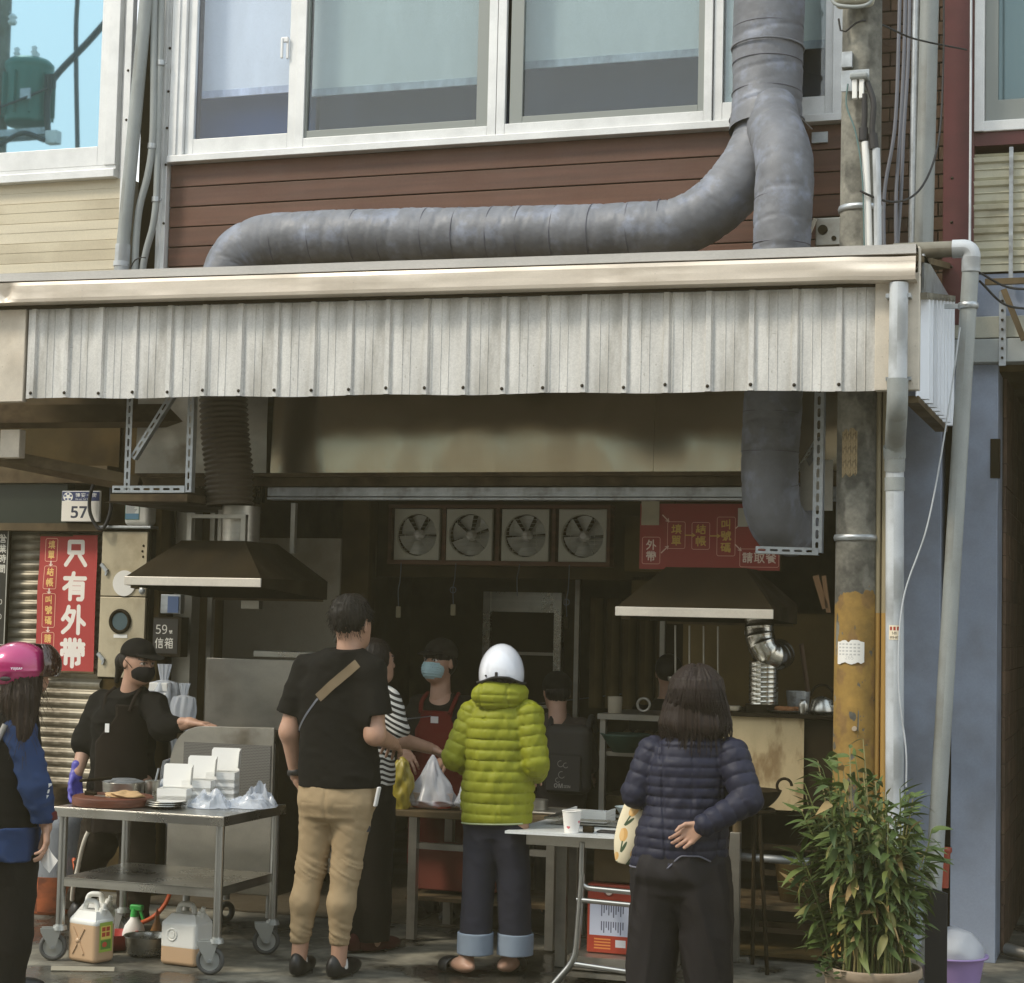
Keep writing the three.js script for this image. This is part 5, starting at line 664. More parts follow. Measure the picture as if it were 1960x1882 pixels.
// ---------- worktables in the middle ----------
{
  const t = thing('worktable', 'steel worktable between the customers and the apron worker', 'table');
  part(t, 'top', bb(-0.95, 0.05, 0.63, 0.662, -1.3, -0.72, 0.004), M.steelDark); for (const [x, z] of [[-0.74, -0.745], [0.0, -0.745], [-0.74, -1.27], [0.0, -1.27]]) part(t, 'leg', bb(x - 0.022, x + 0.022, 0.012, 0.63, z - 0.022, z + 0.022, 0.002), M.stainDull); part(t, 'rail', bb(-0.74, 0, 0.47, 0.5, -0.77, -0.735), M.stainDull); part(t, 'lower_shelf', bb(-0.8, 0.0, 0.2, 0.22, -1.3, -0.8), M.steelDark);  // top and lower shelf darker than the legs, kitchen shade put into the steel
  const foods = [['left clear bag of takeaway soup tubs on the worktable', -0.69, 0.145, 0.10], ['right clear bag of takeaway boxes on the worktable', -0.44, 0.13, 0.08]];
  foods.forEach(([l, x, w, hh], i) => { const b = thing('takeaway_bag', l, 'bag', 'takeaway bags on the worktable', [x, 0.664, -0.86]);
    for (const s of [-1, 1]) { part(b, 'tub', lathe([[0, 0], [0.045, 0], [0.055, 0.075], [0.058, 0.08], [0, 0.082]], 28).translate(s * 0.058 * (i ? 0.8 : 1), 0.004, 0), mat(i ? [206, 202, 192] : [206, 190, 184], 0.3)); if (!i) part(b, 'soup', at(new THREE.CylinderGeometry(0.0535, 0.049, 0.035, 28), s * 0.058, 0.024, 0), mat([176, 76, 58], 0.4)); }
    const g = new THREE.SphereGeometry(1, 48, 40), p = g.attributes.position; for (let k = 0; k < p.count; k++) { const a = p.getX(k), c = p.getY(k), d = p.getZ(k), up = clamp((c + 0.2) / 1.2), r = (1 - 0.8 * up) * (0.95 + 0.5 * (n3(a * 4 + i * 9, c * 3, d * 4) - 0.5)); p.setXYZ(k, a * w * r * 1.05, c < 0 ? c * 0.05 + 0.05 : 0.05 + c * 0.23, d * 0.1 * r); } g.computeVertexNormals(); part(b, 'bag_film', boxUV(g), P.bagClear);
  });
  const yb = thing('yellow_bag', 'yellow printed plastic bag hanging from the worktable corner', 'bag', undefined, [-0.83, 0.7, -0.78]); const g = new THREE.SphereGeometry(1, 40, 40), p = g.attributes.position; for (let k = 0; k < p.count; k++) { const a = p.getX(k), c = p.getY(k), d = p.getZ(k), r = 0.7 + 0.6 * (n3(a * 3, c * 3, d * 3) - 0.3); p.setXYZ(k, a * 0.065 * r, c * 0.15 + 0.08, d * 0.05 * r); } g.computeVertexNormals(); part(yb, 'film', boxUV(g), mat([176, 160, 62], 0.4, 0, { transmission: 0.3, thickness: 0, side: THREE.DoubleSide }));
}
{
  const t = thing('street_table', 'pale topped steel table with folding tube legs in front of the navy jacket', 'table');
  part(t, 'top', hexa([[0.03, 0.672, 0.08], [0.9, 0.672, 0.02], [0.88, 0.672, -0.62], [0.05, 0.672, -0.62]], [[0.03, 0.684, 0.08], [0.9, 0.684, 0.02], [0.88, 0.684, -0.62], [0.05, 0.684, -0.62]]), worn([222, 224, 222], { amp: 0.06, tile: 0.6, rough: 0.35, metal: 0.1, stain: 0.2, seed: 181, size: 256 }));
  part(t, 'apron', bb(0.1, 0.86, 0.615, 0.67, -0.4, -0.02, 0.003), M.stainDull);
  for (const [x, z] of [[0.165, -0.4], [0.86, -0.4], [0.165, -0.58], [0.9, -0.9]]) part(t, 'leg', bb(x - 0.026, x + 0.026, 0.002, 0.63, z - 0.02, z + 0.02, 0.003), M.stainDull);
  part(t, 'folding_leg', bentPipe([[0.37, 0.64, -0.02], [0.375, 0.44, 0.0], [0.75, 0.43, 0.0]], 0.013, 0.05, 12), P.steelTube); part(t, 'folding_leg', bentPipe([[0.38, 0.5, 0.0], [0.365, 0.12, 0.03], [0.27, 0.002, 0.06]], 0.016, 0.06, 12), P.steelTube); pieces(t, 'cross_tube', [rod([0.36, 0.385, 0.01], [0.75, 0.375, 0.01], 0.012), rod([0.35, 0.1, 0.03], [0.75, 0.075, 0.03], 0.013)], P.steelTube);
  part(t, 'crate_stand', merge(bb(0.3, 0.75, 0.06, 0.12, -0.4, -0.05), bb(0.3, 0.75, 0.03, 0.05, -0.42, -0.03)), M.stainDull);
  const tin = thing('oil_tin', 'red square oil tin with a white printed panel under the street table', 'tin');
  const tx = canvasTex(256, 400, (g) => { g.fillStyle = '#a63a26'; g.fillRect(0, 0, 256, 400); g.fillStyle = '#c3cade'; g.fillRect(8, 90, 240, 210); g.fillStyle = '#7a2a1c'; g.beginPath(); g.arc(110, 40, 28, 0, 7); g.fill(); g.fillStyle = '#e6d6c8'; g.beginPath(); g.arc(110, 40, 18, 0, 7); g.fill(); g.fillStyle = '#565a72'; for (let x = 70; x < 200; x += 13) { g.fillRect(x, 105, 6, 40 + (x * 37) % 50); g.fillRect(x, 215, 6, 35 + (x * 53) % 45); } g.fillStyle = '#d88a4a'; for (let y = 318; y < 380; y += 18) g.fillRect(34, y, 90, 9); g.fillStyle = '#d8d8dc'; g.fillRect(150, 322, 56, 44); });
  part(tin, 'can', bb(0.36, 0.6, 0.122, 0.44, -0.4, -0.16, 0.008), mat([160, 62, 42], 0.4, 0.2)); part(tin, 'print', printed(0.225, 0.305, 0.48, 0.281, -0.157, 0, 1, 1), new THREE.MeshStandardMaterial({ map: tx, roughness: 0.4 })); part(tin, 'upper_can', bb(0.38, 0.6, 0.445, 0.6, -0.4, -0.18, 0.01), M.steelDark);
  single('steel_tray', 'shallow stainless tray on the street table', 'tray', merge(hexa([[0.14, 0.69, -0.28], [0.46, 0.69, -0.3], [0.46, 0.69, -0.52], [0.16, 0.69, -0.52]], [[0.14, 0.694, -0.28], [0.46, 0.694, -0.3], [0.46, 0.694, -0.52], [0.16, 0.694, -0.52]]), bar([0.13, 0.715, -0.27], [0.48, 0.715, -0.29], 0.01, 0.045), bar([0.13, 0.715, -0.53], [0.48, 0.715, -0.53], 0.01, 0.045), bar([0.13, 0.715, -0.27], [0.13, 0.715, -0.53], 0.045, 0.01), bar([0.48, 0.715, -0.29], [0.48, 0.715, -0.53], 0.045, 0.01)), M.stainless);
  const cupT = canvasTex(256, 128, (g) => { g.fillStyle = '#f0ece6'; g.fillRect(0, 0, 256, 128); g.fillStyle = '#cf6a70'; for (const [x, y, r] of [[20, 60, 9], [84, 92, 12], [60, 40, 7], [150, 70, 11], [214, 92, 9]]) { g.beginPath(); g.arc(x - r * 0.5, y, r * 0.62, 0, 7); g.arc(x + r * 0.5, y, r * 0.62, 0, 7); g.fill(); g.beginPath(); g.moveTo(x - r * 1.05, y + r * 0.25); g.lineTo(x, y + r * 1.4); g.lineTo(x + r * 1.05, y + r * 0.25); g.fill(); } g.fillStyle = '#8a7468'; g.fillRect(112, 60, 12, 34); g.beginPath(); g.arc(118, 54, 13, 0, 7); g.fill(); });
  const cup = thing('paper_cup', 'white paper cup printed with pink hearts on the street table', 'cup', undefined, [0.325, 0.685, 0.0], 0.9); part(cup, 'cup', lathe([[0.033, 0], [0.044, 0.098]], 36), new THREE.MeshStandardMaterial({ map: cupT, roughness: 0.6, side: THREE.DoubleSide })); part(cup, 'rim', at(new THREE.TorusGeometry(0.044, 0.0025, 8, 36).rotateX(Math.PI / 2), 0, 0.098, 0), M.white); part(cup, 'base', at(new THREE.CylinderGeometry(0.033, 0.033, 0.004, 30), 0, 0.004, 0), M.white);
  single('foam_bowl', 'pale foam bowl behind the steel tray', 'bowl', lathe([[0, 0], [0.04, 0], [0.075, 0.055], [0.08, 0.058], [0.074, 0.058], [0.038, 0.006], [0, 0.006]], 32).translate(0.45, 0.7, -0.58), mat([198, 208, 206], 0.5));
  for (let k = 0; k < 4; k++) single('foam_tray', ['lowest white foam tray stacked in the steel tray', 'second white foam tray stacked in the steel tray', 'third white foam tray stacked in the steel tray', 'topmost white foam tray stacked in the steel tray'][k], 'foam tray', merge(bb(0.2, 0.39, 0.697 + k * 0.014, 0.7 + k * 0.014, -0.5, -0.33), bb(0.195, 0.395, 0.7 + k * 0.014, 0.712 + k * 0.014, -0.335, -0.328), bb(0.195, 0.202, 0.7 + k * 0.014, 0.712 + k * 0.014, -0.5, -0.335), bb(0.388, 0.395, 0.7 + k * 0.014, 0.712 + k * 0.014, -0.5, -0.335)), M.white, 'stacked foam trays');
  const ph = thing('table_clutter', 'small black clips and a phone lying beside the paper cup', 'clutter'); part(ph, 'clip', box(0.05, 0.03, 0.03, 0.4, 0.702, -0.02, 0.006), M.black); part(ph, 'phone', box(0.14, 0.008, 0.07, 0.5, 0.69, -0.08, 0.003), M.wire);
}
// ---------- right stove and kitchen depth ----------
{
  const t = thing('wok_stove', 'greasy tan wok stove cabinet in front of the yellow pole', 'stove');
  const grease = worn([196, 176, 136], { amp: 0.12, sx: 5, sy: 3, tile: 0.7, rough: 0.45, metal: 0.2, stain: 0.45, stX: 9, stY: 4, tint: [0.8, 0.58, 0.34], seed: 191, speck: 0.01 });
  part(t, 'front_panel', surf(40, 40, (u, v) => { const x = mix(0.62, 1.215, u), y = mix(0.74, 1.2, v); return [x, y, -1 + 0.012 * (n3(x * 6, y * 9, 2) - 0.5) * sstep(0.5, 0, v)]; }, 0.6, 0.46), grease, 'grease stained tan front panel'); part(t, 'cabinet', bb(0.62, 1.4, 0.72, 1.19, -1.6, -1.02), M.black); part(t, 'worktop', bb(0.6, 1.5, 1.195, 1.215, -1.65, -0.97, 0.003), M.black);
  part(t, 'side_board', bb(0.52, 0.58, 0.95, 1.2, -1.2, -1.15), M.wallPale); for (const [x, z] of [[0.66, -1.1], [1.36, -1.1], [0.9, -0.93]]) part(t, 'leg', rod([x, 0.01, z], [x, 0.73, z], 0.022), M.steelDark); part(t, 'shelf', bb(0.6, 1.4, 0.24, 0.26, -1.6, -1.05), M.steelDark); part(t, 'shelf', bb(0.6, 1.4, 0.02, 0.04, -1.6, -1.0), M.oliveDark);
  part(t, 'gas_pipe', rod([0.88, 0.5, -1.0], [1.25, 0.495, -1.0], 0.02), M.galv); part(t, 'strut', bar([0.905, 0.01, -0.93], [0.87, 0.62, -0.95], 0.03, 0.02), M.stainDull, 'pale steel strut'); part(t, 'foot_plate', box(0.09, 0.02, 0.07, 0.92, 0.01, -0.92, 0.004), M.concrete); for (let k = 0; k < 4; k++) part(t, 'slat', bb(0.95, 1.4, 0.12 + k * 0.13, 0.15 + k * 0.13, -1.3, -1.27), M.steelDark);
  const fl = thing('silver_flue', 'shiny spiral aluminium flue bending up into the right hood', 'flue'); const pts = [[0.985, 1.22, -1.1], [0.985, 1.4, -1.1], [0.985, 1.45, -1.1]], ring = (c, n, r, pitch, am) => { const g = new THREE.TubeGeometry(c, n, 1, 32, false), p = g.attributes.position, q = V(0, 0, 0), L = c.getLength(); for (let i = 0; i <= n; i++) { c.getPointAt(i / n, q); for (let j = 0; j <= 32; j++) { const k = i * 33 + j; const R = r + am * Math.pow(Math.abs(Math.sin((i / n * L / pitch + j / 32 * 0.5) * Math.PI)), 6); p.setXYZ(k, q.x + (p.getX(k) - q.x) * R, q.y + (p.getY(k) - q.y) * R, q.z + (p.getZ(k) - q.z) * R); } } g.computeVertexNormals(); return g; };
  const alu = mat([196, 192, 180], 0.24, 1); part(fl, 'lower_pipe', ring(new Poly([[0.99, 1.22, -1.1], [0.99, 1.33, -1.1], [0.99, 1.47, -1.1]]), 120, 0.073, 0.024, 0.002), alu); part(fl, 'bend', ring(new Poly([[0.965, 1.78, -1.1], [0.966, 1.66, -1.09], [0.975, 1.58, -1.08], [1.005, 1.515, -1.08], [1.04, 1.495, -1.12], [1.06, 1.51, -1.2]]), 150, 0.073, 0.045, 0.0025), alu); part(fl, 'collar', at(new THREE.CylinderGeometry(0.085, 0.085, 0.05, 30), 0.985, 1.23, -1.1), M.black);
  const ke = thing('kettle', 'steel kettle with an arched black handle on the stove worktop', 'kettle', undefined, [1.29, 1.216, -1.08]); part(ke, 'body', lathe([[0, 0], [0.06, 0], [0.065, 0.02], [0.05, 0.07], [0.02, 0.085], [0, 0.09]], 30), M.stainless); part(ke, 'spout', rod([0.05, 0.03, 0], [0.1, 0.08, 0.01], 0.014, 0.007), M.stainless); part(ke, 'handle', at(new THREE.TorusGeometry(0.055, 0.007, 8, 24, Math.PI), 0, 0.09, 0), M.black);
  single('steel_shaker', 'small steel shaker jar beside the kettle', 'jar', lathe([[0, 0], [0.024, 0], [0.024, 0.05], [0.016, 0.06], [0.016, 0.072], [0, 0.074]], 20).translate(1.21, 1.216, -1.0), M.stainless);
  const pl = thing('food_plate', 'plate of fried food on the stove worktop', 'plate', undefined, [1.12, 1.217, -1.05]); part(pl, 'plate', lathe([[0, 0], [0.06, 0], [0.1, 0.012], [0.1, 0.015], [0.058, 0.004], [0, 0.004]], 32), M.stainless); part(pl, 'food', merge(...[0, 1, 2, 3, 4].map((k) => at(new THREE.IcosahedronGeometry(0.02, 2).scale(1.4, 0.7, 1), -0.04 + k * 0.02, 0.02, (k % 2) * 0.03 - 0.01))), mat([140, 92, 52], 0.7));
  single('cloth_pad', 'pale folded cloth on the worktop behind the brown hair', 'cloth', box(0.2, 0.025, 0.1, 0.78, 1.23, -1.05, 0.01), mat([168, 156, 132], 0.85));
  single('tongs', 'brown wooden tongs hanging beside the duct bracket', 'tongs', merge(bar([1.28, 1.9, -0.9], [1.33, 1.74, -0.9], 0.03, 0.012), bar([1.32, 1.9, -0.9], [1.345, 1.72, -0.9], 0.02, 0.012)), mat([130, 96, 62], 0.7));
  single('rear_bucket', 'dark bucket on the rack under the wok stove', 'bucket', lathe([[0, 0], [0.1, 0], [0.13, 0.2], [0.12, 0.2], [0.095, 0.01], [0, 0.01]], 28).translate(1.15, 0.262, -1.3), M.oliveDark);
  // counter further in
  const c = thing('prep_counter', 'dim steel prep counter deep in the kitchen', 'counter'); part(c, 'top', bb(-0.02, 0.5, 1.12, 1.15, -2.2, -1.6), M.stainDull); part(c, 'shelf', bb(-0.02, 0.5, 0.92, 0.945, -2.2, -1.65), M.stainDull); for (const x of [-0.01, 0.46]) part(c, 'post', bb(x, x + 0.03, 0.012, 1.12, -1.66, -1.62), M.stainDull); part(c, 'cabinet', bb(-0.02, 0.5, 0.02, 0.7, -2.2, -1.7), M.oliveDark);
  single('green_bowl', 'large dark green mixing bowl on the prep counter shelf', 'bowl', lathe([[0, 0], [0.07, 0], [0.13, 0.09], [0.14, 0.1], [0.125, 0.098], [0.066, 0.008], [0, 0.008]], 36).translate(0.135, 0.946, -1.62), mat([36, 70, 58], 0.5));
  single('white_mug', 'pale mug on the prep counter', 'mug', lathe([[0, 0], [0.038, 0], [0.04, 0.09], [0.034, 0.09], [0.032, 0.01], [0, 0.01]], 24).translate(0.05, 1.151, -1.7), mat([170, 160, 140], 0.6)); single('sieve_ring', 'small steel ring handle on the prep counter', 'utensil', at(new THREE.TorusGeometry(0.035, 0.008, 8, 24), 0.2, 1.2, -1.75), M.stainDull); single('food_tray', 'tray of ingredients on the prep counter', 'tray', merge(box(0.24, 0.03, 0.16, 0.18, 1.0, -1.9, 0.01), ...[0, 1, 2, 3].map((k) => at(new THREE.IcosahedronGeometry(0.035, 2), 0.08 + k * 0.06, 1.02, -1.88))), mat([120, 108, 84], 0.8));
  const f = thing('fridge', 'tall steel fridge standing in the dark kitchen', 'fridge'); part(f, 'door', bb(0.03, 0.3, 0.1, 1.68, -2.95, -2.9, 0.004), M.black); part(f, 'edge', bb(0.0, 0.03, 0.1, 1.7, -2.97, -2.88), M.stainDull); part(f, 'control_box', bb(0.0, 0.3, 1.7, 1.95, -2.95, -2.88, 0.004), M.wallIn);
  const sc = thing('steamer_rack', 'row of upright steel tubes at the back of the kitchen', 'rack'); for (let k = 0; k < 5; k++) part(sc, 'tube', rod([-0.52 + k * 0.11, 1.1, -3.3], [-0.52 + k * 0.11, 1.8, -3.3], 0.045), M.wallIn); part(sc, 'post', bb(-0.66, -0.63, 0.02, 2.1, -3.3, -3.26), M.stainDull);
  const cab = thing('wall_cabinet', 'dim grey wall cupboard right of the fans', 'cupboard'); part(cab, 'door', bb(-0.12, 0.3, 1.95, 2.28, -2.5, -2.46, 0.004), M.wallIn); part(cab, 'door', bb(-0.1, 0.6, 1.7, 1.93, -2.6, -2.56, 0.004), M.wallIn); part(cab, 'panel', bb(0.32, 1.58, 0.9, 1.72, -2.2, -2.15), M.wallIn);
  single('red_crate', 'dark red crate on the floor below the worktable', 'crate', merge(bb(-0.78, -0.36, 0.24, 0.45, -1.25, -0.9, 0.01)), mat([110, 48, 36], 0.6));
}

// ---------- bodies: distance fields meshed by surface nets ----------
function polygonize(f, lo, hi, cell) {
  const n = [0, 1, 2].map((k) => Math.ceil((hi[k] - lo[k]) / cell) + 2), [nx, ny, nz] = n, val = new Float32Array(nx * ny * nz).fill(1), B = 6, idx = (i, j, k) => (k * ny + j) * nx + i;
  for (let k = 0; k < nz; k += B) for (let j = 0; j < ny; j += B) for (let i = 0; i < nx; i += B) {
    const c = f(lo[0] + (i + B / 2) * cell, lo[1] + (j + B / 2) * cell, lo[2] + (k + B / 2) * cell), far = Math.abs(c) > cell * B * 1.75 + 0.012;
    for (let c2 = k; c2 < Math.min(k + B, nz); c2++) for (let b = j; b < Math.min(j + B, ny); b++) for (let a = i; a < Math.min(i + B, nx); a++) val[idx(a, b, c2)] = far ? c : f(lo[0] + a * cell, lo[1] + b * cell, lo[2] + c2 * cell);
  }
  const vid = new Int32Array(nx * ny * nz).fill(-1), pos = [], ind = [], E = [[0, 1], [2, 3], [4, 5], [6, 7], [0, 2], [1, 3], [4, 6], [5, 7], [0, 4], [1, 5], [2, 6], [3, 7]], v = new Float32Array(8);
  for (let k = 0; k + 1 < nz; k++) for (let j = 0; j + 1 < ny; j++) for (let i = 0; i + 1 < nx; i++) {
    let m = 0; for (let c = 0; c < 8; c++) { v[c] = val[idx(i + (c & 1), j + ((c >> 1) & 1), k + (c >> 2))]; if (v[c] < 0) m |= 1 << c; }
    if (m === 0 || m === 255) continue;
    let x = 0, y = 0, z = 0, q = 0; for (const [a, b] of E) { if ((v[a] < 0) === (v[b] < 0)) continue; const t = v[a] / (v[a] - v[b]); x += mix(a & 1, b & 1, t); y += mix((a >> 1) & 1, (b >> 1) & 1, t); z += mix(a >> 2, b >> 2, t); q++; }
    vid[idx(i, j, k)] = pos.length / 3; pos.push(lo[0] + (i + x / q) * cell, lo[1] + (j + y / q) * cell, lo[2] + (k + z / q) * cell);
  }
  const quad = (a, b, c, d, fl) => { if (a < 0 || b < 0 || c < 0 || d < 0) return; fl ? ind.push(a, b, c, a, c, d) : ind.push(a, c, b, a, d, c); };
  for (let k = 1; k + 1 < nz; k++) for (let j = 1; j + 1 < ny; j++) for (let i = 1; i + 1 < nx; i++) {
    const s = val[idx(i, j, k)] < 0;
    if (s !== val[idx(i + 1, j, k)] < 0) quad(vid[idx(i, j - 1, k - 1)], vid[idx(i, j, k - 1)], vid[idx(i, j, k)], vid[idx(i, j - 1, k)], s);
    if (s !== val[idx(i, j + 1, k)] < 0) quad(vid[idx(i - 1, j, k - 1)], vid[idx(i - 1, j, k)], vid[idx(i, j, k)], vid[idx(i, j, k - 1)], s);
    if (s !== val[idx(i, j, k + 1)] < 0) quad(vid[idx(i - 1, j - 1, k)], vid[idx(i, j - 1, k)], vid[idx(i, j, k)], vid[idx(i - 1, j, k)], s);
  }
  const g = new THREE.BufferGeometry(); g.setAttribute('position', new THREE.Float32BufferAttribute(pos, 3)); g.setIndex(ind); g.computeVertexNormals(); return boxUV(g);
}
const smin = (a, b, k) => { const h = Math.max(k - Math.abs(a - b), 0) / k; return Math.min(a, b) - h * h * k * 0.25; };
const len3 = (x, y, z) => Math.sqrt(x * x + y * y + z * z);
function cap(a, b, r1, r2 = r1) { const [ax, ay, az] = a, bx = b[0] - ax, by = b[1] - ay, bz = b[2] - az, L2 = bx * bx + by * by + bz * bz; return (x, y, z) => { x -= ax; y -= ay; z -= az; const t = clamp((x * bx + y * by + z * bz) / L2); return len3(x - bx * t, y - by * t, z - bz * t) - mix(r1, r2, t); }; }
function ell(c, r, yaw = 0) { const cs = Math.cos(yaw), sn = Math.sin(yaw); return (x, y, z) => { x -= c[0]; y -= c[1]; z -= c[2]; const a = (x * cs - z * sn) / r[0], e = y / r[1], b = (x * sn + z * cs) / r[2], k0 = len3(a, e, b), k1 = len3(a / r[0], e / r[1], b / r[2]); return k1 > 1e-6 ? k0 * (k0 - 1) / k1 : -Math.min(...r); }; }
// elliptic column through keys [y, cx, cz, halfWidth, halfDepth], rising
function column(keys, yaw = 0) {
  const cs = Math.cos(yaw), sn = Math.sin(yaw), y0 = keys[0][0], y1 = keys[keys.length - 1][0];
  return (x, y, z) => { const yy = clamp(y, y0, y1); let k = 0; while (k + 2 < keys.length && yy > keys[k + 1][0]) k++; const A = keys[k], B = keys[k + 1], t = fade(clamp((yy - A[0]) / (B[0] - A[0]))), cx = mix(A[1], B[1], t), cz = mix(A[2], B[2], t), w = mix(A[3], B[3], t), d = mix(A[4], B[4], t); x -= cx; z -= cz; const a = x * cs - z * sn, b = x * sn + z * cs, l = Math.sqrt((a / w) ** 2 + (b / d) ** 2), q = (l - 1) * (l > 0.001 ? Math.sqrt(a * a + b * b) / l / 1 : Math.min(w, d)); const side = l > 0.001 ? Math.max(q, (l - 1) * Math.min(w, d)) * 0.9 : -Math.min(w, d), v = Math.max(y0 - y, y - y1); return v > 0 ? (side > 0 ? Math.hypot(side, v) : v) : Math.max(side, v); };
}
const uni = (k, ...fs) => (x, y, z) => { let d = fs[0](x, y, z); for (let i = 1; i < fs.length; i++) d = smin(d, fs[i](x, y, z), k); return d; };
const cutBelow = (f, y0) => (x, y, z) => Math.max(f(x, y, z), y0 - y), cutAbove = (f, y0) => (x, y, z) => Math.max(f(x, y, z), y - y0);
const folds = (f, amp, w, fx = 9, fy = 24, sl = 2) => (x, y, z) => { const d = f(x, y, z); if (Math.abs(d) > 0.05) return d; const a = w(x, y, z); return d - amp * a * (Math.pow(ridge(x, y + x * sl * 0.1, z, fx, fy, fx), 2.2) - 0.35) - amp * 0.35 * (n3(x * 30, y * 40, z * 30) - 0.5); };
const onto = (f, x, y, z = 0.6) => { for (let i = 0; i < 80; i++) { const d = f(x, y, z); if (d < 0.0008) break; z -= d * 0.8; } return z; };
// hand: wrist, finger direction, palm normal, thumb side (+1/-1), curl of the fingers, spread
function handField(w, dir, pal, th, curl = 0.35, sc = 1, spread = 0.1) {
  const f = V(...dir).normalize(), n = V(...pal).addScaledVector(f, -V(...pal).dot(f)).normalize(), s = V(0, 0, 0).crossVectors(f, n).multiplyScalar(th).normalize(), W = V(...w), pt = (a, b, c) => W.clone().addScaledVector(f, a * sc).addScaledVector(s, b * sc).addScaledVector(n, c * sc).toArray();
  const palm = [], fing = [], L = [[0.042, 0.026, 0.02], [0.046, 0.029, 0.021], [0.043, 0.027, 0.02], [0.033, 0.021, 0.018]];
  for (let i = 0; i < 4; i++) {
    const o = (1.5 - i) * 0.021; palm.push(cap(pt(0.0, o * 0.6, 0), pt(0.08 - (i === 3 ? 0.008 : 0), o, 0.002), 0.0145 * sc, 0.0115 * sc));
    let a = 0.08 - (i === 3 ? 0.008 : 0), b = o, c = 0.002, ang = curl * (0.6 + 0.12 * i); const ch = []; const sp = (1.5 - i) * spread;
    for (let k = 0; k < 3; k++) { const l = L[i][k], na = a + Math.cos(ang) * l, nc = c + Math.sin(ang) * l, nb = b + sp * l; ch.push(cap(pt(a, b, c), pt(na, nb, nc), (0.0092 - 0.0008 * k) * sc, (0.0084 - 0.0009 * k) * sc)); a = na; b = nb; c = nc; ang += curl * 1.1; }
    fing.push(uni(0.003, ...ch));
  }
  fing.push(uni(0.004, cap(pt(0.018, 0.024, 0.006), pt(0.05, 0.046, 0.018), 0.014 * sc, 0.0105 * sc), cap(pt(0.05, 0.046, 0.018), pt(0.078, 0.05, 0.028), 0.0098 * sc, 0.009 * sc), cap(pt(0.078, 0.05, 0.028), pt(0.1, 0.046, 0.036), 0.009 * sc, 0.0074 * sc)));
  const pf = uni(0.014, ...palm, cap(pt(-0.05, 0, 0), pt(0.01, 0, 0), 0.024 * sc, 0.024 * sc)); return { f: (x, y, z) => { let d = pf(x, y, z); for (const q of fing) d = smin(d, q(x, y, z), 0.006); return d; }, c: pt(0.06, 0, 0) };
}
// head in its own frame; yaw: 0 looks to -z
function headField(c, yaw, pitch = 0, s = 1) {
  const cs = Math.cos(yaw), sn = Math.sin(yaw), cp = Math.cos(pitch), sp = Math.sin(pitch);
  const loc = (x, y, z) => { x -= c[0]; y -= c[1]; z -= c[2]; const a = x * cs - z * sn, b0 = x * sn + z * cs, u = y * cp + b0 * sp, b = -y * sp + b0 * cp; return [a / s, u / s, b / s]; };
  const skull = ell([0, 0.025, 0.012], [0.074, 0.088, 0.092]), face = ell([0, -0.03, -0.035], [0.062, 0.082, 0.062]), jaw = ell([0, -0.078, -0.052], [0.04, 0.032, 0.038]), nose = uni(0.012, cap([0, 0.008, -0.094], [0, -0.03, -0.113], 0.008, 0.011), ell([0, -0.034, -0.104], [0.017, 0.009, 0.014])), brow = cap([-0.03, 0.018, -0.085], [0.03, 0.018, -0.085], 0.012, 0.012), lips = ell([0, -0.064, -0.093], [0.022, 0.008, 0.008]);
  const earL = ell([-0.074, -0.005, 0.012], [0.008, 0.03, 0.018]), earR = ell([0.074, -0.005, 0.012], [0.008, 0.03, 0.018]), eyeL = ell([-0.031, 0.003, -0.09], [0.016, 0.01, 0.012]), eyeR = ell([0.031, 0.003, -0.09], [0.016, 0.01, 0.012]), neck = cap([0, -0.06, 0.02], [0, -0.19, 0.035], 0.052, 0.058), ballL = ell([-0.031, 0.003, -0.078], [0.013, 0.011, 0.012]), ballR = ell([0.031, 0.003, -0.078], [0.013, 0.011, 0.012]);
  const f = (x, y, z) => { const [a, u, b] = loc(x, y, z); let d = smin(skull(a, u, b), face(a, u, b), 0.04); d = smin(d, jaw(a, u, b), 0.035); d = smin(d, brow(a, u, b), 0.012); d = smin(d, nose(a, u, b), 0.012); d = smin(d, lips(a, u, b), 0.008); d = Math.max(d, -eyeL(a, u, b)); d = Math.max(d, -eyeR(a, u, b)); d = Math.min(d, ballL(a, u, b), ballR(a, u, b)); d = smin(d, Math.min(earL(a, u, b), earR(a, u, b)), 0.006); d = smin(d, neck(a, u, b), 0.03); return d * s; };
  return { f, loc, c };
}
const SKIN = [0.42, 0.24, 0.16];
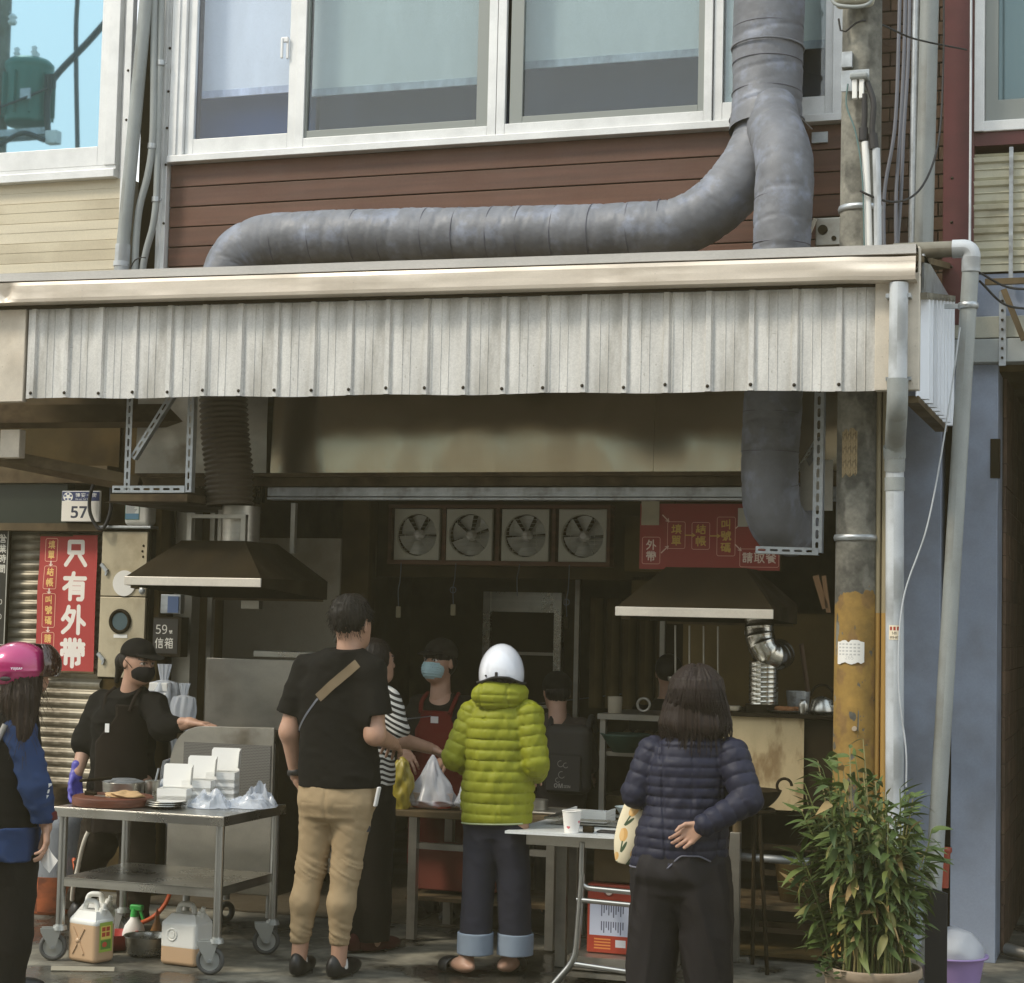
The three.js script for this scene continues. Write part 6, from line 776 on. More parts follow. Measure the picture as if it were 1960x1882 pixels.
function bodyMesh(fields, head, hands, tone = SKIN) {
  // fields: list of {f, lo, hi, cell}; merged into one geometry with skin colours
  const gs = []; for (const q of fields) gs.push(polygonize(q.f, q.lo, q.hi, q.cell));
  if (head) gs.push(polygonize(head.f, head.c.map((v, i) => v - [0.13, 0.24, 0.13][i]), head.c.map((v, i) => v + [0.13, 0.15, 0.13][i]), 0.0045));
  for (const h of hands) gs.push(polygonize(h.f, h.c.map((v) => v - 0.15), h.c.map((v) => v + 0.15), 0.0032));
  const g = mergeGeometries(gs), p = g.attributes.position, col = new Float32Array(p.count * 3);
  for (let i = 0; i < p.count; i++) {
    const x = p.getX(i), y = p.getY(i), z = p.getZ(i), m = 0.82 + 0.14 * n3(x * 40, y * 40, z * 40) + 0.18 * n3(x * 12 + 4, y * 12, z * 12) + 0.06 * n3(x * 160, y * 160, z * 160); let c = [tone[0] * m, tone[1] * m, tone[2] * m];
    if (head) { const [a, u, b] = head.loc(x, y, z); if (b < -0.05 && u > -0.12 && u < 0.1) { const ax = Math.abs(a), ey = ((ax - 0.031) / 0.0135) ** 2 + ((u - 0.003) / 0.0075) ** 2; if (ey < 1 && b > -0.096) c = ((ax - 0.031) ** 2 + (u - 0.003) ** 2) < 0.0064 ** 2 ? [0.02, 0.012, 0.008] : [0.6, 0.56, 0.52]; else if (ey < 1.9 && u > 0.003) c = [0.05, 0.03, 0.025]; if (Math.abs(u - 0.024 - 0.1 * (0.03 - ax) * 0.3) < 0.0045 && ax > 0.014 && ax < 0.052) c = [0.05, 0.035, 0.028]; if ((a / 0.022) ** 2 + ((u + 0.064) / 0.008) ** 2 < 1) c = [0.42, 0.16, 0.13]; } }
    col.set(c, i * 3);
  }
  g.setAttribute('color', new THREE.BufferAttribute(col, 3)); return g;
}
const skinM = new THREE.MeshPhysicalMaterial({ vertexColors: true, roughness: 0.5, sheen: 0.15, sheenColor: new THREE.Color(0.5, 0.3, 0.25), sheenRoughness: 0.5 });
// short stray hairs growing from a hair mesh
function fuzz(parent, g, m, n, L, seed, dir = [0, -1, 0]) { const p = g.attributes.position, q = g.attributes.normal, R = rngOf(seed), out = []; for (let i = 0; i < n; i++) { const k = Math.floor(R() * p.count), a = V(p.getX(k), p.getY(k), p.getZ(k)), d = V(q.getX(k), q.getY(k), q.getZ(k)).multiplyScalar(0.35 + 0.4 * R()).add(V(...dir)).add(V(R() - 0.5, R() - 0.5, R() - 0.5)).normalize(), l = L * (0.5 + R()), b = a.clone().addScaledVector(d, l * 0.5), c = a.clone().addScaledVector(d, l).add(V(0, -l * 0.25, 0)); out.push(tube([a.toArray(), b.toArray(), c.toArray()], 0.0009, 3, 3)); } const o = part(parent, 'stray_hair', merge(...out), m); o.userData.kind = 'stuff'; return o; }
const weaveBump = dataTex(128, (u, v) => 0.5 + 0.25 * Math.sin(u * 6.283 * 32) * Math.sin(v * 6.283 * 32) + 0.25 * (n2(u * 64, v * 64, 64, 3) - 0.5), false);
function cloth(c, o = {}) { const b = weaveBump.clone(); b.repeat.set(o.rep ?? 9, o.rep ?? 9); return new THREE.MeshPhysicalMaterial({ color: rgb(...c), roughness: o.rough ?? 0.85, specularIntensity: 0.3, bumpMap: b, bumpScale: o.bump ?? 0.0012, sheen: o.sheen ?? 0.3, sheenColor: rgb(...c), sheenRoughness: 0.5, side: THREE.DoubleSide, ...(o.extra ?? {}) }); }
const nylon = (c) => new THREE.MeshPhysicalMaterial({ color: rgb(...c), roughness: 0.55, specularIntensity: 0.5, sheen: 0.1, sheenColor: rgb(...c), sheenRoughness: 0.4, side: THREE.DoubleSide });
const hairTex = dataTex(256, (u, v) => 0.5 + 0.5 * (n2p(u * 128, v * 4, 128, 4, 2) - 0.5) + 0.4 * (n2p(u * 40, v * 3, 40, 3, 8) - 0.5), false); hairTex.repeat.set(3, 2);
const hairM = (c) => new THREE.MeshPhysicalMaterial({ color: rgb(...c), roughness: 0.5, specularIntensity: 0.4, bumpMap: hairTex, bumpScale: 0.0016, sheen: 0.1, sheenColor: rgb(...c), sheenRoughness: 0.4, side: THREE.DoubleSide });
const strandy = (f, amp = 0.004, fr = 46, c = [0, 0]) => (x, y, z) => { const d = f(x, y, z); if (Math.abs(d) > 0.03) return d; const a = Math.atan2(x - c[0], z - c[1]); return d - amp * (n3(a * fr / 3 + 20, y * 5, 3) - 0.5) * 1.6 - amp * 0.5 * (n3(a * fr, y * 9 + 4, 9) - 0.5); };
// puffer quilting: baffles by height or along a limb
const puff = (ph) => Math.pow(Math.abs(Math.sin(ph * Math.PI)), 0.42);
function quiltCol(f, y0, step, amp0) { let amp = amp0; return (x, y, z) => { const d = f(x, y, z); if (Math.abs(d) > 0.05) return d; const yy = y + 0.009 * (n3(x * 7, y * 4, z * 7) - 0.5), ph = (yy - y0) / step, k = puff(ph); const va = 0.7 + 0.7 * n3(x * 6 + 3, Math.floor(ph) * 1.7, z * 6); amp = amp0 * va; const pk = n3(x * 70 + y * 12, y * 16, z * 70) - 0.5, br = n3(x * 24 - y * 10, y * 12 + 7, z * 24) - 0.5; return d - amp * (k - 0.6) - amp * (0.25 + 0.9 * (1 - k)) * pk * 1.1 - amp * 1.15 * br - amp * 0.5 * (n3(x * 9, y * 19, z * 9) - 0.5); }; }
function quiltLimb(a, b, r1, r2, step, amp, off = 0) { const [ax, ay, az] = a, bx = b[0] - ax, by = b[1] - ay, bz = b[2] - az, L2 = bx * bx + by * by + bz * bz, L = Math.sqrt(L2); return (x, y, z) => { const px = x - ax, py = y - ay, pz = z - az, tt = (px * bx + py * by + pz * bz) / L2, t = clamp(tt), d = len3(px - bx * t, py - by * t, pz - bz * t) - mix(r1, r2, t); if (Math.abs(d) > 0.05) return d; const k = puff((tt * L + off) / step + 0.15 * (n3(x * 7, y * 7, z * 7) - 0.5)); return d - amp * (k - 0.6) - amp * (0.3 + 0.8 * (1 - k)) * (n3(x * 60, y * 60, z * 60) - 0.5) * 1.2 - amp * 0.9 * (n3(x * 22, y * 22, z * 22) - 0.5); }; }
const person = (label, pos) => thing('person', label, 'person', undefined, pos);
const shoe = (p, m, sole, x, z, yaw, L = 0.26, h = 0.085, name = 'shoe') => { const f = uni(0.03, ell([0, 0.035, -L * 0.14], [0.041, 0.04, L * 0.46]), ell([0, 0.055, L * 0.2], [0.037, h * 0.72, 0.062])), g = polygonize(cutBelow(f, 0.012), [-0.07, -0.01, -L * 0.75], [0.07, 0.16, L * 0.6], 0.006); const o = part(p, name, g.rotateY(yaw).translate(x, 0, z), m); part(o, 'sole', extr(new THREE.Shape(new THREE.EllipseCurve(0, 0, 0.043, L * 0.5, 0, 6.2832).getPoints(30)), 0.016, 0.003).rotateX(Math.PI / 2).translate(0, 0.018, -L * 0.08).rotateY(yaw).translate(x, 0, z), sole); return o; };

const C = { black: cloth([20, 18, 15], { sheen: 0.08 }), khaki: cloth([160, 139, 108], { rep: 12 }), denim: cloth([44, 45, 56], { rep: 14 }), denimLight: cloth([132, 144, 158], { rep: 14 }), lime: nylon([134, 137, 34]), navy: nylon([32, 33, 50]), charcoal: cloth([40, 35, 30], { sheen: 0.1 }), brownApron: cloth([32, 25, 19], { sheen: 0.1 }), redApron: cloth([96, 28, 23]), blue: cloth([40, 58, 92], { rep: 14 }), greyTee: cloth([66, 58, 54]), leather: mat([26, 23, 21], 0.45), sole: mat([44, 40, 36], 0.7), white: mat([226, 224, 220], 0.6), maskBlue: cloth([168, 196, 200]), maskBlack: cloth([30, 28, 28]) };

{ // ----- man in a black T-shirt -----
  const t = person('man in black T-shirt and khaki joggers with a crossbody strap, seen from behind', [-0.776, 0, 0.326]);
  const yaw = 0.22, head = headField([0.113, 1.612, -0.02], -0.12, 0.05, 1.07);
  const shL = [-0.115, 1.385, 0], shR = [0.242, 1.39, 0.02], elL = [-0.168, 1.11, 0.02], elR = [0.272, 1.115, 0.05], wrL = [-0.16, 0.9, -0.05], wrR = [0.26, 1.06, -0.2];
  const arms = uni(0.03, cap(shL, elL, 0.056, 0.046), cap(elL, wrL, 0.045, 0.03), cap(shR, elR, 0.056, 0.046), cap(elR, wrR, 0.046, 0.031)), torso = column([[0.74, 0.07, 0, 0.08, 0.07], [0.8, 0.075, 0, 0.15, 0.1], [1.1, 0.07, 0, 0.15, 0.09], [1.34, 0.07, 0, 0.14, 0.07], [1.42, 0.09, -0.02, 0.04, 0.04]], yaw), legs = uni(0.02, cap([-0.0, 0.8, 0], [-0.06, 0.48, 0], 0.075, 0.05), cap([-0.06, 0.48, 0], [-0.088, 0.07, 0.02], 0.05, 0.036), cap([0.14, 0.8, 0], [0.12, 0.48, 0], 0.075, 0.05), cap([0.12, 0.48, 0], [0.102, 0.07, 0.0], 0.05, 0.036));
  const hl = handField([-0.155, 0.885, -0.055], [0.25, -1, -0.45], [0.9, 0.2, -0.3], 1, 0.5), hr = handField([0.25, 1.055, -0.22], [-0.4, -0.1, -1], [-0.3, -1, 0], -1, 0.5);
  const body = part(t, 'body', bodyMesh([{ f: uni(0.03, arms, torso, legs), lo: [-0.32, 0.03, -0.32], hi: [0.42, 1.52, 0.2], cell: 0.008 }], head, [hl, hr]), skinM);
  const tee0 = uni(0.05, column([[0.866, 0.08, 0.0, 0.188, 0.13], [1.1, 0.074, 0, 0.182, 0.122], [1.3, 0.07, 0.005, 0.188, 0.116], [1.42, 0.08, 0.018, 0.15, 0.1], [1.505, 0.103, 0.018, 0.078, 0.09]], yaw), cap([0.09, 1.47, 0.01], [-0.1, 1.41, 0.0], 0.045, 0.06), cap([0.11, 1.47, 0.01], [0.23, 1.41, 0.02], 0.045, 0.06), cap([-0.105, 1.38, 0], [-0.172, 1.19, 0.01], 0.066, 0.07), cap([0.232, 1.385, 0.02], [0.27, 1.2, 0.04], 0.066, 0.071));
  const armCut = (x, y, z) => { const l = x < -0.1 ? 1.2 - 0.25 * (x + 0.2) - y : x > 0.27 ? 1.205 + 0.15 * (x - 0.3) - y : -1; return l; };
  const tee1 = folds(tee0, 0.012, (x, y) => 0.35 + 0.65 * sstep(1.1, 0.9, y) + 0.4 * sstep(0.16, 0.24, Math.abs(x - 0.07)), 5, 9, 6);
  const tee = (x, y, z) => { const d = tee1(x, y, z); return Math.max(d, (x < -0.118 || x > 0.262) && y < 1.3 ? armCut(x, y, z) : -1, 0.868 - y, y - 1.502 + 0.1 * z); };
  part(t, 'shirt', polygonize(tee, [-0.32, 0.85, -0.2], [0.42, 1.5, 0.22], 0.0065), C.black);
  const hipsF = column([[0.70, 0.068, 0.01, 0.1, 0.07], [0.74, 0.07, 0.006, 0.15, 0.115], [0.8, 0.074, 0.006, 0.182, 0.132], [0.94, 0.078, 0, 0.178, 0.12]], yaw);
  const legF = (h, k, a, r) => uni(0.03, cap(h, k, r[0], r[1]), cap(k, [mix(k[0], a[0], 0.45), mix(k[1], a[1], 0.45), mix(k[2], a[2], 0.45) + 0.02], r[1], r[2]), cap([mix(k[0], a[0], 0.45), mix(k[1], a[1], 0.45), mix(k[2], a[2], 0.45) + 0.02], a, r[2], r[3]));
  const pant0 = uni(0.035, hipsF, legF([-0.014, 0.77, 0], [-0.045, 0.5, 0.0], [-0.085, 0.15, 0.02], [0.093, 0.067, 0.062, 0.044]), legF([0.152, 0.77, 0], [0.128, 0.5, 0.0], [0.104, 0.15, 0.0], [0.093, 0.067, 0.062, 0.044]));
  const seam = (f) => (x, y, z) => { const d = f(x, y, z); return Math.abs(d) > 0.03 || z < 0 ? d : d + 0.004 * Math.exp(-(((x - 0.07 - 0.02 * (y - 0.8)) / 0.006) ** 2)) * sstep(0.66, 0.7, y) + 0.0022 * Math.exp(-(((Math.abs(x - 0.07) - 0.085) / 0.045) ** 10)) * Math.exp(-(((y - 0.8) / 0.003) ** 2)) + 0.002 * Math.exp(-(((Math.abs(Math.abs(x - 0.07) - 0.085) - 0.045) / 0.003) ** 2)) * (y > 0.72 && y < 0.8 ? 1 : 0); };
  const pant1 = folds(seam(pant0), 0.0105, (x, y) => 0.08 + 0.75 * Math.exp(-(((y - 0.5) / 0.06) ** 2)) + 0.75 * Math.exp(-(((y - 0.2) / 0.05) ** 2)) + 0.35 * Math.exp(-(((y - 0.7) / 0.05) ** 2)), 6, 52, 6);
  part(t, 'trousers', polygonize(cutAbove(cutBelow((x, y, z) => { const d = pant1(x, y, z); return d + 0.012 * sstep(0.158, 0.148, y) - 0.002 * Math.sin(Math.atan2(x, z) * 60) * sstep(0.15, 0.14, y); }, 0.1), 0.92), [-0.22, 0.08, -0.22], [0.36, 0.94, 0.22], 0.0062), C.khaki);
  part(t, 'sock', merge(polygonize(cutBelow(cutAbove(cap([-0.088, 0.15, 0.022], [-0.088, 0.05, 0.005], 0.036, 0.036), 0.085), 0.04), [-0.16, 0.03, -0.05], [-0.02, 0.12, 0.1], 0.006), polygonize(cutBelow(cutAbove(cap([0.103, 0.15, 0.002], [0.103, 0.05, -0.02], 0.036, 0.036), 0.085), 0.04), [0.03, 0.03, -0.07], [0.18, 0.12, 0.08], 0.006)), C.white);
  shoe(t, C.leather, C.sole, -0.095, -0.03, 0.12, 0.28); shoe(t, C.leather, C.sole, 0.098, -0.05, -0.1, 0.28);
  const hf = strandy((x, y, z) => { const [a, u, b] = head.loc(x, y, z); const d = ell([0, 0.04, 0.014], [0.086, 0.096, 0.103])(a, u, b) - 0.008 * (n3(a * 40, u * 40, b * 40) - 0.5); return Math.max(d, (b < -0.045 ? 0.055 - u : b < 0.0 ? -0.0 - u + 0.012 : -0.062 - u) + 0.01 * (n3(a * 90, u * 20, b * 90) - 0.5), -(Math.max(Math.abs(a) - 0.2, Math.abs(u + 0.004) - 0.032, Math.abs(b - 0.012) - 0.02))); }, 0.005, 60, [0.116, -0.02]);
  { const h = part(t, 'hair', polygonize(hf, [0.0, 1.5, -0.16], [0.24, 1.77, 0.12], 0.0042), hairM([32, 27, 22])); fuzz(h, h.geometry, h.material, 900, 0.02, 9, [0.2, -0.8, 0.1]); }
  // crossbody strap laid on the shirt
  const strap = (x0, y0, x1, y1, w, n, m, name) => { const c = []; for (let i = 0; i <= n; i++) { const k = i / n, x = mix(x0, x1, k), y = mix(y0, y1, k); c.push([x, y, onto(tee, x, y) + 0.004]); } const dx = x1 - x0, dy = y1 - y0, L = Math.hypot(dx, dy), nx = -dy / L * w / 2, ny = dx / L * w / 2; const q = (k, s) => { const i = Math.min(n, Math.round(k * n)); return [c[i][0] + s * nx, c[i][1] + s * ny, Math.max(c[i][2], onto(tee, c[i][0] + s * nx, c[i][1] + s * ny) + 0.003)]; }; return part(t, name, merge(surf(n, 2, (u, v) => q(u, (v - 0.5) * 2)), surf(n, 2, (u, v) => { const p = q(u, (v - 0.5) * 2); return [p[0], p[1], p[2] - 0.003]; })), m); };
  strap(0.195, 1.437, 0.02, 1.275, 0.042, 30, mat([112, 96, 72], 0.8, 0, { side: THREE.DoubleSide }), 'bag_strap'); strap(0.018, 1.272, -0.13, 1.09, 0.008, 30, M.wireGrey, 'strap_cord'); 
  part(t, 'wrist_band', at(new THREE.TorusGeometry(0.034, 0.009, 8, 28).scale(1, 1, 2).rotateX(Math.PI / 2 - 0.25), -0.158, 0.915, -0.045), C.leather);
  part(t, 'thigh_patch', bb(0, 0.022, 0, 0.026, 0, 0.003).rotateY(0.9).translate(0.222, 0.67, onto(pant0, 0.228, 0.68) - 0.01), mat([48, 48, 54], 0.6));
  // phone corner in the pocket
  part(t, 'pocket_paper', bb(0, 0.012, 0, 0.09, 0, 0.03, 0.004).rotateZ(-0.2).translate(0.262, 0.79, 0.0), C.white);
}
{ // ----- woman in the lime puffer -----
  const t = person('woman in lime green puffer jacket, white helmet and cuffed jeans', [-0.114, 0, -0.061]);
  const yaw = 0.3, hc = [0.062, 1.4, -0.01], head = headField(hc, 0.28, 0.05, 0.95);
  const body = part(t, 'body', bodyMesh([{ f: uni(0.03, column([[0.72, 0.06, 0, 0.1, 0.07], [0.78, 0.06, 0, 0.12, 0.08], [1.0, 0.06, 0, 0.12, 0.08], [1.2, 0.06, 0, 0.12, 0.08], [1.3, 0.062, 0, 0.05, 0.05]], yaw), cap([-0.02, 0.7, 0], [-0.035, 0.4, 0.02], 0.07, 0.05), cap([-0.035, 0.4, 0.02], [-0.06, 0.06, 0.06], 0.05, 0.032), cap([0.14, 0.7, 0], [0.14, 0.4, 0], 0.07, 0.05), cap([0.14, 0.4, 0], [0.12, 0.06, -0.04], 0.05, 0.032), ell([-0.085, 0.045, 0.05], [0.042, 0.032, 0.1], 0.9), ell([0.11, 0.045, -0.06], [0.042, 0.032, 0.1], -0.1)), lo: [-0.25, 0.0, -0.25], hi: [0.3, 1.35, 0.25], cell: 0.008 }], head, [handField([-0.07, 0.93, -0.2], [0.3, -0.2, -1], [0, -1, 0], 1, 0.5, 0.9), handField([0.16, 0.93, -0.2], [-0.3, -0.2, -1], [0, -1, 0], -1, 0.5, 0.9)]), skinM);
  const tq = quiltCol(column([[0.68, 0.056, 0.0, 0.166, 0.125], [0.86, 0.056, 0.0, 0.168, 0.13], [1.02, 0.06, 0, 0.155, 0.12], [1.16, 0.064, 0, 0.157, 0.115], [1.25, 0.066, 0, 0.12, 0.09], [1.31, 0.064, 0, 0.075, 0.07]], yaw), 0.703, 0.0484, 0.0095);
  const j0 = uni(0.012, tq, quiltLimb([-0.07, 1.2, 0], [-0.15, 1.0, 0.03], 0.072, 0.062, 0.05, 0.0095), quiltLimb([-0.15, 1.0, 0.03], [-0.09, 0.93, -0.16], 0.062, 0.05, 0.05, 0.0095, 0.03), quiltLimb([0.2, 1.205, 0], [0.247, 0.99, 0.02], 0.072, 0.062, 0.05, 0.0095), quiltLimb([0.247, 0.99, 0.02], [0.19, 0.93, -0.16], 0.062, 0.05, 0.05, 0.0095, 0.03));
  const jf = (x, y, z) => Math.max(j0(x, y, z), 0.702 + 0.03 * (x - 0.05) - y);
  const jk = part(t, 'jacket', polygonize(jf, [-0.28, 0.66, -0.26], [0.38, 1.36, 0.2], 0.0046), C.lime);
  // hood: back pouch with seams
  const hood0 = uni(0.03, ell([0.064, 1.295, 0.07], [0.118, 0.072, 0.062], yaw), ell([0.02, 1.305, 0.0], [0.085, 0.06, 0.085], yaw), ell([0.11, 1.305, 0.0], [0.085, 0.06, 0.085], yaw));
  part(t, 'hood', polygonize((x, y, z) => { const d = hood0(x, y, z); if (Math.abs(d) > 0.04) return d; const a = (x - 0.064); return d + 0.006 * Math.exp(-(((Math.abs(a) - 0.062) / 0.006) ** 2)) + 0.005 * Math.exp(-(((y - 1.3) / 0.005) ** 2)) * (Math.abs(a) < 0.062 ? 1 : 0.3) + 0.004 * Math.exp(-(((y - 1.262) / 0.005) ** 2)) - 0.005 * (ridge(x, y, z, 22, 30, 22) - 0.5); }, [-0.12, 1.19, -0.14], [0.25, 1.4, 0.18], 0.0048), C.lime);
  const zseam = []; for (let i = 0; i <= 60; i++) { const x = mix(-0.09, 0.2, i / 60), y = 0.702 + 0.03 * (x - 0.05) + 0.004; const zz = onto(j0, x, y + 0.006); if (zz > -0.02) zseam.push([x, y, zz + 0.001]); } part(t, 'hem_trim', tube(zseam, 0.004, 80, 6), mat([150, 158, 120], 0.6));
  const leg = (k) => folds(column(k, yaw), 0.009, (x, y) => 0.4 + 0.5 * sstep(0.45, 0.7, y), 8, 7, 8);
  const jl = leg([[0.12, -0.026, 0.03, 0.074, 0.082], [0.45, -0.022, 0.02, 0.074, 0.085], [0.7, -0.012, 0.0, 0.088, 0.1], [0.76, 0.0, 0.0, 0.088, 0.1]]), jr = leg([[0.12, 0.15, -0.03, 0.076, 0.082], [0.45, 0.145, -0.01, 0.076, 0.085], [0.66, 0.128, 0.0, 0.084, 0.095], [0.72, 0.115, 0.0, 0.07, 0.085]]), hip = column([[0.64, 0.056, 0, 0.12, 0.09], [0.7, 0.056, 0, 0.145, 0.1], [0.76, 0.056, 0, 0.14, 0.1]], yaw);
  part(t, 'jeans', polygonize(uni(0.03, jl, jr, hip), [-0.18, 0.1, -0.16], [0.3, 0.8, 0.18], 0.0065), C.denim);
  const cu = (cx, cz) => { const f = column([[0.098, cx, cz, 0.085, 0.092], [0.2, cx, cz, 0.085, 0.092]], yaw), i = column([[0.05, cx, cz, 0.072, 0.079], [0.3, cx, cz, 0.072, 0.079]], yaw); return polygonize((x, y, z) => Math.max(f(x, y, z) - 0.002 * (n3(x * 30, y * 30, z * 30) - 0.5) + 0.003 * sstep(0.194, 0.2, y), -i(x, y, z)), [cx - 0.12, 0.08, cz - 0.13], [cx + 0.12, 0.22, cz + 0.13], 0.005); };
  part(t, 'jean_cuff', cu(-0.026, 0.03), C.denimLight); part(t, 'jean_cuff', cu(0.15, -0.03), C.denimLight);
  const slip = (x, z, yw) => { const o = part(t, 'slipper', extr(new THREE.Shape(new THREE.EllipseCurve(0, 0, 0.048, 0.125, 0, 6.2832).getPoints(30)), 0.014, 0.004).rotateX(Math.PI / 2).translate(0, 0.024, 0).rotateY(yw).translate(x, 0, z), C.leather); part(o, 'upper', polygonize((a, b, c) => Math.max(Math.abs(ell([0, 0.03, -0.055], [0.05, 0.045, 0.075])(a, b, c)) - 0.004, 0.012 - b, c + 0.025), [-0.07, 0.0, -0.15], [0.07, 0.1, 0.03], 0.005).rotateY(yw).translate(x, 0, z), C.leather); }; slip(-0.1, 0.06, 0.95); slip(0.11, -0.075, -0.1);
  // helmet
  const sh0 = ell([0.062, 1.392, 0.0], [0.108, 0.146, 0.125], yaw), hel = (x, y, z) => { const d = Math.abs(sh0(x, y, z) + 0.006) - 0.006; const b = (x - 0.062) * Math.sin(yaw) + z * Math.cos(yaw), a = (x - 0.062) * Math.cos(yaw) - z * Math.sin(yaw); const cut = 1.373 + 0.012 * Math.cos(a * 18) * (b > 0 ? 1 : 0) + 0.018 * sstep(0.02, 0.1, -b) - 0.012 * sstep(0.03, 0.1, Math.abs(a)) - y; return Math.max(d, cut); };
  const h = part(t, 'helmet', polygonize(hel, [-0.08, 1.34, -0.16], [0.2, 1.56, 0.16], 0.0042), mat([222, 224, 230], 0.12, 0, { clearcoat: 1, clearcoatRoughness: 0.06 }));
  const rim = []; for (let i = 0; i <= 60; i++) { const th = mix(-1.5, 1.5, i / 60) + yaw * 0, a = Math.sin(th) * 0.113, b = Math.cos(th) * 0.123, x = 0.062 + a * Math.cos(yaw) + b * Math.sin(yaw), z = -a * Math.sin(yaw) + b * Math.cos(yaw); rim.push([x, 1.371 + 0.012 * Math.cos(a * 18) - 0.012 * sstep(0.03, 0.1, Math.abs(a)), z]); } part(h, 'rim', tube(rim, 0.006, 80, 8), M.rubber);
  part(h, 'buckle', box(0.014, 0.03, 0.012, 0.062 + 0.123 * Math.sin(yaw) - 0.02, 1.392, 0.121 * Math.cos(yaw) + 0.006, 0.004), M.rubber); for (const a of [-0.07, 0.055]) part(h, 'rivet', at(new THREE.SphereGeometry(0.005, 10, 8), 0.062 + a * Math.cos(yaw) + 0.1 * Math.sin(yaw), 1.388, -a * Math.sin(yaw) + 0.1 * Math.cos(yaw)), M.rubber);
  part(t, 'hair', polygonize(strandy(ell([0.062, 1.37, 0.0], [0.096, 0.06, 0.1], yaw), 0.004), [-0.06, 1.3, -0.12], [0.18, 1.44, 0.13], 0.006), hairM([30, 25, 22]));
}
{ // ----- woman in the navy puffer -----
  const t = person('woman in navy quilted jacket and wide black trousers with a hand behind her back', [1.01, 0, 0.697]);
  const yaw = 0.3, head = headField([0.045, 1.36, -0.03], 0.3, 0.15, 0.97);
  const elR = [0.282, 0.945, 0.06], wrR = [0.128, 0.846, 0.15], elL = [-0.19, 0.95, 0.03], wrL = [-0.14, 0.9, -0.14];
  const hr = handField([0.115, 0.84, 0.157], [-0.8, -0.62, 0.12], [0.1, 0.1, 1], 1, 0.5, 0.9, 0.04), hl = handField([-0.13, 0.9, -0.17], [0.2, -0.5, -1], [0.5, -0.5, 0], 1, 0.8, 0.95);
  part(t, 'body', bodyMesh([{ f: uni(0.03, column([[0.6, 0.0, 0, 0.1, 0.07], [0.64, -0.005, 0, 0.15, 0.1], [0.85, 0.02, 0, 0.13, 0.09], [1.1, 0.04, 0, 0.14, 0.09], [1.2, 0.045, 0, 0.05, 0.05]], yaw), cap(elR, wrR, 0.04, 0.03), cap(elL, wrL, 0.04, 0.03), cap([-0.1, 0.6, 0], [-0.12, 0.05, 0], 0.07, 0.04), cap([0.1, 0.6, 0], [0.12, 0.05, 0], 0.07, 0.04)), lo: [-0.25, 0.0, -0.25], hi: [0.35, 1.25, 0.22], cell: 0.009 }], head, [hr, hl]), skinM);
  const tq = quiltCol(column([[0.64, -0.012, 0.01, 0.2, 0.145], [0.78, 0.0, 0.01, 0.19, 0.14], [0.92, 0.022, 0.0, 0.172, 0.125], [1.06, 0.036, 0, 0.178, 0.12], [1.15, 0.042, 0, 0.15, 0.1], [1.215, 0.045, -0.01, 0.08, 0.075]], yaw), 0.655, 0.041, 0.007);
  const seamed = (x, y, z) => { const d = tq(x, y, z); if (Math.abs(d) > 0.04) return d; const a = (x - 0.03) * Math.cos(yaw) - z * Math.sin(yaw); return d + 0.006 * Math.exp(-(((Math.abs(a) - 0.115 - 0.05 * (y - 0.9)) / 0.006) ** 2)) + 0.003 * Math.exp(-((a / 0.004) ** 2)); };
  const j0 = uni(0.012, seamed, quiltLimb([-0.13, 1.115, 0], elL, 0.068, 0.062, 0.052, 0.0075), quiltLimb(elL, wrL, 0.062, 0.05, 0.052, 0.0075, 0.02), quiltLimb([0.205, 1.12, 0], elR, 0.07, 0.062, 0.052, 0.0075), quiltLimb(elR, wrR, 0.06, 0.046, 0.052, 0.0075, 0.02));
  const hemY = (x) => 0.652 + 0.06 * sstep(-0.04, 0.04, x) - 0.055 * sstep(0.09, 0.2, x) - 0.02 * sstep(0.02, -0.2, x) * 0, jf = (x, y, z) => Math.max(j0(x, y, z), hemY(x) - y, y - 1.23);
  part(t, 'jacket', polygonize(jf, [-0.32, 0.6, -0.26], [0.4, 1.28, 0.26], 0.0046), C.navy);
  const zs = []; for (let i = 0; i <= 80; i++) { const x = mix(-0.2, 0.185, i / 80), y = hemY(x) + 0.004; const zz = onto(j0, x, y + 0.004); if (zz > -0.05) zs.push([x, y, zz + 0.001]); } part(t, 'hem_trim', tube(zs, 0.0035, 100, 6), mat([104, 104, 116], 0.6));
  const pleat = (f) => (x, y, z) => { const d = f(x, y, z); if (Math.abs(d) > 0.05) return d; const sx = x - 0.22 * (0.62 - y) * Math.sign(x - 0.0); return d - 0.016 * (Math.pow(ridge(sx, y, z, 15, 1.8, 9), 1.6) - 0.4) - 0.010 * (ridge(x + y * 0.9, y, z, 12, 6, 12) - 0.5) * sstep(0.2, 0.5, y); };
  const legs = uni(0.025, column([[0.04, -0.122, 0.0, 0.1, 0.11], [0.4, -0.112, 0, 0.104, 0.115], [0.56, -0.09, 0.0, 0.122, 0.13], [0.68, -0.07, 0, 0.125, 0.13]], yaw), column([[0.04, 0.125, -0.01, 0.085, 0.11], [0.4, 0.106, 0, 0.1, 0.115], [0.56, 0.08, 0.0, 0.12, 0.13], [0.68, 0.06, 0, 0.12, 0.13]], yaw), column([[0.5, -0.01, 0.01, 0.06, 0.06], [0.56, -0.01, 0.012, 0.15, 0.12], [0.63, -0.012, 0.015, 0.198, 0.15], [0.78, -0.005, 0.0, 0.175, 0.125]], yaw));
  part(t, 'trousers', polygonize(pleat(legs), [-0.28, 0.03, -0.2], [0.28, 0.8, 0.22], 0.0068), cloth([34, 31, 33], { rough: 0.6, sheen: 0.12 }));
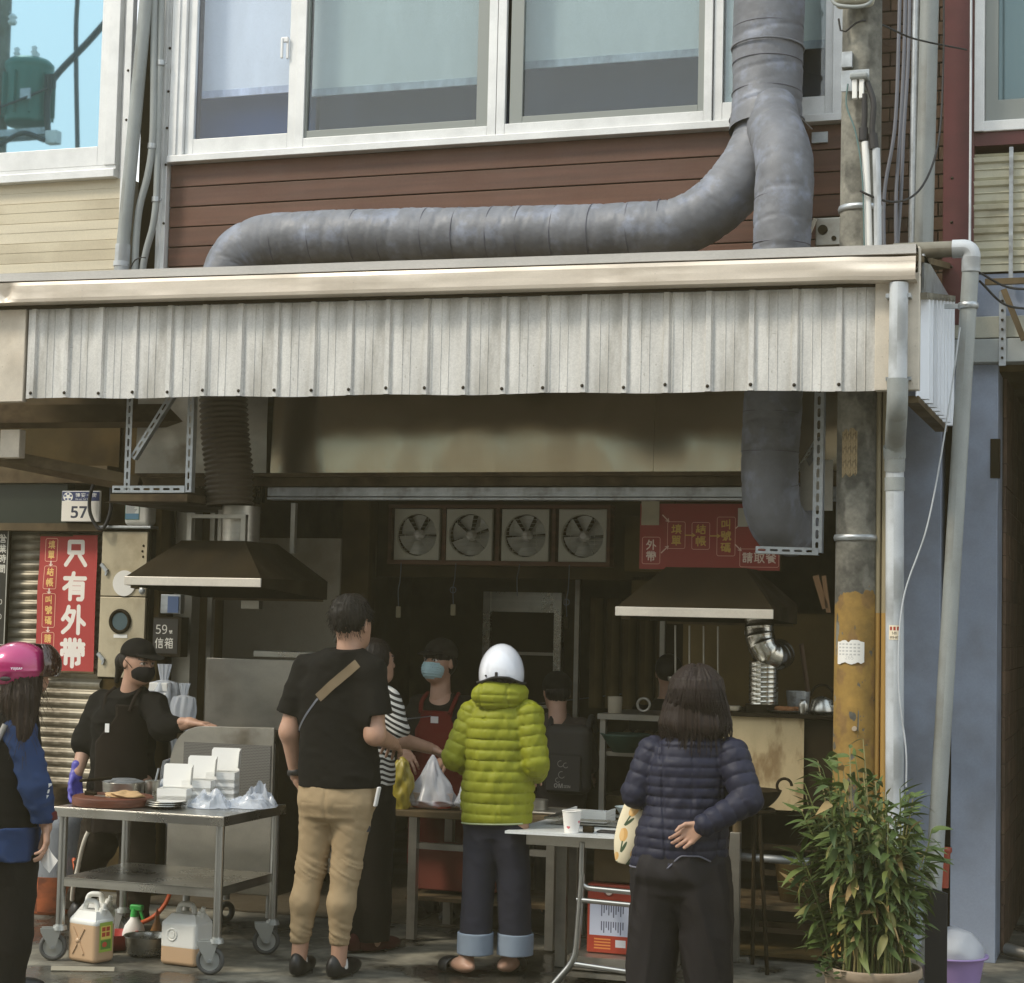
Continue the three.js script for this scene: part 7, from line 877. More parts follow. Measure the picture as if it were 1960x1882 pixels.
  shoe(t, C.leather, C.sole, -0.12, -0.02, 0.3, 0.24); shoe(t, C.leather, C.sole, 0.125, -0.04, 0.3, 0.24);
  // shoulder-length hair, flaring at the ends
  const hb = column([[1.175, 0.047, -0.005, 0.118, 0.1], [1.24, 0.047, 0.0, 0.152, 0.112], [1.3, 0.046, -0.01, 0.138, 0.115], [1.38, 0.045, -0.02, 0.112, 0.112], [1.42, 0.045, -0.022, 0.1, 0.104]], yaw), ht = ell([0.045, 1.385, -0.022], [0.108, 0.104, 0.112], yaw), facing = V(-Math.sin(yaw), 0, -Math.cos(yaw));
  const hf0 = uni(0.03, hb, ht), part0 = (x, y, z) => hf0(x, y, z) + 0.007 * Math.exp(-(((x - 0.05 - 0.25 * (z - 0.02)) / 0.006) ** 2)) * sstep(1.4, 1.45, y);
  const hfield = (x, y, z) => { const d = part0(x, y, z), b = (x - 0.045) * facing.x + (z + 0.02) * facing.z; const a = Math.atan2(x - 0.045, z + 0.02); if (Math.abs(d) > 0.04) return d; const wv = sstep(1.3, 1.2, y); let e = d - 0.007 * (n3(a * 16 + 3 + 0.5 * n3(a * 3, y * 7, 1), y * 4, 3) - 0.5) * (1 + wv) - 0.003 * (n3(a * 55, y * 10, 7) - 0.5) - 0.022 * wv * (n3(a * 3.2 + y * 6, y * 7, 5) - 0.5); return Math.max(e, 1.192 + 0.045 * (n3(a * 14, 2, 2) - 0.5) + 0.02 * (n3(a * 60, 5, 3) - 0.5) - y, b - 0.075); };
  const hair = part(t, 'hair', polygonize(hfield, [-0.15, 1.15, -0.2], [0.24, 1.52, 0.16], 0.0038), hairM([40, 30, 25]));
  const rs = rngOf(5), st = []; for (let i = 0; i < 90; i++) { const a = mix(-1.9, 1.9, rs()), R = 0.98 + 0.06 * rs(), w = 0.132 * R, dd = 0.112 * R, x = 0.047 + Math.sin(a + yaw) * w, z = -0.005 + Math.cos(a + yaw) * dd, L = 0.05 + 0.05 * rs(), o = 0.014 * (rs() - 0.3); st.push(tube([[x * 0.96, 1.3, z * 0.96], [x, 1.24, z], [x + Math.sin(a) * o, 1.215 - L * 0.4, z + Math.cos(a) * o], [x + Math.sin(a) * o * 3, 1.205 - L, z + Math.cos(a) * o * 2]], 0.0011, 8, 4)); } for (let i = 0; i < 320; i++) { const a = mix(-2.1, 2.1, rs()), q = []; const jit = 0.25 * (rs() - 0.5), R = 1.0 + 0.035 * rs(), end = 1.18 + 0.07 * rs(); for (const y of [1.475, 1.45, 1.4, 1.33, 1.27, 1.23, end]) { const k = y > 1.42 ? Math.sqrt(clamp((1.489 - y) / 0.07)) * 0.102 : mix(0.104, y < 1.25 ? 0.15 : 0.14, sstep(1.42, 1.27, y)), aa = a + jit * (1.48 - y) * 3 + 0.05 * Math.sin(y * 60 + i); q.push([0.046 + Math.sin(aa + yaw) * k * R, y, -0.014 + Math.cos(aa + yaw) * k * R * (y < 1.3 ? 0.78 : 0.98)]); } st.push(tube(q, 0.0011, 12, 4)); }
  part(hair, 'loose_strands', merge(...st), hairM([40, 30, 25])).userData.kind = 'stuff';
  // tulip bag on the left arm
  const bt = canvasTex(256, 512, (g) => { g.fillStyle = '#dcd0b2'; g.fillRect(0, 0, 256, 512); const tul = (x, y, r, s) => { g.save(); g.translate(x, y); g.rotate(r); g.scale(s, s); g.fillStyle = '#d2a463'; g.beginPath(); g.ellipse(0, -34, 26, 46, 0, 0, 7); g.fill(); g.fillStyle = '#dfb87c'; g.beginPath(); g.ellipse(-10, -34, 13, 42, -0.15, 0, 7); g.fill(); g.fillStyle = '#3d5138'; g.fillRect(-4, 8, 9, 74); g.beginPath(); g.ellipse(16, 46, 9, 40, 0.3, 0, 7); g.fill(); g.restore(); }; tul(90, 110, 0.3, 1.2); tul(190, 210, 0.15, 1.1); tul(80, 320, -0.1, 1.2); tul(180, 430, 0.35, 1.15); tul(60, 490, 0.1, 0.8); grain(g, 256, 512, 900, 0.05); });
  const bag = thing('tulip_bag', 'cream shoulder bag printed with orange tulips on the navy jacket arm', 'bag', undefined, [0.752, 0.645, 0.64]); bag.rotation.z = -0.16; bag.scale.set(1.12, 1, 1.1);
  const bf = (x, y, z) => { const k = clamp(y / 0.26), w = 0.06 * Math.sqrt(clamp(Math.sin(0.2 + k * 2.0))) + 0.006, d = 0.05 * Math.sqrt(clamp(Math.sin(0.3 + k * 1.6))); return (Math.sqrt(((x - 0.03 * k) / w) ** 2 + (z / d) ** 2) - 1) * 0.035 - 0.008 * (ridge(x, y, z, 14, 7, 14) - 0.5); };
  const bg = polygonize((x, y, z) => Math.max(bf(x, y, z), -y, y - 0.255), [-0.12, -0.03, -0.16], [0.16, 0.29, 0.16], 0.005); { const p = bg.attributes.position, u = bg.attributes.uv; for (let i = 0; i < p.count; i++) u.setXY(i, (p.getX(i) - 0.03 * p.getY(i) / 0.26 + 0.068) / 0.136, p.getY(i) / 0.27); } part(bag, 'pouch', bg, new THREE.MeshStandardMaterial({ map: bt, roughness: 0.85 })); part(bag, 'handle', tube([[0.03, 0.24, 0.06], [0.05, 0.31, 0.04], [0.08, 0.34, 0.0], [0.05, 0.31, -0.06], [0.03, 0.24, -0.08]], 0.009, 30, 8), mat([204, 188, 150], 0.8));
}
function simplePants(keysL, keysR, hip, yaw, m, p, lo, hi, cell = 0.009, amp = 0.01) { return part(p, 'trousers', polygonize(folds(uni(0.03, column(keysL, yaw), column(keysR, yaw), column(hip, yaw)), amp, () => 0.7, 7, 8, 6), lo, hi, cell), m); }
{ // ----- pink helmet customer at the left edge -----
  const t = person('customer in pink helmet, black vest and blue denim shirt holding a slip of paper', [-1.736, 0, 1.299]);
  const yaw = -0.75, head = headField([-0.035, 1.39, -0.02], -0.95, 0.1, 0.97), elR = [0.088, 0.9, 0.05], wrR = [0.112, 0.745, 0.0];
  const hr = handField([0.114, 0.735, -0.005], [0.12, -1, 0.05], [-0.9, 0, 0.5], 1, 0.42, 0.98), hl = handField([-0.3, 0.75, -0.1], [0.2, -1, 0], [1, 0, 0], 1, 0.4);
  part(t, 'body', bodyMesh([{ f: uni(0.03, column([[0.6, -0.1, 0, 0.1, 0.08], [0.9, -0.1, 0, 0.13, 0.1], [1.1, -0.07, 0, 0.13, 0.09], [1.24, -0.045, 0, 0.05, 0.05]], yaw), cap(elR, wrR, 0.04, 0.03), cap([-0.25, 1.1, -0.06], [-0.3, 0.78, -0.1], 0.05, 0.03), cap([-0.12, 0.6, 0], [-0.15, 0.05, 0.05], 0.07, 0.04), cap([-0.04, 0.6, 0], [-0.05, 0.05, 0], 0.07, 0.04)), lo: [-0.38, 0, -0.25], hi: [0.22, 1.3, 0.2], cell: 0.009 }], head, [hr, hl]), skinM);
  const vest = folds(uni(0.04, column([[0.62, -0.1, 0.0, 0.165, 0.15], [0.85, -0.1, 0, 0.165, 0.145], [1.05, -0.08, 0, 0.16, 0.13], [1.17, -0.06, 0, 0.12, 0.1], [1.24, -0.045, -0.01, 0.07, 0.07]], yaw), cap([0.0, 1.15, 0.04], [-0.04, 1.19, 0.0], 0.06, 0.05)), 0.008, () => 0.6, 6, 8, 4);
  part(t, 'vest', polygonize(vest, [-0.34, 0.6, -0.24], [0.18, 1.28, 0.24], 0.007), C.black);
  part(t, 'shirt_sleeve', polygonize(folds(uni(0.02, cap([-0.005, 1.125, 0.055], elR, 0.078, 0.066), cap(elR, [0.108, 0.775, 0.015], 0.066, 0.05)), 0.012, () => 1, 9, 16, 4), [-0.12, 0.74, -0.1], [0.22, 1.24, 0.18], 0.006), C.blue);
  part(t, 'sleeve_cuff', polygonize(cutBelow(cutAbove(cap([0.104, 0.82, 0.02], [0.112, 0.75, 0.005], 0.056, 0.055), 0.795), 0.757), [0.0, 0.73, -0.09], [0.22, 0.83, 0.12], 0.006), cloth([92, 40, 40]));
  part(t, 'sleeve_print', merge(...[0, 1, 2, 3, 4].map((k) => bb(0, 0.006, 0, 0.016, 0, 0.018).rotateZ(-0.25).translate(0.155 - 0.004 * k, 0.9 - k * 0.024, 0.045))), C.white);
  part(t, 'shirt_tail', polygonize(folds(column([[0.585, -0.09, 0.01, 0.16, 0.15], [0.72, -0.095, 0.0, 0.168, 0.15]], yaw), 0.012, () => 1, 8, 6, 8), [-0.32, 0.57, -0.22], [0.16, 0.74, 0.22], 0.007), C.blue);
  simplePants([[0.03, -0.14, 0.05, 0.08, 0.085], [0.6, -0.12, 0.02, 0.1, 0.1]], [[0.03, -0.06, 0.0, 0.085, 0.085], [0.3, -0.03, 0.0, 0.085, 0.09], [0.6, -0.04, 0.0, 0.105, 0.105]], [[0.5, -0.08, 0, 0.12, 0.1], [0.66, -0.09, 0, 0.15, 0.13]], yaw, cloth([28, 25, 22]), t, [-0.32, 0.0, -0.2], [0.18, 0.7, 0.22]);
  shoe(t, C.leather, C.sole, -0.05, -0.03, -0.8, 0.25); shoe(t, C.leather, C.sole, -0.15, 0.05, -0.8, 0.25);
  // long brown hair out of the helmet
  const hf = strandy(uni(0.03, column([[1.03, 0.03, 0.06, 0.05, 0.035], [1.12, 0.01, 0.06, 0.08, 0.05], [1.25, -0.02, 0.03, 0.1, 0.08], [1.36, -0.035, 0.0, 0.1, 0.09]], yaw)), 0.008, 50, [-0.03, 0]);
  part(t, 'hair', polygonize(hf, [-0.16, 1.0, -0.14], [0.14, 1.4, 0.17], 0.0055), hairM([44, 33, 25])); { const h = t.children[t.children.length - 1]; fuzz(h, h.geometry, h.material, 500, 0.05, 11); }
  const hel0 = ell([-0.052, 1.4, 0.0], [0.118, 0.108, 0.136], yaw), fw = [-Math.sin(yaw), -Math.cos(yaw)];
  const hel = (x, y, z) => { const b = (x + 0.052) * fw[0] + z * fw[1]; return Math.max(Math.abs(hel0(x, y, z) + 0.007) - 0.007 - 0.003 * Math.exp(-(((y - 1.385 - 0.02 * b) / 0.006) ** 2)), 1.325 + 0.09 * sstep(0.03, 0.11, b) - y); };
  const pinkM = mat([172, 40, 100], 0.25, 0.2, { clearcoat: 0.8, clearcoatRoughness: 0.08 }); const h = part(t, 'helmet', polygonize(hel, [-0.22, 1.28, -0.17], [0.12, 1.54, 0.17], 0.0045), pinkM);
  const vz = ell([-0.04, 1.4, 0.0], [0.122, 0.112, 0.142], yaw); part(h, 'visor', polygonize((x, y, z) => { const b = (x + 0.052) * fw[0] + z * fw[1]; return Math.max(Math.abs(vz(x - fw[0] * 0.03, y - 0.01, z - fw[1] * 0.03)) - 0.003, 0.075 - b, 1.36 - y, y - 1.5); }, [-0.22, 1.3, -0.22], [0.2, 1.55, 0.17], 0.0045), mat([58, 36, 28], 0.1, 0.2, { clearcoat: 1 }));
  part(h, 'helmet_print', at(printed(0.07, 0.016, 0, 0, 0, 0, 1, 1), 0, 0, 0).rotateY(0.45).translate(0.03, 1.397, 0.128), new THREE.MeshStandardMaterial({ transparent: true, roughness: 0.4, map: canvasTex(128, 32, (g) => { g.clearRect(0, 0, 128, 32); g.fillStyle = '#f0e6ee'; g.font = 'bold 26px sans-serif'; g.fillText('YUJEAP', 8, 25); }), alphaTest: 0.3 }));
  part(h, 'vent', at(new THREE.SphereGeometry(0.02, 16, 10).scale(1.4, 0.5, 0.4), -0.03, 1.352, 0.128), M.rubber);
  const note = single('paper_slip', 'white paper slip held in the fingers of the pink helmet customer', 'paper', surf(8, 8, (u, v) => [(u - 0.5) * 0.075, (v - 0.5) * 0.08, 0.004 * Math.sin(u * 4)]), mat([236, 234, 230], 0.8, 0, { side: THREE.DoubleSide })); note.position.set(-1.736 + 0.142, 0.588, 1.299 + 0.01); note.rotation.set(0.05, -0.3, -0.75);
  part(t, 'bag_strap', tube([[-0.02, 1.16, 0.13], [-0.08, 1.0, 0.16], [-0.11, 0.85, 0.17], [-0.14, 0.7, 0.17], [-0.16, 0.58, 0.16]], 0.012, 30, 6), mat([150, 146, 140], 0.8));
}
{ // ----- cook in black -----
  const t = person('cook in black cap, black mask and dark apron reaching over the griddle', [-2.256, 0, -0.45]);
  const yaw = -2.45, hy = -1.95, head = headField([0.065, 1.385, 0.03], hy, -0.12, 0.98), elA = [-0.228, 0.96, 0.02], wrA = [-0.225, 0.8, 0.11], elB = [0.262, 1.05, 0.08], wrB = [0.42, 1.085, 0.1];
  const ha = handField([-0.23, 0.79, 0.112], [0.05, -1, 0.15], [0.8, 0, 0.3], 1, 0.45), hb = handField([0.425, 1.085, 0.1], [1, -0.05, -0.2], [0, -1, 0], 1, 0.4);
  part(t, 'body', bodyMesh([{ f: uni(0.03, column([[0.7, -0.02, 0, 0.1, 0.08], [0.9, -0.02, 0, 0.14, 0.09], [1.12, -0.01, 0, 0.13, 0.07], [1.24, 0.03, 0, 0.045, 0.04]], yaw), cap(elA, wrA, 0.044, 0.031), cap(elB, wrB, 0.042, 0.03), cap([-0.09, 0.75, 0], [-0.14, 0.45, 0.0], 0.07, 0.05), cap([-0.14, 0.45, 0.0], [-0.31, 0.08, -0.12], 0.05, 0.035), cap([0.07, 0.75, 0], [0.07, 0.05, 0], 0.08, 0.04)), lo: [-0.38, 0, -0.25], hi: [0.48, 1.32, 0.2], cell: 0.009 }], head, [hb]), skinM);
  const shirt = folds(uni(0.045, column([[0.72, -0.02, 0, 0.175, 0.13], [0.95, -0.02, 0, 0.168, 0.125], [1.1, -0.012, 0, 0.17, 0.115], [1.2, 0.0, 0, 0.13, 0.09], [1.265, 0.035, 0.01, 0.062, 0.06]], yaw), cap([-0.155, 1.16, 0], elA, 0.072, 0.07), cap(elA, [-0.228, 0.945, 0.03], 0.07, 0.068), cap([0.155, 1.165, 0.01], elB, 0.072, 0.066), cap(elB, [0.33, 1.065, 0.09], 0.062, 0.05)), 0.012, () => 0.9, 7, 12, 4);
  part(t, 'shirt', polygonize((x, y, z) => Math.max(shirt(x, y, z), y - 1.255 + 0.7 * Math.max(0, z - 0.02)), [-0.42, 0.7, -0.24], [0.46, 1.3, 0.24], 0.0065), C.black);
  const ap0 = column([[0.5, -0.02, 0.01, 0.182, 0.145], [0.8, -0.02, 0.005, 0.184, 0.142], [1.0, -0.015, 0.0, 0.18, 0.138], [1.16, -0.005, 0.0, 0.16, 0.125]], yaw), apf = folds(ap0, 0.008, () => 0.7, 6, 5, 8);
  part(t, 'apron', polygonize((x, y, z) => { const a = x * Math.cos(yaw) - z * Math.sin(yaw); return Math.max(apf(x, y, z), 0.02 - z - 0.1 * 0, Math.abs(a) - (0.17 - 0.09 * sstep(0.95, 1.12, y))); }, [-0.28, 0.48, -0.05], [0.26, 1.18, 0.24], 0.007), C.brownApron);
  part(t, 'apron_strap', merge(tube([[-0.07, 1.13, 0.125], [-0.08, 1.2, 0.09], [-0.07, 1.245, 0.02]], 0.011, 16, 6), tube([[0.08, 1.13, 0.125], [0.09, 1.2, 0.09], [0.085, 1.245, 0.02]], 0.011, 16, 6)), C.brownApron); part(t, 'pocket_tag', bb(-0.012, 0.012, 0, 0.045, 0, 0.003).translate(-0.03, 1.02, onto(shirt, -0.03, 1.04) + 0.018), C.white);
  const pl = uni(0.03, column([[0.06, -0.32, -0.12, 0.075, 0.075], [0.25, -0.23, -0.05, 0.085, 0.085], [0.46, -0.14, 0.0, 0.1, 0.1], [0.75, -0.09, 0, 0.115, 0.115]], 0), column([[0.06, 0.07, 0.0, 0.08, 0.08], [0.4, 0.08, 0, 0.09, 0.095], [0.75, 0.05, 0, 0.115, 0.12]], 0));
  const pf = folds(pl, 0.012, () => 1, 7, 12, 4); part(t, 'trousers', polygonize(pf, [-0.46, 0.03, -0.24], [0.24, 0.8, 0.2], 0.008), cloth([44, 37, 29]));
  const sg = []; for (let i = 0; i <= 24; i++) { const y = mix(0.5, 0.12, i / 24), x = mix(-0.2, -0.36, Math.pow(i / 24, 0.9)) + 0.055; sg.push([x, y, onto(pl, x, y) + 0.006]); } part(t, 'leg_stripe', tube(sg, 0.012, 40, 8), mat([206, 198, 182], 0.8));
  shoe(t, C.leather, C.white, -0.33, -0.1, 0.6, 0.25); shoe(t, C.leather, C.white, 0.07, 0.03, -2.4, 0.25);
  // blue glove
  part(t, 'glove', polygonize((x, y, z) => ha.f(x, y, z) - 0.003, ha.c.map((v) => v - 0.14), ha.c.map((v) => v + 0.14), 0.004), mat([78, 72, 158], 0.45));
  const capf = (x, y, z) => { const [a, u, b] = head.loc(x, y, z); const crown = Math.max(ell([0, 0.045, 0.008], [0.087, 0.083, 0.104])(a, u, b), 0.032 - u); const brim = Math.max(ell([0, 0.045 + 0.03 * 0, -0.09], [0.075, 0.02, 0.1])(a, u + 0.25 * (b + 0.09) * 0 - 0.0, b), b + 0.06); return smin(crown, Math.max(brim, Math.abs(u - 0.045 - 0.15 * (b + 0.1)) - 0.006), 0.008); };
  part(t, 'cap', polygonize(capf, [-0.14, 1.36, -0.2], [0.3, 1.55, 0.24], 0.0045), C.black);
  const hairf = strandy((x, y, z) => { const [a, u, b] = head.loc(x, y, z); return uni(0.03, (q, w, e) => Math.max(ell([0, 0.01, 0.03], [0.082, 0.075, 0.082])(q, w, e), -0.005 - e), ell([0, -0.01, 0.125], [0.035, 0.045, 0.04]), cap([0, -0.02, 0.14], [0, -0.13, 0.16], 0.032, 0.012))(a, u, b); }, 0.004, 50, [0.06, 0]);
  part(t, 'hair', polygonize(hairf, [-0.2, 1.2, -0.18], [0.2, 1.5, 0.22], 0.0048), hairM([30, 25, 20]));
  const mk = (c) => (x, y, z) => { const [a, u, b] = head.loc(x, y, z); return Math.max(Math.abs(uni(0.02, ell([0, -0.045, -0.045], [0.062, 0.062, 0.07]), ell([0, -0.04, -0.09], [0.03, 0.04, 0.03]))(a, u, b)) - 0.003, b + 0.03, u + 0.012 - 0.06 * Math.max(0, 0.03 - Math.abs(a)) * 0, -0.105 - u); };
  part(t, 'face_mask', polygonize(mk(), [-0.05, 1.24, -0.12], [0.24, 1.42, 0.2], 0.004), C.maskBlack);
  part(t, 'mask_loop', merge(...[-1, 1].map((s) => { const R = (a, u, b) => { const cs = Math.cos(hy), sn = Math.sin(hy); return [0.065 + a * cs + b * sn, 1.385 + u, 0.03 - a * sn + b * cs]; }; return tube([R(s * 0.068, -0.03, -0.04), R(s * 0.078, 0.0, -0.01), R(s * 0.08, 0.02, 0.02)], 0.002, 10, 5); })), C.maskBlack);
}
{ // ----- server in the red apron -----
  const t = person('server in red apron, dark cap and pale blue mask facing the street', [-0.855, 0, -1.45]);
  const yaw = Math.PI - 0.1, hy = Math.PI - 0.3, head = headField([-0.028, 1.405, 0.02], hy, 0.12, 1.0), elL = [-0.21, 0.97, 0.04], elR = [0.2, 0.97, 0.04], wrL = [-0.13, 0.93, 0.26], wrR = [0.1, 0.88, 0.28];
  const ha = handField([-0.125, 0.93, 0.28], [0.6, -0.55, 0.6], [0.2, -1, -0.3], -1, 0.5), hb = handField([0.1, 0.88, 0.3], [-0.2, -0.3, 1], [0, -1, 0], 1, 0.5);
  part(t, 'body', bodyMesh([{ f: uni(0.03, column([[0.7, -0.01, 0, 0.1, 0.08], [0.9, -0.01, 0, 0.14, 0.1], [1.13, -0.015, 0, 0.14, 0.09], [1.26, -0.02, 0, 0.048, 0.048]], yaw), cap(elL, wrL, 0.042, 0.03), cap(elR, wrR, 0.042, 0.03), cap([-0.08, 0.7, 0], [-0.09, 0.05, 0], 0.07, 0.04), cap([0.07, 0.7, 0], [0.08, 0.05, 0], 0.07, 0.04)), lo: [-0.3, 0, -0.2], hi: [0.3, 1.3, 0.34], cell: 0.01 }], head, [ha, hb]), skinM);
  const sh = folds(uni(0.04, column([[0.68, -0.01, 0, 0.17, 0.125], [0.95, -0.01, 0, 0.165, 0.12], [1.1, -0.012, 0, 0.17, 0.11], [1.2, -0.015, 0, 0.11, 0.085], [1.245, -0.018, 0, 0.07, 0.065]], yaw), cap([-0.145, 1.16, 0], elL, 0.068, 0.06), cap(elL, [-0.15, 0.94, 0.2], 0.058, 0.046), cap([0.125, 1.16, 0], elR, 0.068, 0.06), cap(elR, [0.12, 0.89, 0.2], 0.058, 0.046)), 0.01, () => 0.8, 7, 11, 4);
  part(t, 'shirt', polygonize((x, y, z) => Math.max(sh(x, y, z), y - 1.235 + 0.9 * Math.max(0, z - 0.01) * (Math.abs(x + 0.02) < 0.08 ? 1 : 0)), [-0.32, 0.66, -0.2], [0.3, 1.3, 0.3], 0.008), cloth([30, 26, 21]));
  const ap = folds(column([[0.3, -0.01, 0.0, 0.185, 0.14], [0.75, -0.01, 0.0, 0.183, 0.138], [0.98, -0.01, 0.0, 0.178, 0.134], [1.14, -0.012, 0, 0.16, 0.118]], yaw), 0.008, () => 0.7, 6, 5, 8);
  part(t, 'apron', polygonize((x, y, z) => Math.max(ap(x, y, z), 0.02 - z, Math.abs(x + 0.012) - (0.165 - 0.07 * sstep(0.98, 1.1, y))), [-0.24, 0.28, -0.02], [0.22, 1.16, 0.2], 0.008), C.redApron);
  part(t, 'apron_strap', merge(tube([[-0.095, 1.13, 0.118], [-0.105, 1.19, 0.08], [-0.1, 1.235, 0.0]], 0.013, 16, 6), tube([[0.075, 1.13, 0.118], [0.085, 1.19, 0.08], [0.08, 1.235, 0.0]], 0.013, 16, 6)), C.redApron); part(t, 'badge', bb(-0.022, 0.022, -0.018, 0.018, 0, 0.003).translate(-0.01, 1.095, onto(ap, -0.01, 1.095) + 0.002), mat([196, 190, 186], 0.6));
  simplePants([[0.04, -0.09, 0, 0.075, 0.08], [0.7, -0.08, 0, 0.11, 0.11]], [[0.04, 0.08, 0, 0.075, 0.08], [0.7, 0.07, 0, 0.11, 0.11]], [[0.62, -0.01, 0, 0.12, 0.1], [0.75, -0.01, 0, 0.16, 0.12]], 0, C.charcoal, t, [-0.25, 0.0, -0.2], [0.25, 0.8, 0.2], 0.011); shoe(t, C.leather, C.sole, -0.09, 0.04, Math.PI, 0.24); shoe(t, C.leather, C.sole, 0.08, 0.04, Math.PI, 0.24);
  const capf = (x, y, z) => { const [a, u, b] = head.loc(x, y, z); return smin(Math.max(ell([0, 0.05, 0.008], [0.088, 0.088, 0.105])(a, u, b), 0.034 - u), Math.max(ell([0, 0.04, -0.09], [0.072, 0.03, 0.09])(a, u, b), b + 0.06, Math.abs(u - 0.04 - 0.25 * (b + 0.1)) - 0.006), 0.008); };
  part(t, 'cap', polygonize(capf, [-0.2, 1.38, -0.18], [0.16, 1.57, 0.24], 0.005), cloth([38, 33, 28]));
  part(t, 'hair', polygonize(strandy((x, y, z) => { const [a, u, b] = head.loc(x, y, z); return Math.min(Math.max(ell([0, 0.005, 0.03], [0.083, 0.085, 0.08])(a, u, b), -0.0 - b), Math.max(ell([0, 0.03, -0.02], [0.078, 0.05, 0.09])(a, u, b), 0.004 - u + 0.02 * Math.abs(Math.sin(a * 60)) * 0.3)); }, 0.004, 60, [-0.03, 0.02]), [-0.16, 1.28, -0.14], [0.12, 1.5, 0.16], 0.005), hairM([28, 22, 18]));
  part(t, 'face_mask', polygonize((x, y, z) => { const [a, u, b] = head.loc(x, y, z); return Math.max(Math.abs(uni(0.02, ell([0, -0.045, -0.045], [0.064, 0.064, 0.072]), ell([0, -0.04, -0.092], [0.03, 0.045, 0.03]))(a, u, b) - 0.0015 * Math.sin(u * 420)) - 0.003, b + 0.035, u + 0.008, -0.1 - u); }, [-0.15, 1.28, -0.05], [0.1, 1.42, 0.2], 0.004), C.maskBlue);
}
{ // ----- customer in the striped shirt, mostly behind the man -----
  const t = person('customer in black and white striped shirt standing behind the man in black', [-0.77, 0, -0.36]);
  const yaw = -0.4, head = headField([-0.05, 1.425, 0.0], -0.5, 0.1, 0.98), el = [0.1, 1.05, 0.03], wr = [0.2, 1.0, -0.14];
  part(t, 'body', bodyMesh([{ f: uni(0.03, column([[0.72, -0.07, 0, 0.1, 0.07], [1.2, -0.05, 0, 0.12, 0.08], [1.3, -0.05, 0, 0.05, 0.05]], yaw), cap([0.03, 1.24, 0.02], el, 0.05, 0.04), cap(el, wr, 0.04, 0.029), cap([-0.1, 0.7, 0], [-0.1, 0.05, 0.02], 0.07, 0.04), cap([-0.02, 0.7, 0], [-0.02, 0.05, 0], 0.07, 0.04)), lo: [-0.25, 0, -0.25], hi: [0.3, 1.32, 0.2], cell: 0.009 }], head, [handField([0.21, 0.995, -0.15], [1, -0.35, -0.4], [0.1, -1, 0], 1, 0.5)], [0.38, 0.22, 0.15]), skinM);
  const f = folds(uni(0.04, column([[0.82, -0.07, 0, 0.14, 0.12], [1.05, -0.065, 0, 0.135, 0.11], [1.2, -0.055, 0, 0.14, 0.1], [1.3, -0.05, 0, 0.07, 0.065]], yaw), cap([0.03, 1.235, 0.02], [0.085, 1.09, 0.03], 0.07, 0.066)), 0.009, () => 0.8, 7, 10, 4);
  const g = polygonize((x, y, z) => Math.max(f(x, y, z), 0.82 - y), [-0.26, 0.8, -0.2], [0.22, 1.33, 0.2], 0.0065); { const p = g.attributes.position, u = g.attributes.uv; for (let i = 0; i < p.count; i++) { const x = p.getX(i), y = p.getY(i), z = p.getZ(i); u.setXY(i, 0.5, (y + (x > 0.04 ? (x - 0.04) * 0.6 : 0) + 0.008 * (n3(x * 14, y * 6, z * 14) - 0.5)) / 0.026); } }
  const st = dataTex(8, (u, v) => (v < 0.5 ? [0.8, 0.79, 0.76] : [0.12, 0.11, 0.11]), true, 64); part(t, 'shirt', g, new THREE.MeshStandardMaterial({ map: st, roughness: 0.85 }));
  simplePants([[0.06, -0.12, 0.02, 0.07, 0.075], [0.75, -0.11, 0, 0.1, 0.1]], [[0.06, -0.01, 0, 0.07, 0.075], [0.75, -0.03, 0, 0.1, 0.1]], [[0.68, -0.07, 0, 0.12, 0.1], [0.84, -0.07, 0, 0.13, 0.11]], yaw, cloth([24, 20, 17]), t, [-0.24, 0.02, -0.16], [0.14, 0.87, 0.16], 0.01); shoe(t, cloth([70, 34, 30]), C.sole, -0.11, 0.0, 0.2, 0.24); shoe(t, cloth([70, 34, 30]), C.sole, -0.01, -0.03, -0.5, 0.24);
  part(t, 'hair', polygonize(strandy((x, y, z) => { const [a, u, b] = head.loc(x, y, z); return Math.max(uni(0.02, ell([0, 0.03, 0.015], [0.09, 0.095, 0.105]), ell([0, -0.05, 0.05], [0.08, 0.08, 0.06]))(a, u, b), b < -0.03 ? 0.05 - u : -1); }, 0.005, 50, [-0.05, 0]), [-0.18, 1.26, -0.16], [0.1, 1.56, 0.16], 0.0055), hairM([30, 24, 20]));
}
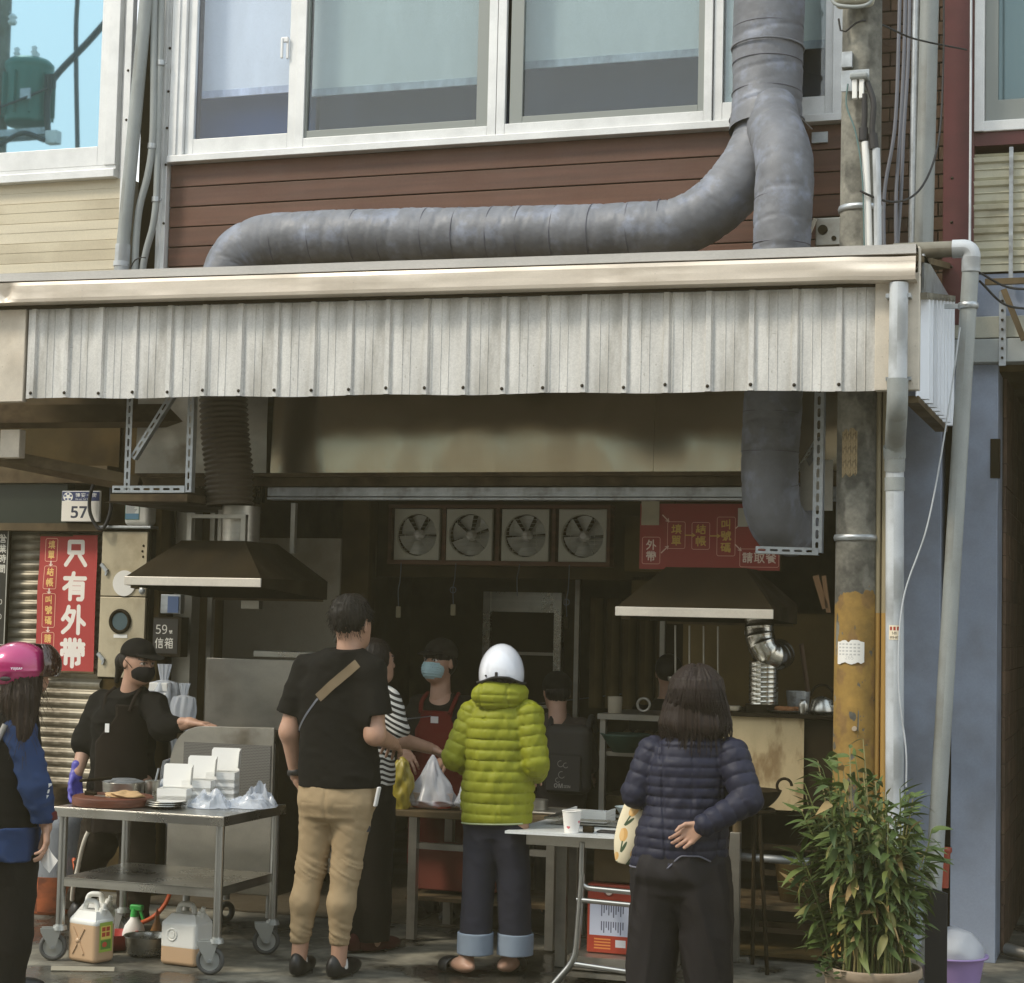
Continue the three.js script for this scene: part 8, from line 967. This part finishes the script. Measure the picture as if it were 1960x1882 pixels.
{ // ----- boy with the backpack -----
  const t = person('boy with a dark printed backpack and black cap at the kitchen counter', [-0.3, 0, -1.8]);
  const yaw = 0.1, head = headField([-0.02, 1.25, -0.01], 0.5, -0.1, 0.95);
  part(t, 'body', bodyMesh([{ f: uni(0.03, column([[0.6, 0.02, 0, 0.1, 0.07], [1.0, 0.02, 0, 0.12, 0.08], [1.13, -0.01, 0, 0.045, 0.045]], yaw), cap([-0.08, 1.05, 0], [-0.13, 0.85, -0.03], 0.045, 0.038), cap([-0.13, 0.85, -0.03], [-0.08, 0.78, -0.2], 0.036, 0.028), cap([0.13, 1.05, 0], [0.18, 0.85, -0.03], 0.045, 0.038), cap([0.18, 0.85, -0.03], [0.12, 0.78, -0.2], 0.036, 0.028), cap([-0.04, 0.6, 0], [-0.05, 0.05, 0], 0.06, 0.035), cap([0.08, 0.6, 0], [0.09, 0.05, 0], 0.06, 0.035)), lo: [-0.22, 0, -0.26], hi: [0.28, 1.16, 0.16], cell: 0.01 }], head, [handField([-0.08, 0.78, -0.2], [0.3, -0.3, -1], [0, -1, 0], 1, 0.5, 0.8), handField([0.12, 0.78, -0.2], [-0.3, -0.3, -1], [0, -1, 0], -1, 0.5, 0.8)]), skinM);
  const tee = folds(uni(0.04, column([[0.6, 0.025, 0, 0.14, 0.11], [0.9, 0.02, 0, 0.14, 0.1], [1.05, 0.02, 0, 0.13, 0.09], [1.13, -0.005, 0, 0.06, 0.055]], yaw), cap([-0.085, 1.055, 0], [-0.135, 0.86, -0.02], 0.06, 0.055), cap([0.13, 1.055, 0], [0.18, 0.86, -0.02], 0.06, 0.055)), 0.009, () => 0.8, 7, 10, 4); part(t, 'shirt', polygonize(tee, [-0.24, 0.58, -0.18], [0.28, 1.16, 0.18], 0.0085), C.greyTee);
  simplePants([[0.05, -0.05, 0, 0.065, 0.07], [0.6, -0.04, 0, 0.09, 0.09]], [[0.05, 0.09, 0, 0.065, 0.07], [0.6, 0.08, 0, 0.09, 0.09]], [[0.55, 0.02, 0, 0.1, 0.09], [0.66, 0.02, 0, 0.13, 0.1]], yaw, C.charcoal, t, [-0.2, 0.02, -0.15], [0.24, 0.68, 0.15], 0.011); shoe(t, C.leather, C.white, -0.05, -0.03, 0.5, 0.22); shoe(t, C.leather, C.white, 0.1, -0.03, -0.2, 0.22);
  part(t, 'cap', polygonize((x, y, z) => { const [a, u, b] = head.loc(x, y, z); return Math.max(ell([0, 0.04, 0.01], [0.088, 0.085, 0.104])(a, u, b), 0.0 - u + 0.3 * b * 0); }, [-0.14, 1.22, -0.14], [0.12, 1.4, 0.14], 0.0055), C.black); part(t, 'hair', polygonize(strandy((x, y, z) => { const [a, u, b] = head.loc(x, y, z); return Math.max(ell([0, 0.0, 0.03], [0.078, 0.07, 0.08])(a, u, b), 0.0 - b); }, 0.004), [-0.12, 1.15, -0.12], [0.1, 1.32, 0.14], 0.006), hairM([26, 22, 20]));
  const bp = canvasTex(256, 256, (g) => { g.fillStyle = '#36322e'; g.fillRect(0, 0, 256, 256); g.fillStyle = '#9a948a'; g.font = 'bold 44px sans-serif'; g.fillText('OM', 60, 236); g.font = 'bold 26px sans-serif'; g.fillText('IZIN', 136, 234); g.strokeStyle = '#8a857c'; g.lineWidth = 5; for (const [x, y, r] of [[110, 60, 22], [150, 70, 18], [120, 140, 24], [90, 180, 16]]) { g.beginPath(); g.arc(x, y, r, 0.5, 5); g.stroke(); } });
  const b = thing('backpack', 'dark backpack with pale printed lettering on the boy', 'backpack', undefined, [-0.22, 0.7, -1.66]); part(b, 'sack', box(0.26, 0.38, 0.13, 0.02, 0.19, 0.0, 0.05), mat([54, 50, 46], 0.75)); part(b, 'front_pocket', box(0.2, 0.2, 0.05, 0.02, 0.12, 0.07, 0.02), mat([50, 46, 42], 0.75)); part(b, 'print', printed(0.19, 0.19, 0.02, 0.12, 0.097, 0, 1, 1), new THREE.MeshStandardMaterial({ map: bp, roughness: 0.8 })); for (const x of [-0.1, 0.12]) part(b, 'shoulder_strap', tube([[x, 0.33, -0.02], [x, 0.42, -0.1], [x, 0.34, -0.2]], 0.018, 16, 8), mat([38, 35, 32], 0.8));
}
{ // ----- dim worker at the back -----
  const t = person('dim worker in black at the far back of the kitchen', [0.12, 0, -2.55]);
  const head = headField([0.02, 1.36, 0], 0.3, 0.2, 0.95);
  part(t, 'body', bodyMesh([{ f: uni(0.03, column([[0.7, 0, 0, 0.12, 0.08], [1.1, 0, 0, 0.14, 0.09], [1.22, 0.01, 0, 0.05, 0.05]], 0), cap([-0.15, 1.1, 0], [-0.18, 0.85, -0.1], 0.05, 0.035), cap([0.15, 1.1, 0], [0.18, 0.85, -0.1], 0.05, 0.035), cap([-0.08, 0.7, 0], [-0.08, 0.05, 0], 0.08, 0.04), cap([0.08, 0.7, 0], [0.08, 0.05, 0], 0.08, 0.04)), lo: [-0.26, 0, -0.2], hi: [0.26, 1.25, 0.16], cell: 0.012 }], head, [handField([-0.18, 0.85, -0.1], [0.2, -0.6, -1], [0, -1, 0], 1, 0.5), handField([0.18, 0.85, -0.1], [-0.2, -0.6, -1], [0, -1, 0], -1, 0.5)]), skinM);
  part(t, 'shirt', polygonize(folds(uni(0.04, column([[0.5, 0, 0, 0.18, 0.13], [1.1, 0, 0, 0.17, 0.11], [1.2, 0.01, 0, 0.08, 0.07]], 0), cap([-0.15, 1.1, 0], [-0.18, 0.9, -0.08], 0.065, 0.055), cap([0.15, 1.1, 0], [0.18, 0.9, -0.08], 0.065, 0.055)), 0.01, () => 0.7), [-0.28, 0.48, -0.2], [0.28, 1.22, 0.18], 0.011), C.black);
  part(t, 'trousers', polygonize(uni(0.02, cap([-0.08, 0.6, 0], [-0.08, 0.06, 0], 0.09, 0.07), cap([0.08, 0.6, 0], [0.08, 0.06, 0], 0.09, 0.07)), [-0.2, 0, -0.12], [0.2, 0.72, 0.12], 0.014), C.black); part(t, 'hair', polygonize((x, y, z) => { const [a, u, b] = head.loc(x, y, z); return Math.max(ell([0, 0.03, 0.015], [0.085, 0.09, 0.1])(a, u, b), b < -0.03 ? 0.04 - u : -1); }, [-0.1, 1.26, -0.14], [0.14, 1.5, 0.14], 0.007), hairM([24, 20, 18]));
}

// ---------- potted bamboo ----------
{
  const t = thing('potted_bamboo', 'bushy bamboo in a worn round pot at the foot of the yellow pole', 'plant', undefined, [1.775, 0, 0.62]);
  part(t, 'pot', lathe([[0, 0.004], [0.145, 0.004], [0.155, 0.02], [0.166, 0.1], [0.17, 0.112], [0.168, 0.118], [0.178, 0.2], [0.182, 0.212], [0.18, 0.218], [0.187, 0.262], [0.2, 0.27], [0.2, 0.298], [0.196, 0.304], [0.186, 0.304], [0.18, 0.27], [0, 0.262]], 56), worn([158, 140, 118], { amp: 0.14, sx: 5, sy: 5, tile: 0.5, rough: 0.75, stain: 0.4, seed: 201 }));
  part(t, 'soil', at(new THREE.CylinderGeometry(0.18, 0.18, 0.012, 40), 0, 0.268, 0), mat([52, 42, 32], 0.95));
  const R = rngOf(77), u = (a, b) => a + (b - a) * R();
  const culmM = [mat([112, 116, 62], 0.6), mat([148, 138, 92], 0.65), mat([92, 104, 54], 0.6)], leafM = [[76, 94, 46], [88, 106, 52], [62, 82, 42], [104, 116, 58], [126, 124, 68]].map((c) => mat(c, 0.5, 0, { transmission: 0.25, thickness: 0, side: THREE.DoubleSide, ior: 1.35 })), dry = mat([158, 132, 86], 0.8, 0, { side: THREE.DoubleSide });
  const leafGeo = [0, 1, 2, 3, 4].map((v) => surf(2, 7, (a, b) => { const w = 0.1 * Math.pow(Math.sin(Math.PI * Math.pow(b * 0.985 + 0.012, 0.72)), 0.9) * (1 + 0.1 * v % 2), s = (a - 0.5) * 2; const droop = [0.1, 0.35, -0.08, 0.55, 0.2][v] * b * b; return [s * w, -droop + Math.abs(s) * w * 0.35, b]; }));
  const spots = [];
  for (let i = 0; i < 96; i++) {
    const a = u(0, 6.283), r0 = 0.155 * Math.sqrt(R()), x0 = Math.cos(a) * r0, z0 = Math.sin(a) * r0, lean = u(0.2, 1.05), H = u(0.36, 0.76) + (Math.abs(x0 + 0.05) < 0.07 ? u(0.0, 0.2) : 0), dx = x0 * lean * 1.0 + u(-0.09, 0.03), dz = z0 * lean * 1.2 + u(-0.05, 0.05), pts = []; const bend = u(-0.03, 0.03);
    for (let k = 0; k <= 5; k++) { const q = k / 5; pts.push([x0 + dx * q * q + bend * Math.sin(q * 3), 0.265 + H * q, z0 + dz * q * q]); }
    const c = new Poly(pts), g = new THREE.TubeGeometry(c, 14, 1, 7, false), p = g.attributes.position, q = V(0, 0, 0); for (let m = 0; m <= 14; m++) { c.getPointAt(m / 14, q); const rr0 = mix(0.0055, 0.0022, m / 14) * (m % 3 === 0 ? 1.25 : 1); for (let j = 0; j <= 7; j++) { const k = m * 8 + j; p.setXYZ(k, q.x + (p.getX(k) - q.x) * rr0, q.y + (p.getY(k) - q.y) * rr0, q.z + (p.getZ(k) - q.z) * rr0); } }
    part(t, 'stem', g, culmM[i % 3]);
    const n = Math.round(u(17, 24)); for (let k = 0; k < n; k++) { const f = mix(0.14, 1, Math.pow((k + 1) / n, 0.75)), o = c.getPointAt(Math.min(1, f)), az = u(0, 6.283), el = f > 0.9 ? u(-0.3, 0.9) : u(-0.85, 0.5); spots.push({ p: o, az: Math.atan2(o.x * 1.2 + Math.cos(az) * 0.16, o.z * 1.2 + Math.sin(az) * 0.16), el, L: u(0.05, 0.125) * (f > 0.9 ? 0.9 : 1), v: Math.floor(R() * 5), m: R() < 0.1 ? dry : leafM[Math.floor(Math.pow(R(), 1.2) * 5)], roll: u(-0.7, 0.7) }); }
  }
  spots.sort((a, b) => (b.p.z * 0.95 + b.L) - (a.p.z * 0.95 + a.L));
  const rest = new Map();
  spots.forEach((s, i) => {
    const mtx = new THREE.Matrix4().compose(s.p, new THREE.Quaternion().setFromEuler(new THREE.Euler(-s.el, s.az, s.roll, 'YXZ')), V(s.L * 1.15, s.L, s.L));
    if (i < 290) { const o = part(t, 'leaf', leafGeo[s.v], s.m); o.applyMatrix4(mtx); } else { if (!rest.has(s.m)) rest.set(s.m, []); rest.get(s.m).push(leafGeo[s.v].clone().applyMatrix4(mtx)); }
  });
  const all = [...rest.values()].flat(); part(t, 'inner_leaves', merge(...all), leafM[1]).userData.kind = 'stuff';
  // low clover at the rim
  const cl = new THREE.CircleGeometry(0.014, 10), cg = []; for (let i = 0; i < 60; i++) { const a = u(2.2, 4.2), r = u(0.14, 0.22); cg.push(cl.clone().rotateX(-1.57 + u(-0.5, 0.5)).rotateZ(u(-0.5, 0.5)).translate(Math.cos(a) * r, u(0.27, 0.35), Math.sin(a) * r * -0.6 + 0.1)); } part(t, 'clover', merge(...cg), leafM[2]).userData.kind = 'stuff';
}
// ---------- odds and ends at the right ----------
{
  single('black_panel', 'black upright board standing between the bamboo and the purple basin', 'board', hexa([[1.93, 0.0, 0.12], [2.02, 0.0, 0.1], [2.02, 0.0, 0.08], [1.93, 0.0, 0.1]], [[1.94, 0.575, 0.2], [2.028, 0.545, 0.18], [2.028, 0.545, 0.16], [1.94, 0.575, 0.18]]), mat([40, 38, 40], 0.6));
  const b = thing('purple_basin', 'purple plastic basin covered with clear film beside the grey pillar', 'basin', undefined, [1.965, 0, -0.72]);
  part(b, 'tub', lathe([[0, 0.004], [0.11, 0.004], [0.125, 0.02], [0.145, 0.13], [0.165, 0.14], [0.165, 0.15], [0.14, 0.145], [0.118, 0.02], [0, 0.014]], 44), P.purple);
  const g = new THREE.SphereGeometry(0.148, 44, 20, 0, 6.2832, 0, 1.5708), p = g.attributes.position; for (let i = 0; i < p.count; i++) { const r = 1 + 0.09 * (n3(p.getX(i) * 22, p.getY(i) * 22, p.getZ(i) * 22) - 0.5); p.setXYZ(i, p.getX(i) * r, p.getY(i) * 0.85 * r + 0.145, p.getZ(i) * r); } g.computeVertexNormals(); part(b, 'film', g, P.bagClear); part(b, 'contents', at(new THREE.SphereGeometry(0.12, 30, 14, 0, 6.2832, 0, 1.57).scale(1, 0.7, 1), 0, 0.14, 0), mat([150, 148, 150], 0.7));
  single('red_funnel', 'faded red plastic cup hung beside the grey drain pipe', 'cup', lathe([[0.02, 0], [0.024, 0.16], [0.034, 0.17], [0.034, 0.19], [0.028, 0.19], [0.018, 0.01], [0, 0.01]], 24).translate(1.905, 0.42, -0.95), mat([150, 66, 48], 0.5));
  single('curb_pipe', 'short broken pipe lying at the dark passage', 'pipe', rod([2.15, 0.05, -1.6], [2.3, 0.04, -1.5], 0.03), M.stainDull);
  const dg = thing('drain_grate', 'steel drain grating set in the ground before the stove', 'grating', undefined, [1.28, 0.006, 0.32]); part(dg, 'frame', merge(bb(-0.2, 0.2, 0, 0.012, -0.16, -0.14), bb(-0.2, 0.2, 0, 0.012, 0.14, 0.16), bb(-0.2, -0.18, 0, 0.012, -0.14, 0.14), bb(0.18, 0.2, 0, 0.012, -0.14, 0.14)), M.steelDark); for (let k = 0; k < 12; k++) part(dg, 'bar', bb(-0.17 + k * 0.03, -0.16 + k * 0.03, 0, 0.011, -0.14, 0.14), M.galv);
}

// ---------- street pole across the road, mirrored in the left window ----------
{
  const t = thing('transformer_pole', 'street pole with a green transformer mirrored in the left window', 'pole');
  const tg = mat([58, 112, 98], 0.5, 0.2);
  part(t, 'shaft', rod([-13.5, 0, 12.62], [-13.5, 11.6, 12.62], 0.2, 0.16, 28), M.concrete);
  for (let k = 0; k < 14; k++) part(t, 'rung', rod([-13.47 - 0.3 * (k % 2), 6 + k * 0.38, 12.62], [-13.33 - 0.58 * (k % 2), 6 + k * 0.38, 12.62], 0.015), M.galv);
  part(t, 'tank', lathe([[0, 8.78], [0.3, 8.8], [0.34, 8.86], [0.34, 9.62], [0.36, 9.66], [0.36, 9.72], [0.3, 9.78], [0, 9.82]], 40).translate(-12.95, 0, 12.62), tg);
  for (let k = 0; k < 10; k++) { const a = k / 10 * 6.283; part(t, 'fin', bb(-0.012, 0.012, 8.92, 9.55, 0.33, 0.4).rotateY(a).translate(-12.95, 0, 12.62), tg); }
  for (const [x, z] of [[-13.1, 12.5], [-12.8, 12.5], [-12.95, 12.8]]) part(t, 'bushing', lathe([[0.03, 9.78], [0.06, 9.8], [0.03, 9.84], [0.055, 9.87], [0.03, 9.9], [0.045, 9.94], [0.015, 9.97], [0, 9.97]], 16).translate(x, 0, z), M.white);
  for (let k = 0; k < 4; k++) part(t, 'terminal', rod([-12.55 + k * 0.05, 9.28, 12.45], [-12.55 + k * 0.05, 9.5, 12.45], 0.022), M.wire);
  part(t, 'cross_arm', merge(bb(-13.6, -12.5, 8.62, 8.72, 12.46, 12.54), bb(-13.6, -12.5, 8.62, 8.72, 12.7, 12.78)), M.galv); part(t, 'insulator', lathe([[0, 0], [0.05, 0.02], [0.07, 0.06], [0.04, 0.1], [0.07, 0.13], [0.03, 0.18], [0, 0.18]], 18).translate(-13.2, 10.3, 12.5), M.white); part(t, 'switch_box', box(0.2, 0.2, 0.15, -12.42, 8.56, 12.5, 0.02), M.white); part(t, 'name_plate', bb(-12.86, -12.68, 9.1, 9.26, 12.26, 12.275), M.galv);
  part(t, 'red_plate', bb(-13.48, -13.3, 8.95, 9.15, 12.42, 12.44), P.redPlastic);
  part(t, 'cable', tube([[-7, 12.5, 12.6], [-11.0, 10.8, 12.6], [-12.0, 9.95, 12.6], [-12.5, 9.37, 12.5], [-12.55, 9.1, 12.5], [-12.5, 8.5, 12.5]], 0.05, 60, 8), M.wire); part(t, 'cable', tube([[-12.1, 11.8, 12.6], [-12.17, 10.4, 12.6], [-12.14, 9.6, 12.6], [-12.06, 8.3, 12.6], [-12.0, 7.0, 12.6]], 0.035, 40, 8), M.wire); part(t, 'cable', tube([[-12.5, 9.3, 12.45], [-12.9, 9.05, 12.2], [-13.4, 9.0, 12.3], [-14.5, 9.2, 12.5]], 0.02, 40, 6), M.wire); part(t, 'cable', tube([[-13.6, 8.4, 12.4], [-13.2, 8.45, 12.3], [-12.8, 8.6, 12.3], [-12.5, 8.5, 12.4]], 0.04, 40, 6), M.wire);
}

// ---------- low shophouses across the road (unseen behind the camera, added to block low sky) ----------
{
  const walls = [worn([150, 138, 118], { amp: 0.1, tile: 2, rough: 0.85, stain: 0.3, seed: 211, size: 256 }), worn([132, 116, 98], { amp: 0.1, tile: 2, rough: 0.85, stain: 0.3, seed: 212, size: 256 })];
  const lab = ['added beige low shophouse across the road to the left', 'added brown low shophouse straight across the road', 'added beige low shophouse across the road to the right', 'added brown low shophouse far right across the road'];
  [[-16, -7.2], [-7, 1.8], [2, 10.8], [11, 20]].forEach(([x0, x1], i) => {
    const t = thing('added_house', lab[i], 'building', 'added houses across the road'), z = 17;
    part(t, 'wall', bb(x0, x1, 0, 7.8 + (i % 2) * 0.4, z, z + 6), walls[i % 2]); part(t, 'cornice', bb(x0 - 0.1, x1 + 0.1, 7.8 + (i % 2) * 0.4, 8.0 + (i % 2) * 0.4, z - 0.2, z + 6), M.paleConcrete); part(t, 'awning', bb(x0 + 0.3, x1 - 0.3, 2.8, 2.9, z - 1.5, z), M.steelDark);
    for (let k = 0; k < 3; k++) { const c = x0 + 1.6 + k * 2.9; part(t, 'window', bb(c - 0.8, c + 0.8, 3.5, 4.8, z - 0.05, z), M.glassMirror); part(t, 'shutter', bb(c - 1.2, c + 1.2, 0.1, 2.6, z - 0.06, z), M.stainDull); }
  });
}

// ---------- kitchen clutter ----------
{
  for (let k = 0; k < 4; k++) { const t = thing('ladle', ['leftmost ladle hanging under the right hood', 'second ladle hanging under the right hood', 'third ladle hanging under the right hood', 'rightmost ladle hanging under the right hood'][k], 'ladle', 'ladles under the hood', [0.5 + k * 0.075, 1.64, -1.22]); part(t, 'handle', rod([0, 0, 0], [0.005, -0.25 - 0.02 * (k % 2), 0], 0.005), M.stainDull); part(t, 'bowl', at(new THREE.SphereGeometry(0.035, 20, 12, 0, 6.2832, 0, 1.7).rotateX(Math.PI), 0.005, -0.27 - 0.02 * (k % 2), 0.02), M.stainDull); }
  for (let k = 0; k < 4; k++) single('soup_bowl', ['lowest soup bowl of the stack on the prep shelf', 'second soup bowl of the stack on the prep shelf', 'third soup bowl of the stack on the prep shelf', 'topmost soup bowl of the stack on the prep shelf'][k], 'bowl', lathe([[0, 0], [0.035, 0], [0.065, 0.045], [0.068, 0.048], [0.062, 0.047], [0.032, 0.006], [0, 0.006]], 28).translate(0.42, 0.946 + k * 0.02, -1.75), mat([180, 168, 140], 0.5), 'stacked soup bowls');
  single('steel_tray', 'steel tray of stacked lids on the worktable right of the takeaway bags', 'tray', merge(bb(-0.3, -0.02, 0.664, 0.676, -1.15, -0.88, 0.004), ...[0, 1, 2, 3].map((k) => at(new THREE.CylinderGeometry(0.055, 0.055, 0.012, 24), -0.16, 0.684 + k * 0.0125, -1.0))), M.stainDull);
  const cr = thing('noodle_basket', 'wire noodle basket leaning beside the silver flue', 'basket', undefined, [1.14, 1.22, -1.25]); part(cr, 'mesh', lathe([[0.05, 0], [0.06, 0.1], [0.062, 0.1], [0.052, 0]], 24), M.galv); part(cr, 'handle', rod([0.05, 0.09, 0], [0.02, 0.34, 0.05], 0.012), mat([70, 48, 30], 0.7));
  single('wall_calendar', 'pale calendar sheet on the wall behind the right hood', 'calendar', bb(1.2, 1.42, 1.5, 1.85, -2.14, -2.135), mat([150, 138, 108], 0.8));
  single('wok', 'black wok with a loop handle at the right of the navy jacket', 'wok', merge(at(new THREE.SphereGeometry(0.17, 36, 14, 0, 6.2832, 0, 1.2).rotateX(Math.PI), 1.0, 0.92, -0.72), at(new THREE.TorusGeometry(0.035, 0.007, 8, 20, 4.2).rotateY(0.3), 1.175, 0.885, -0.7)), M.black);
  const st = thing('wok_stand', 'low dark stand under the black wok', 'stand'); for (const [x, z] of [[0.88, -0.62], [1.12, -0.62], [1.0, -0.86]]) part(st, 'leg', rod([x, 0.002, z], [x * 0.6 + 0.4, 0.76, z], 0.01), M.black); part(st, 'ring', at(new THREE.TorusGeometry(0.12, 0.012, 8, 30).rotateX(Math.PI / 2), 1.0, 0.76, -0.71), M.black);
}
scene.fog = new THREE.FogExp2(new THREE.Color(1.0, 0.85, 0.5), 0.0031);  // added warm haze that lifts and fades the blacks, not real mist

renderer.render(scene, camera);
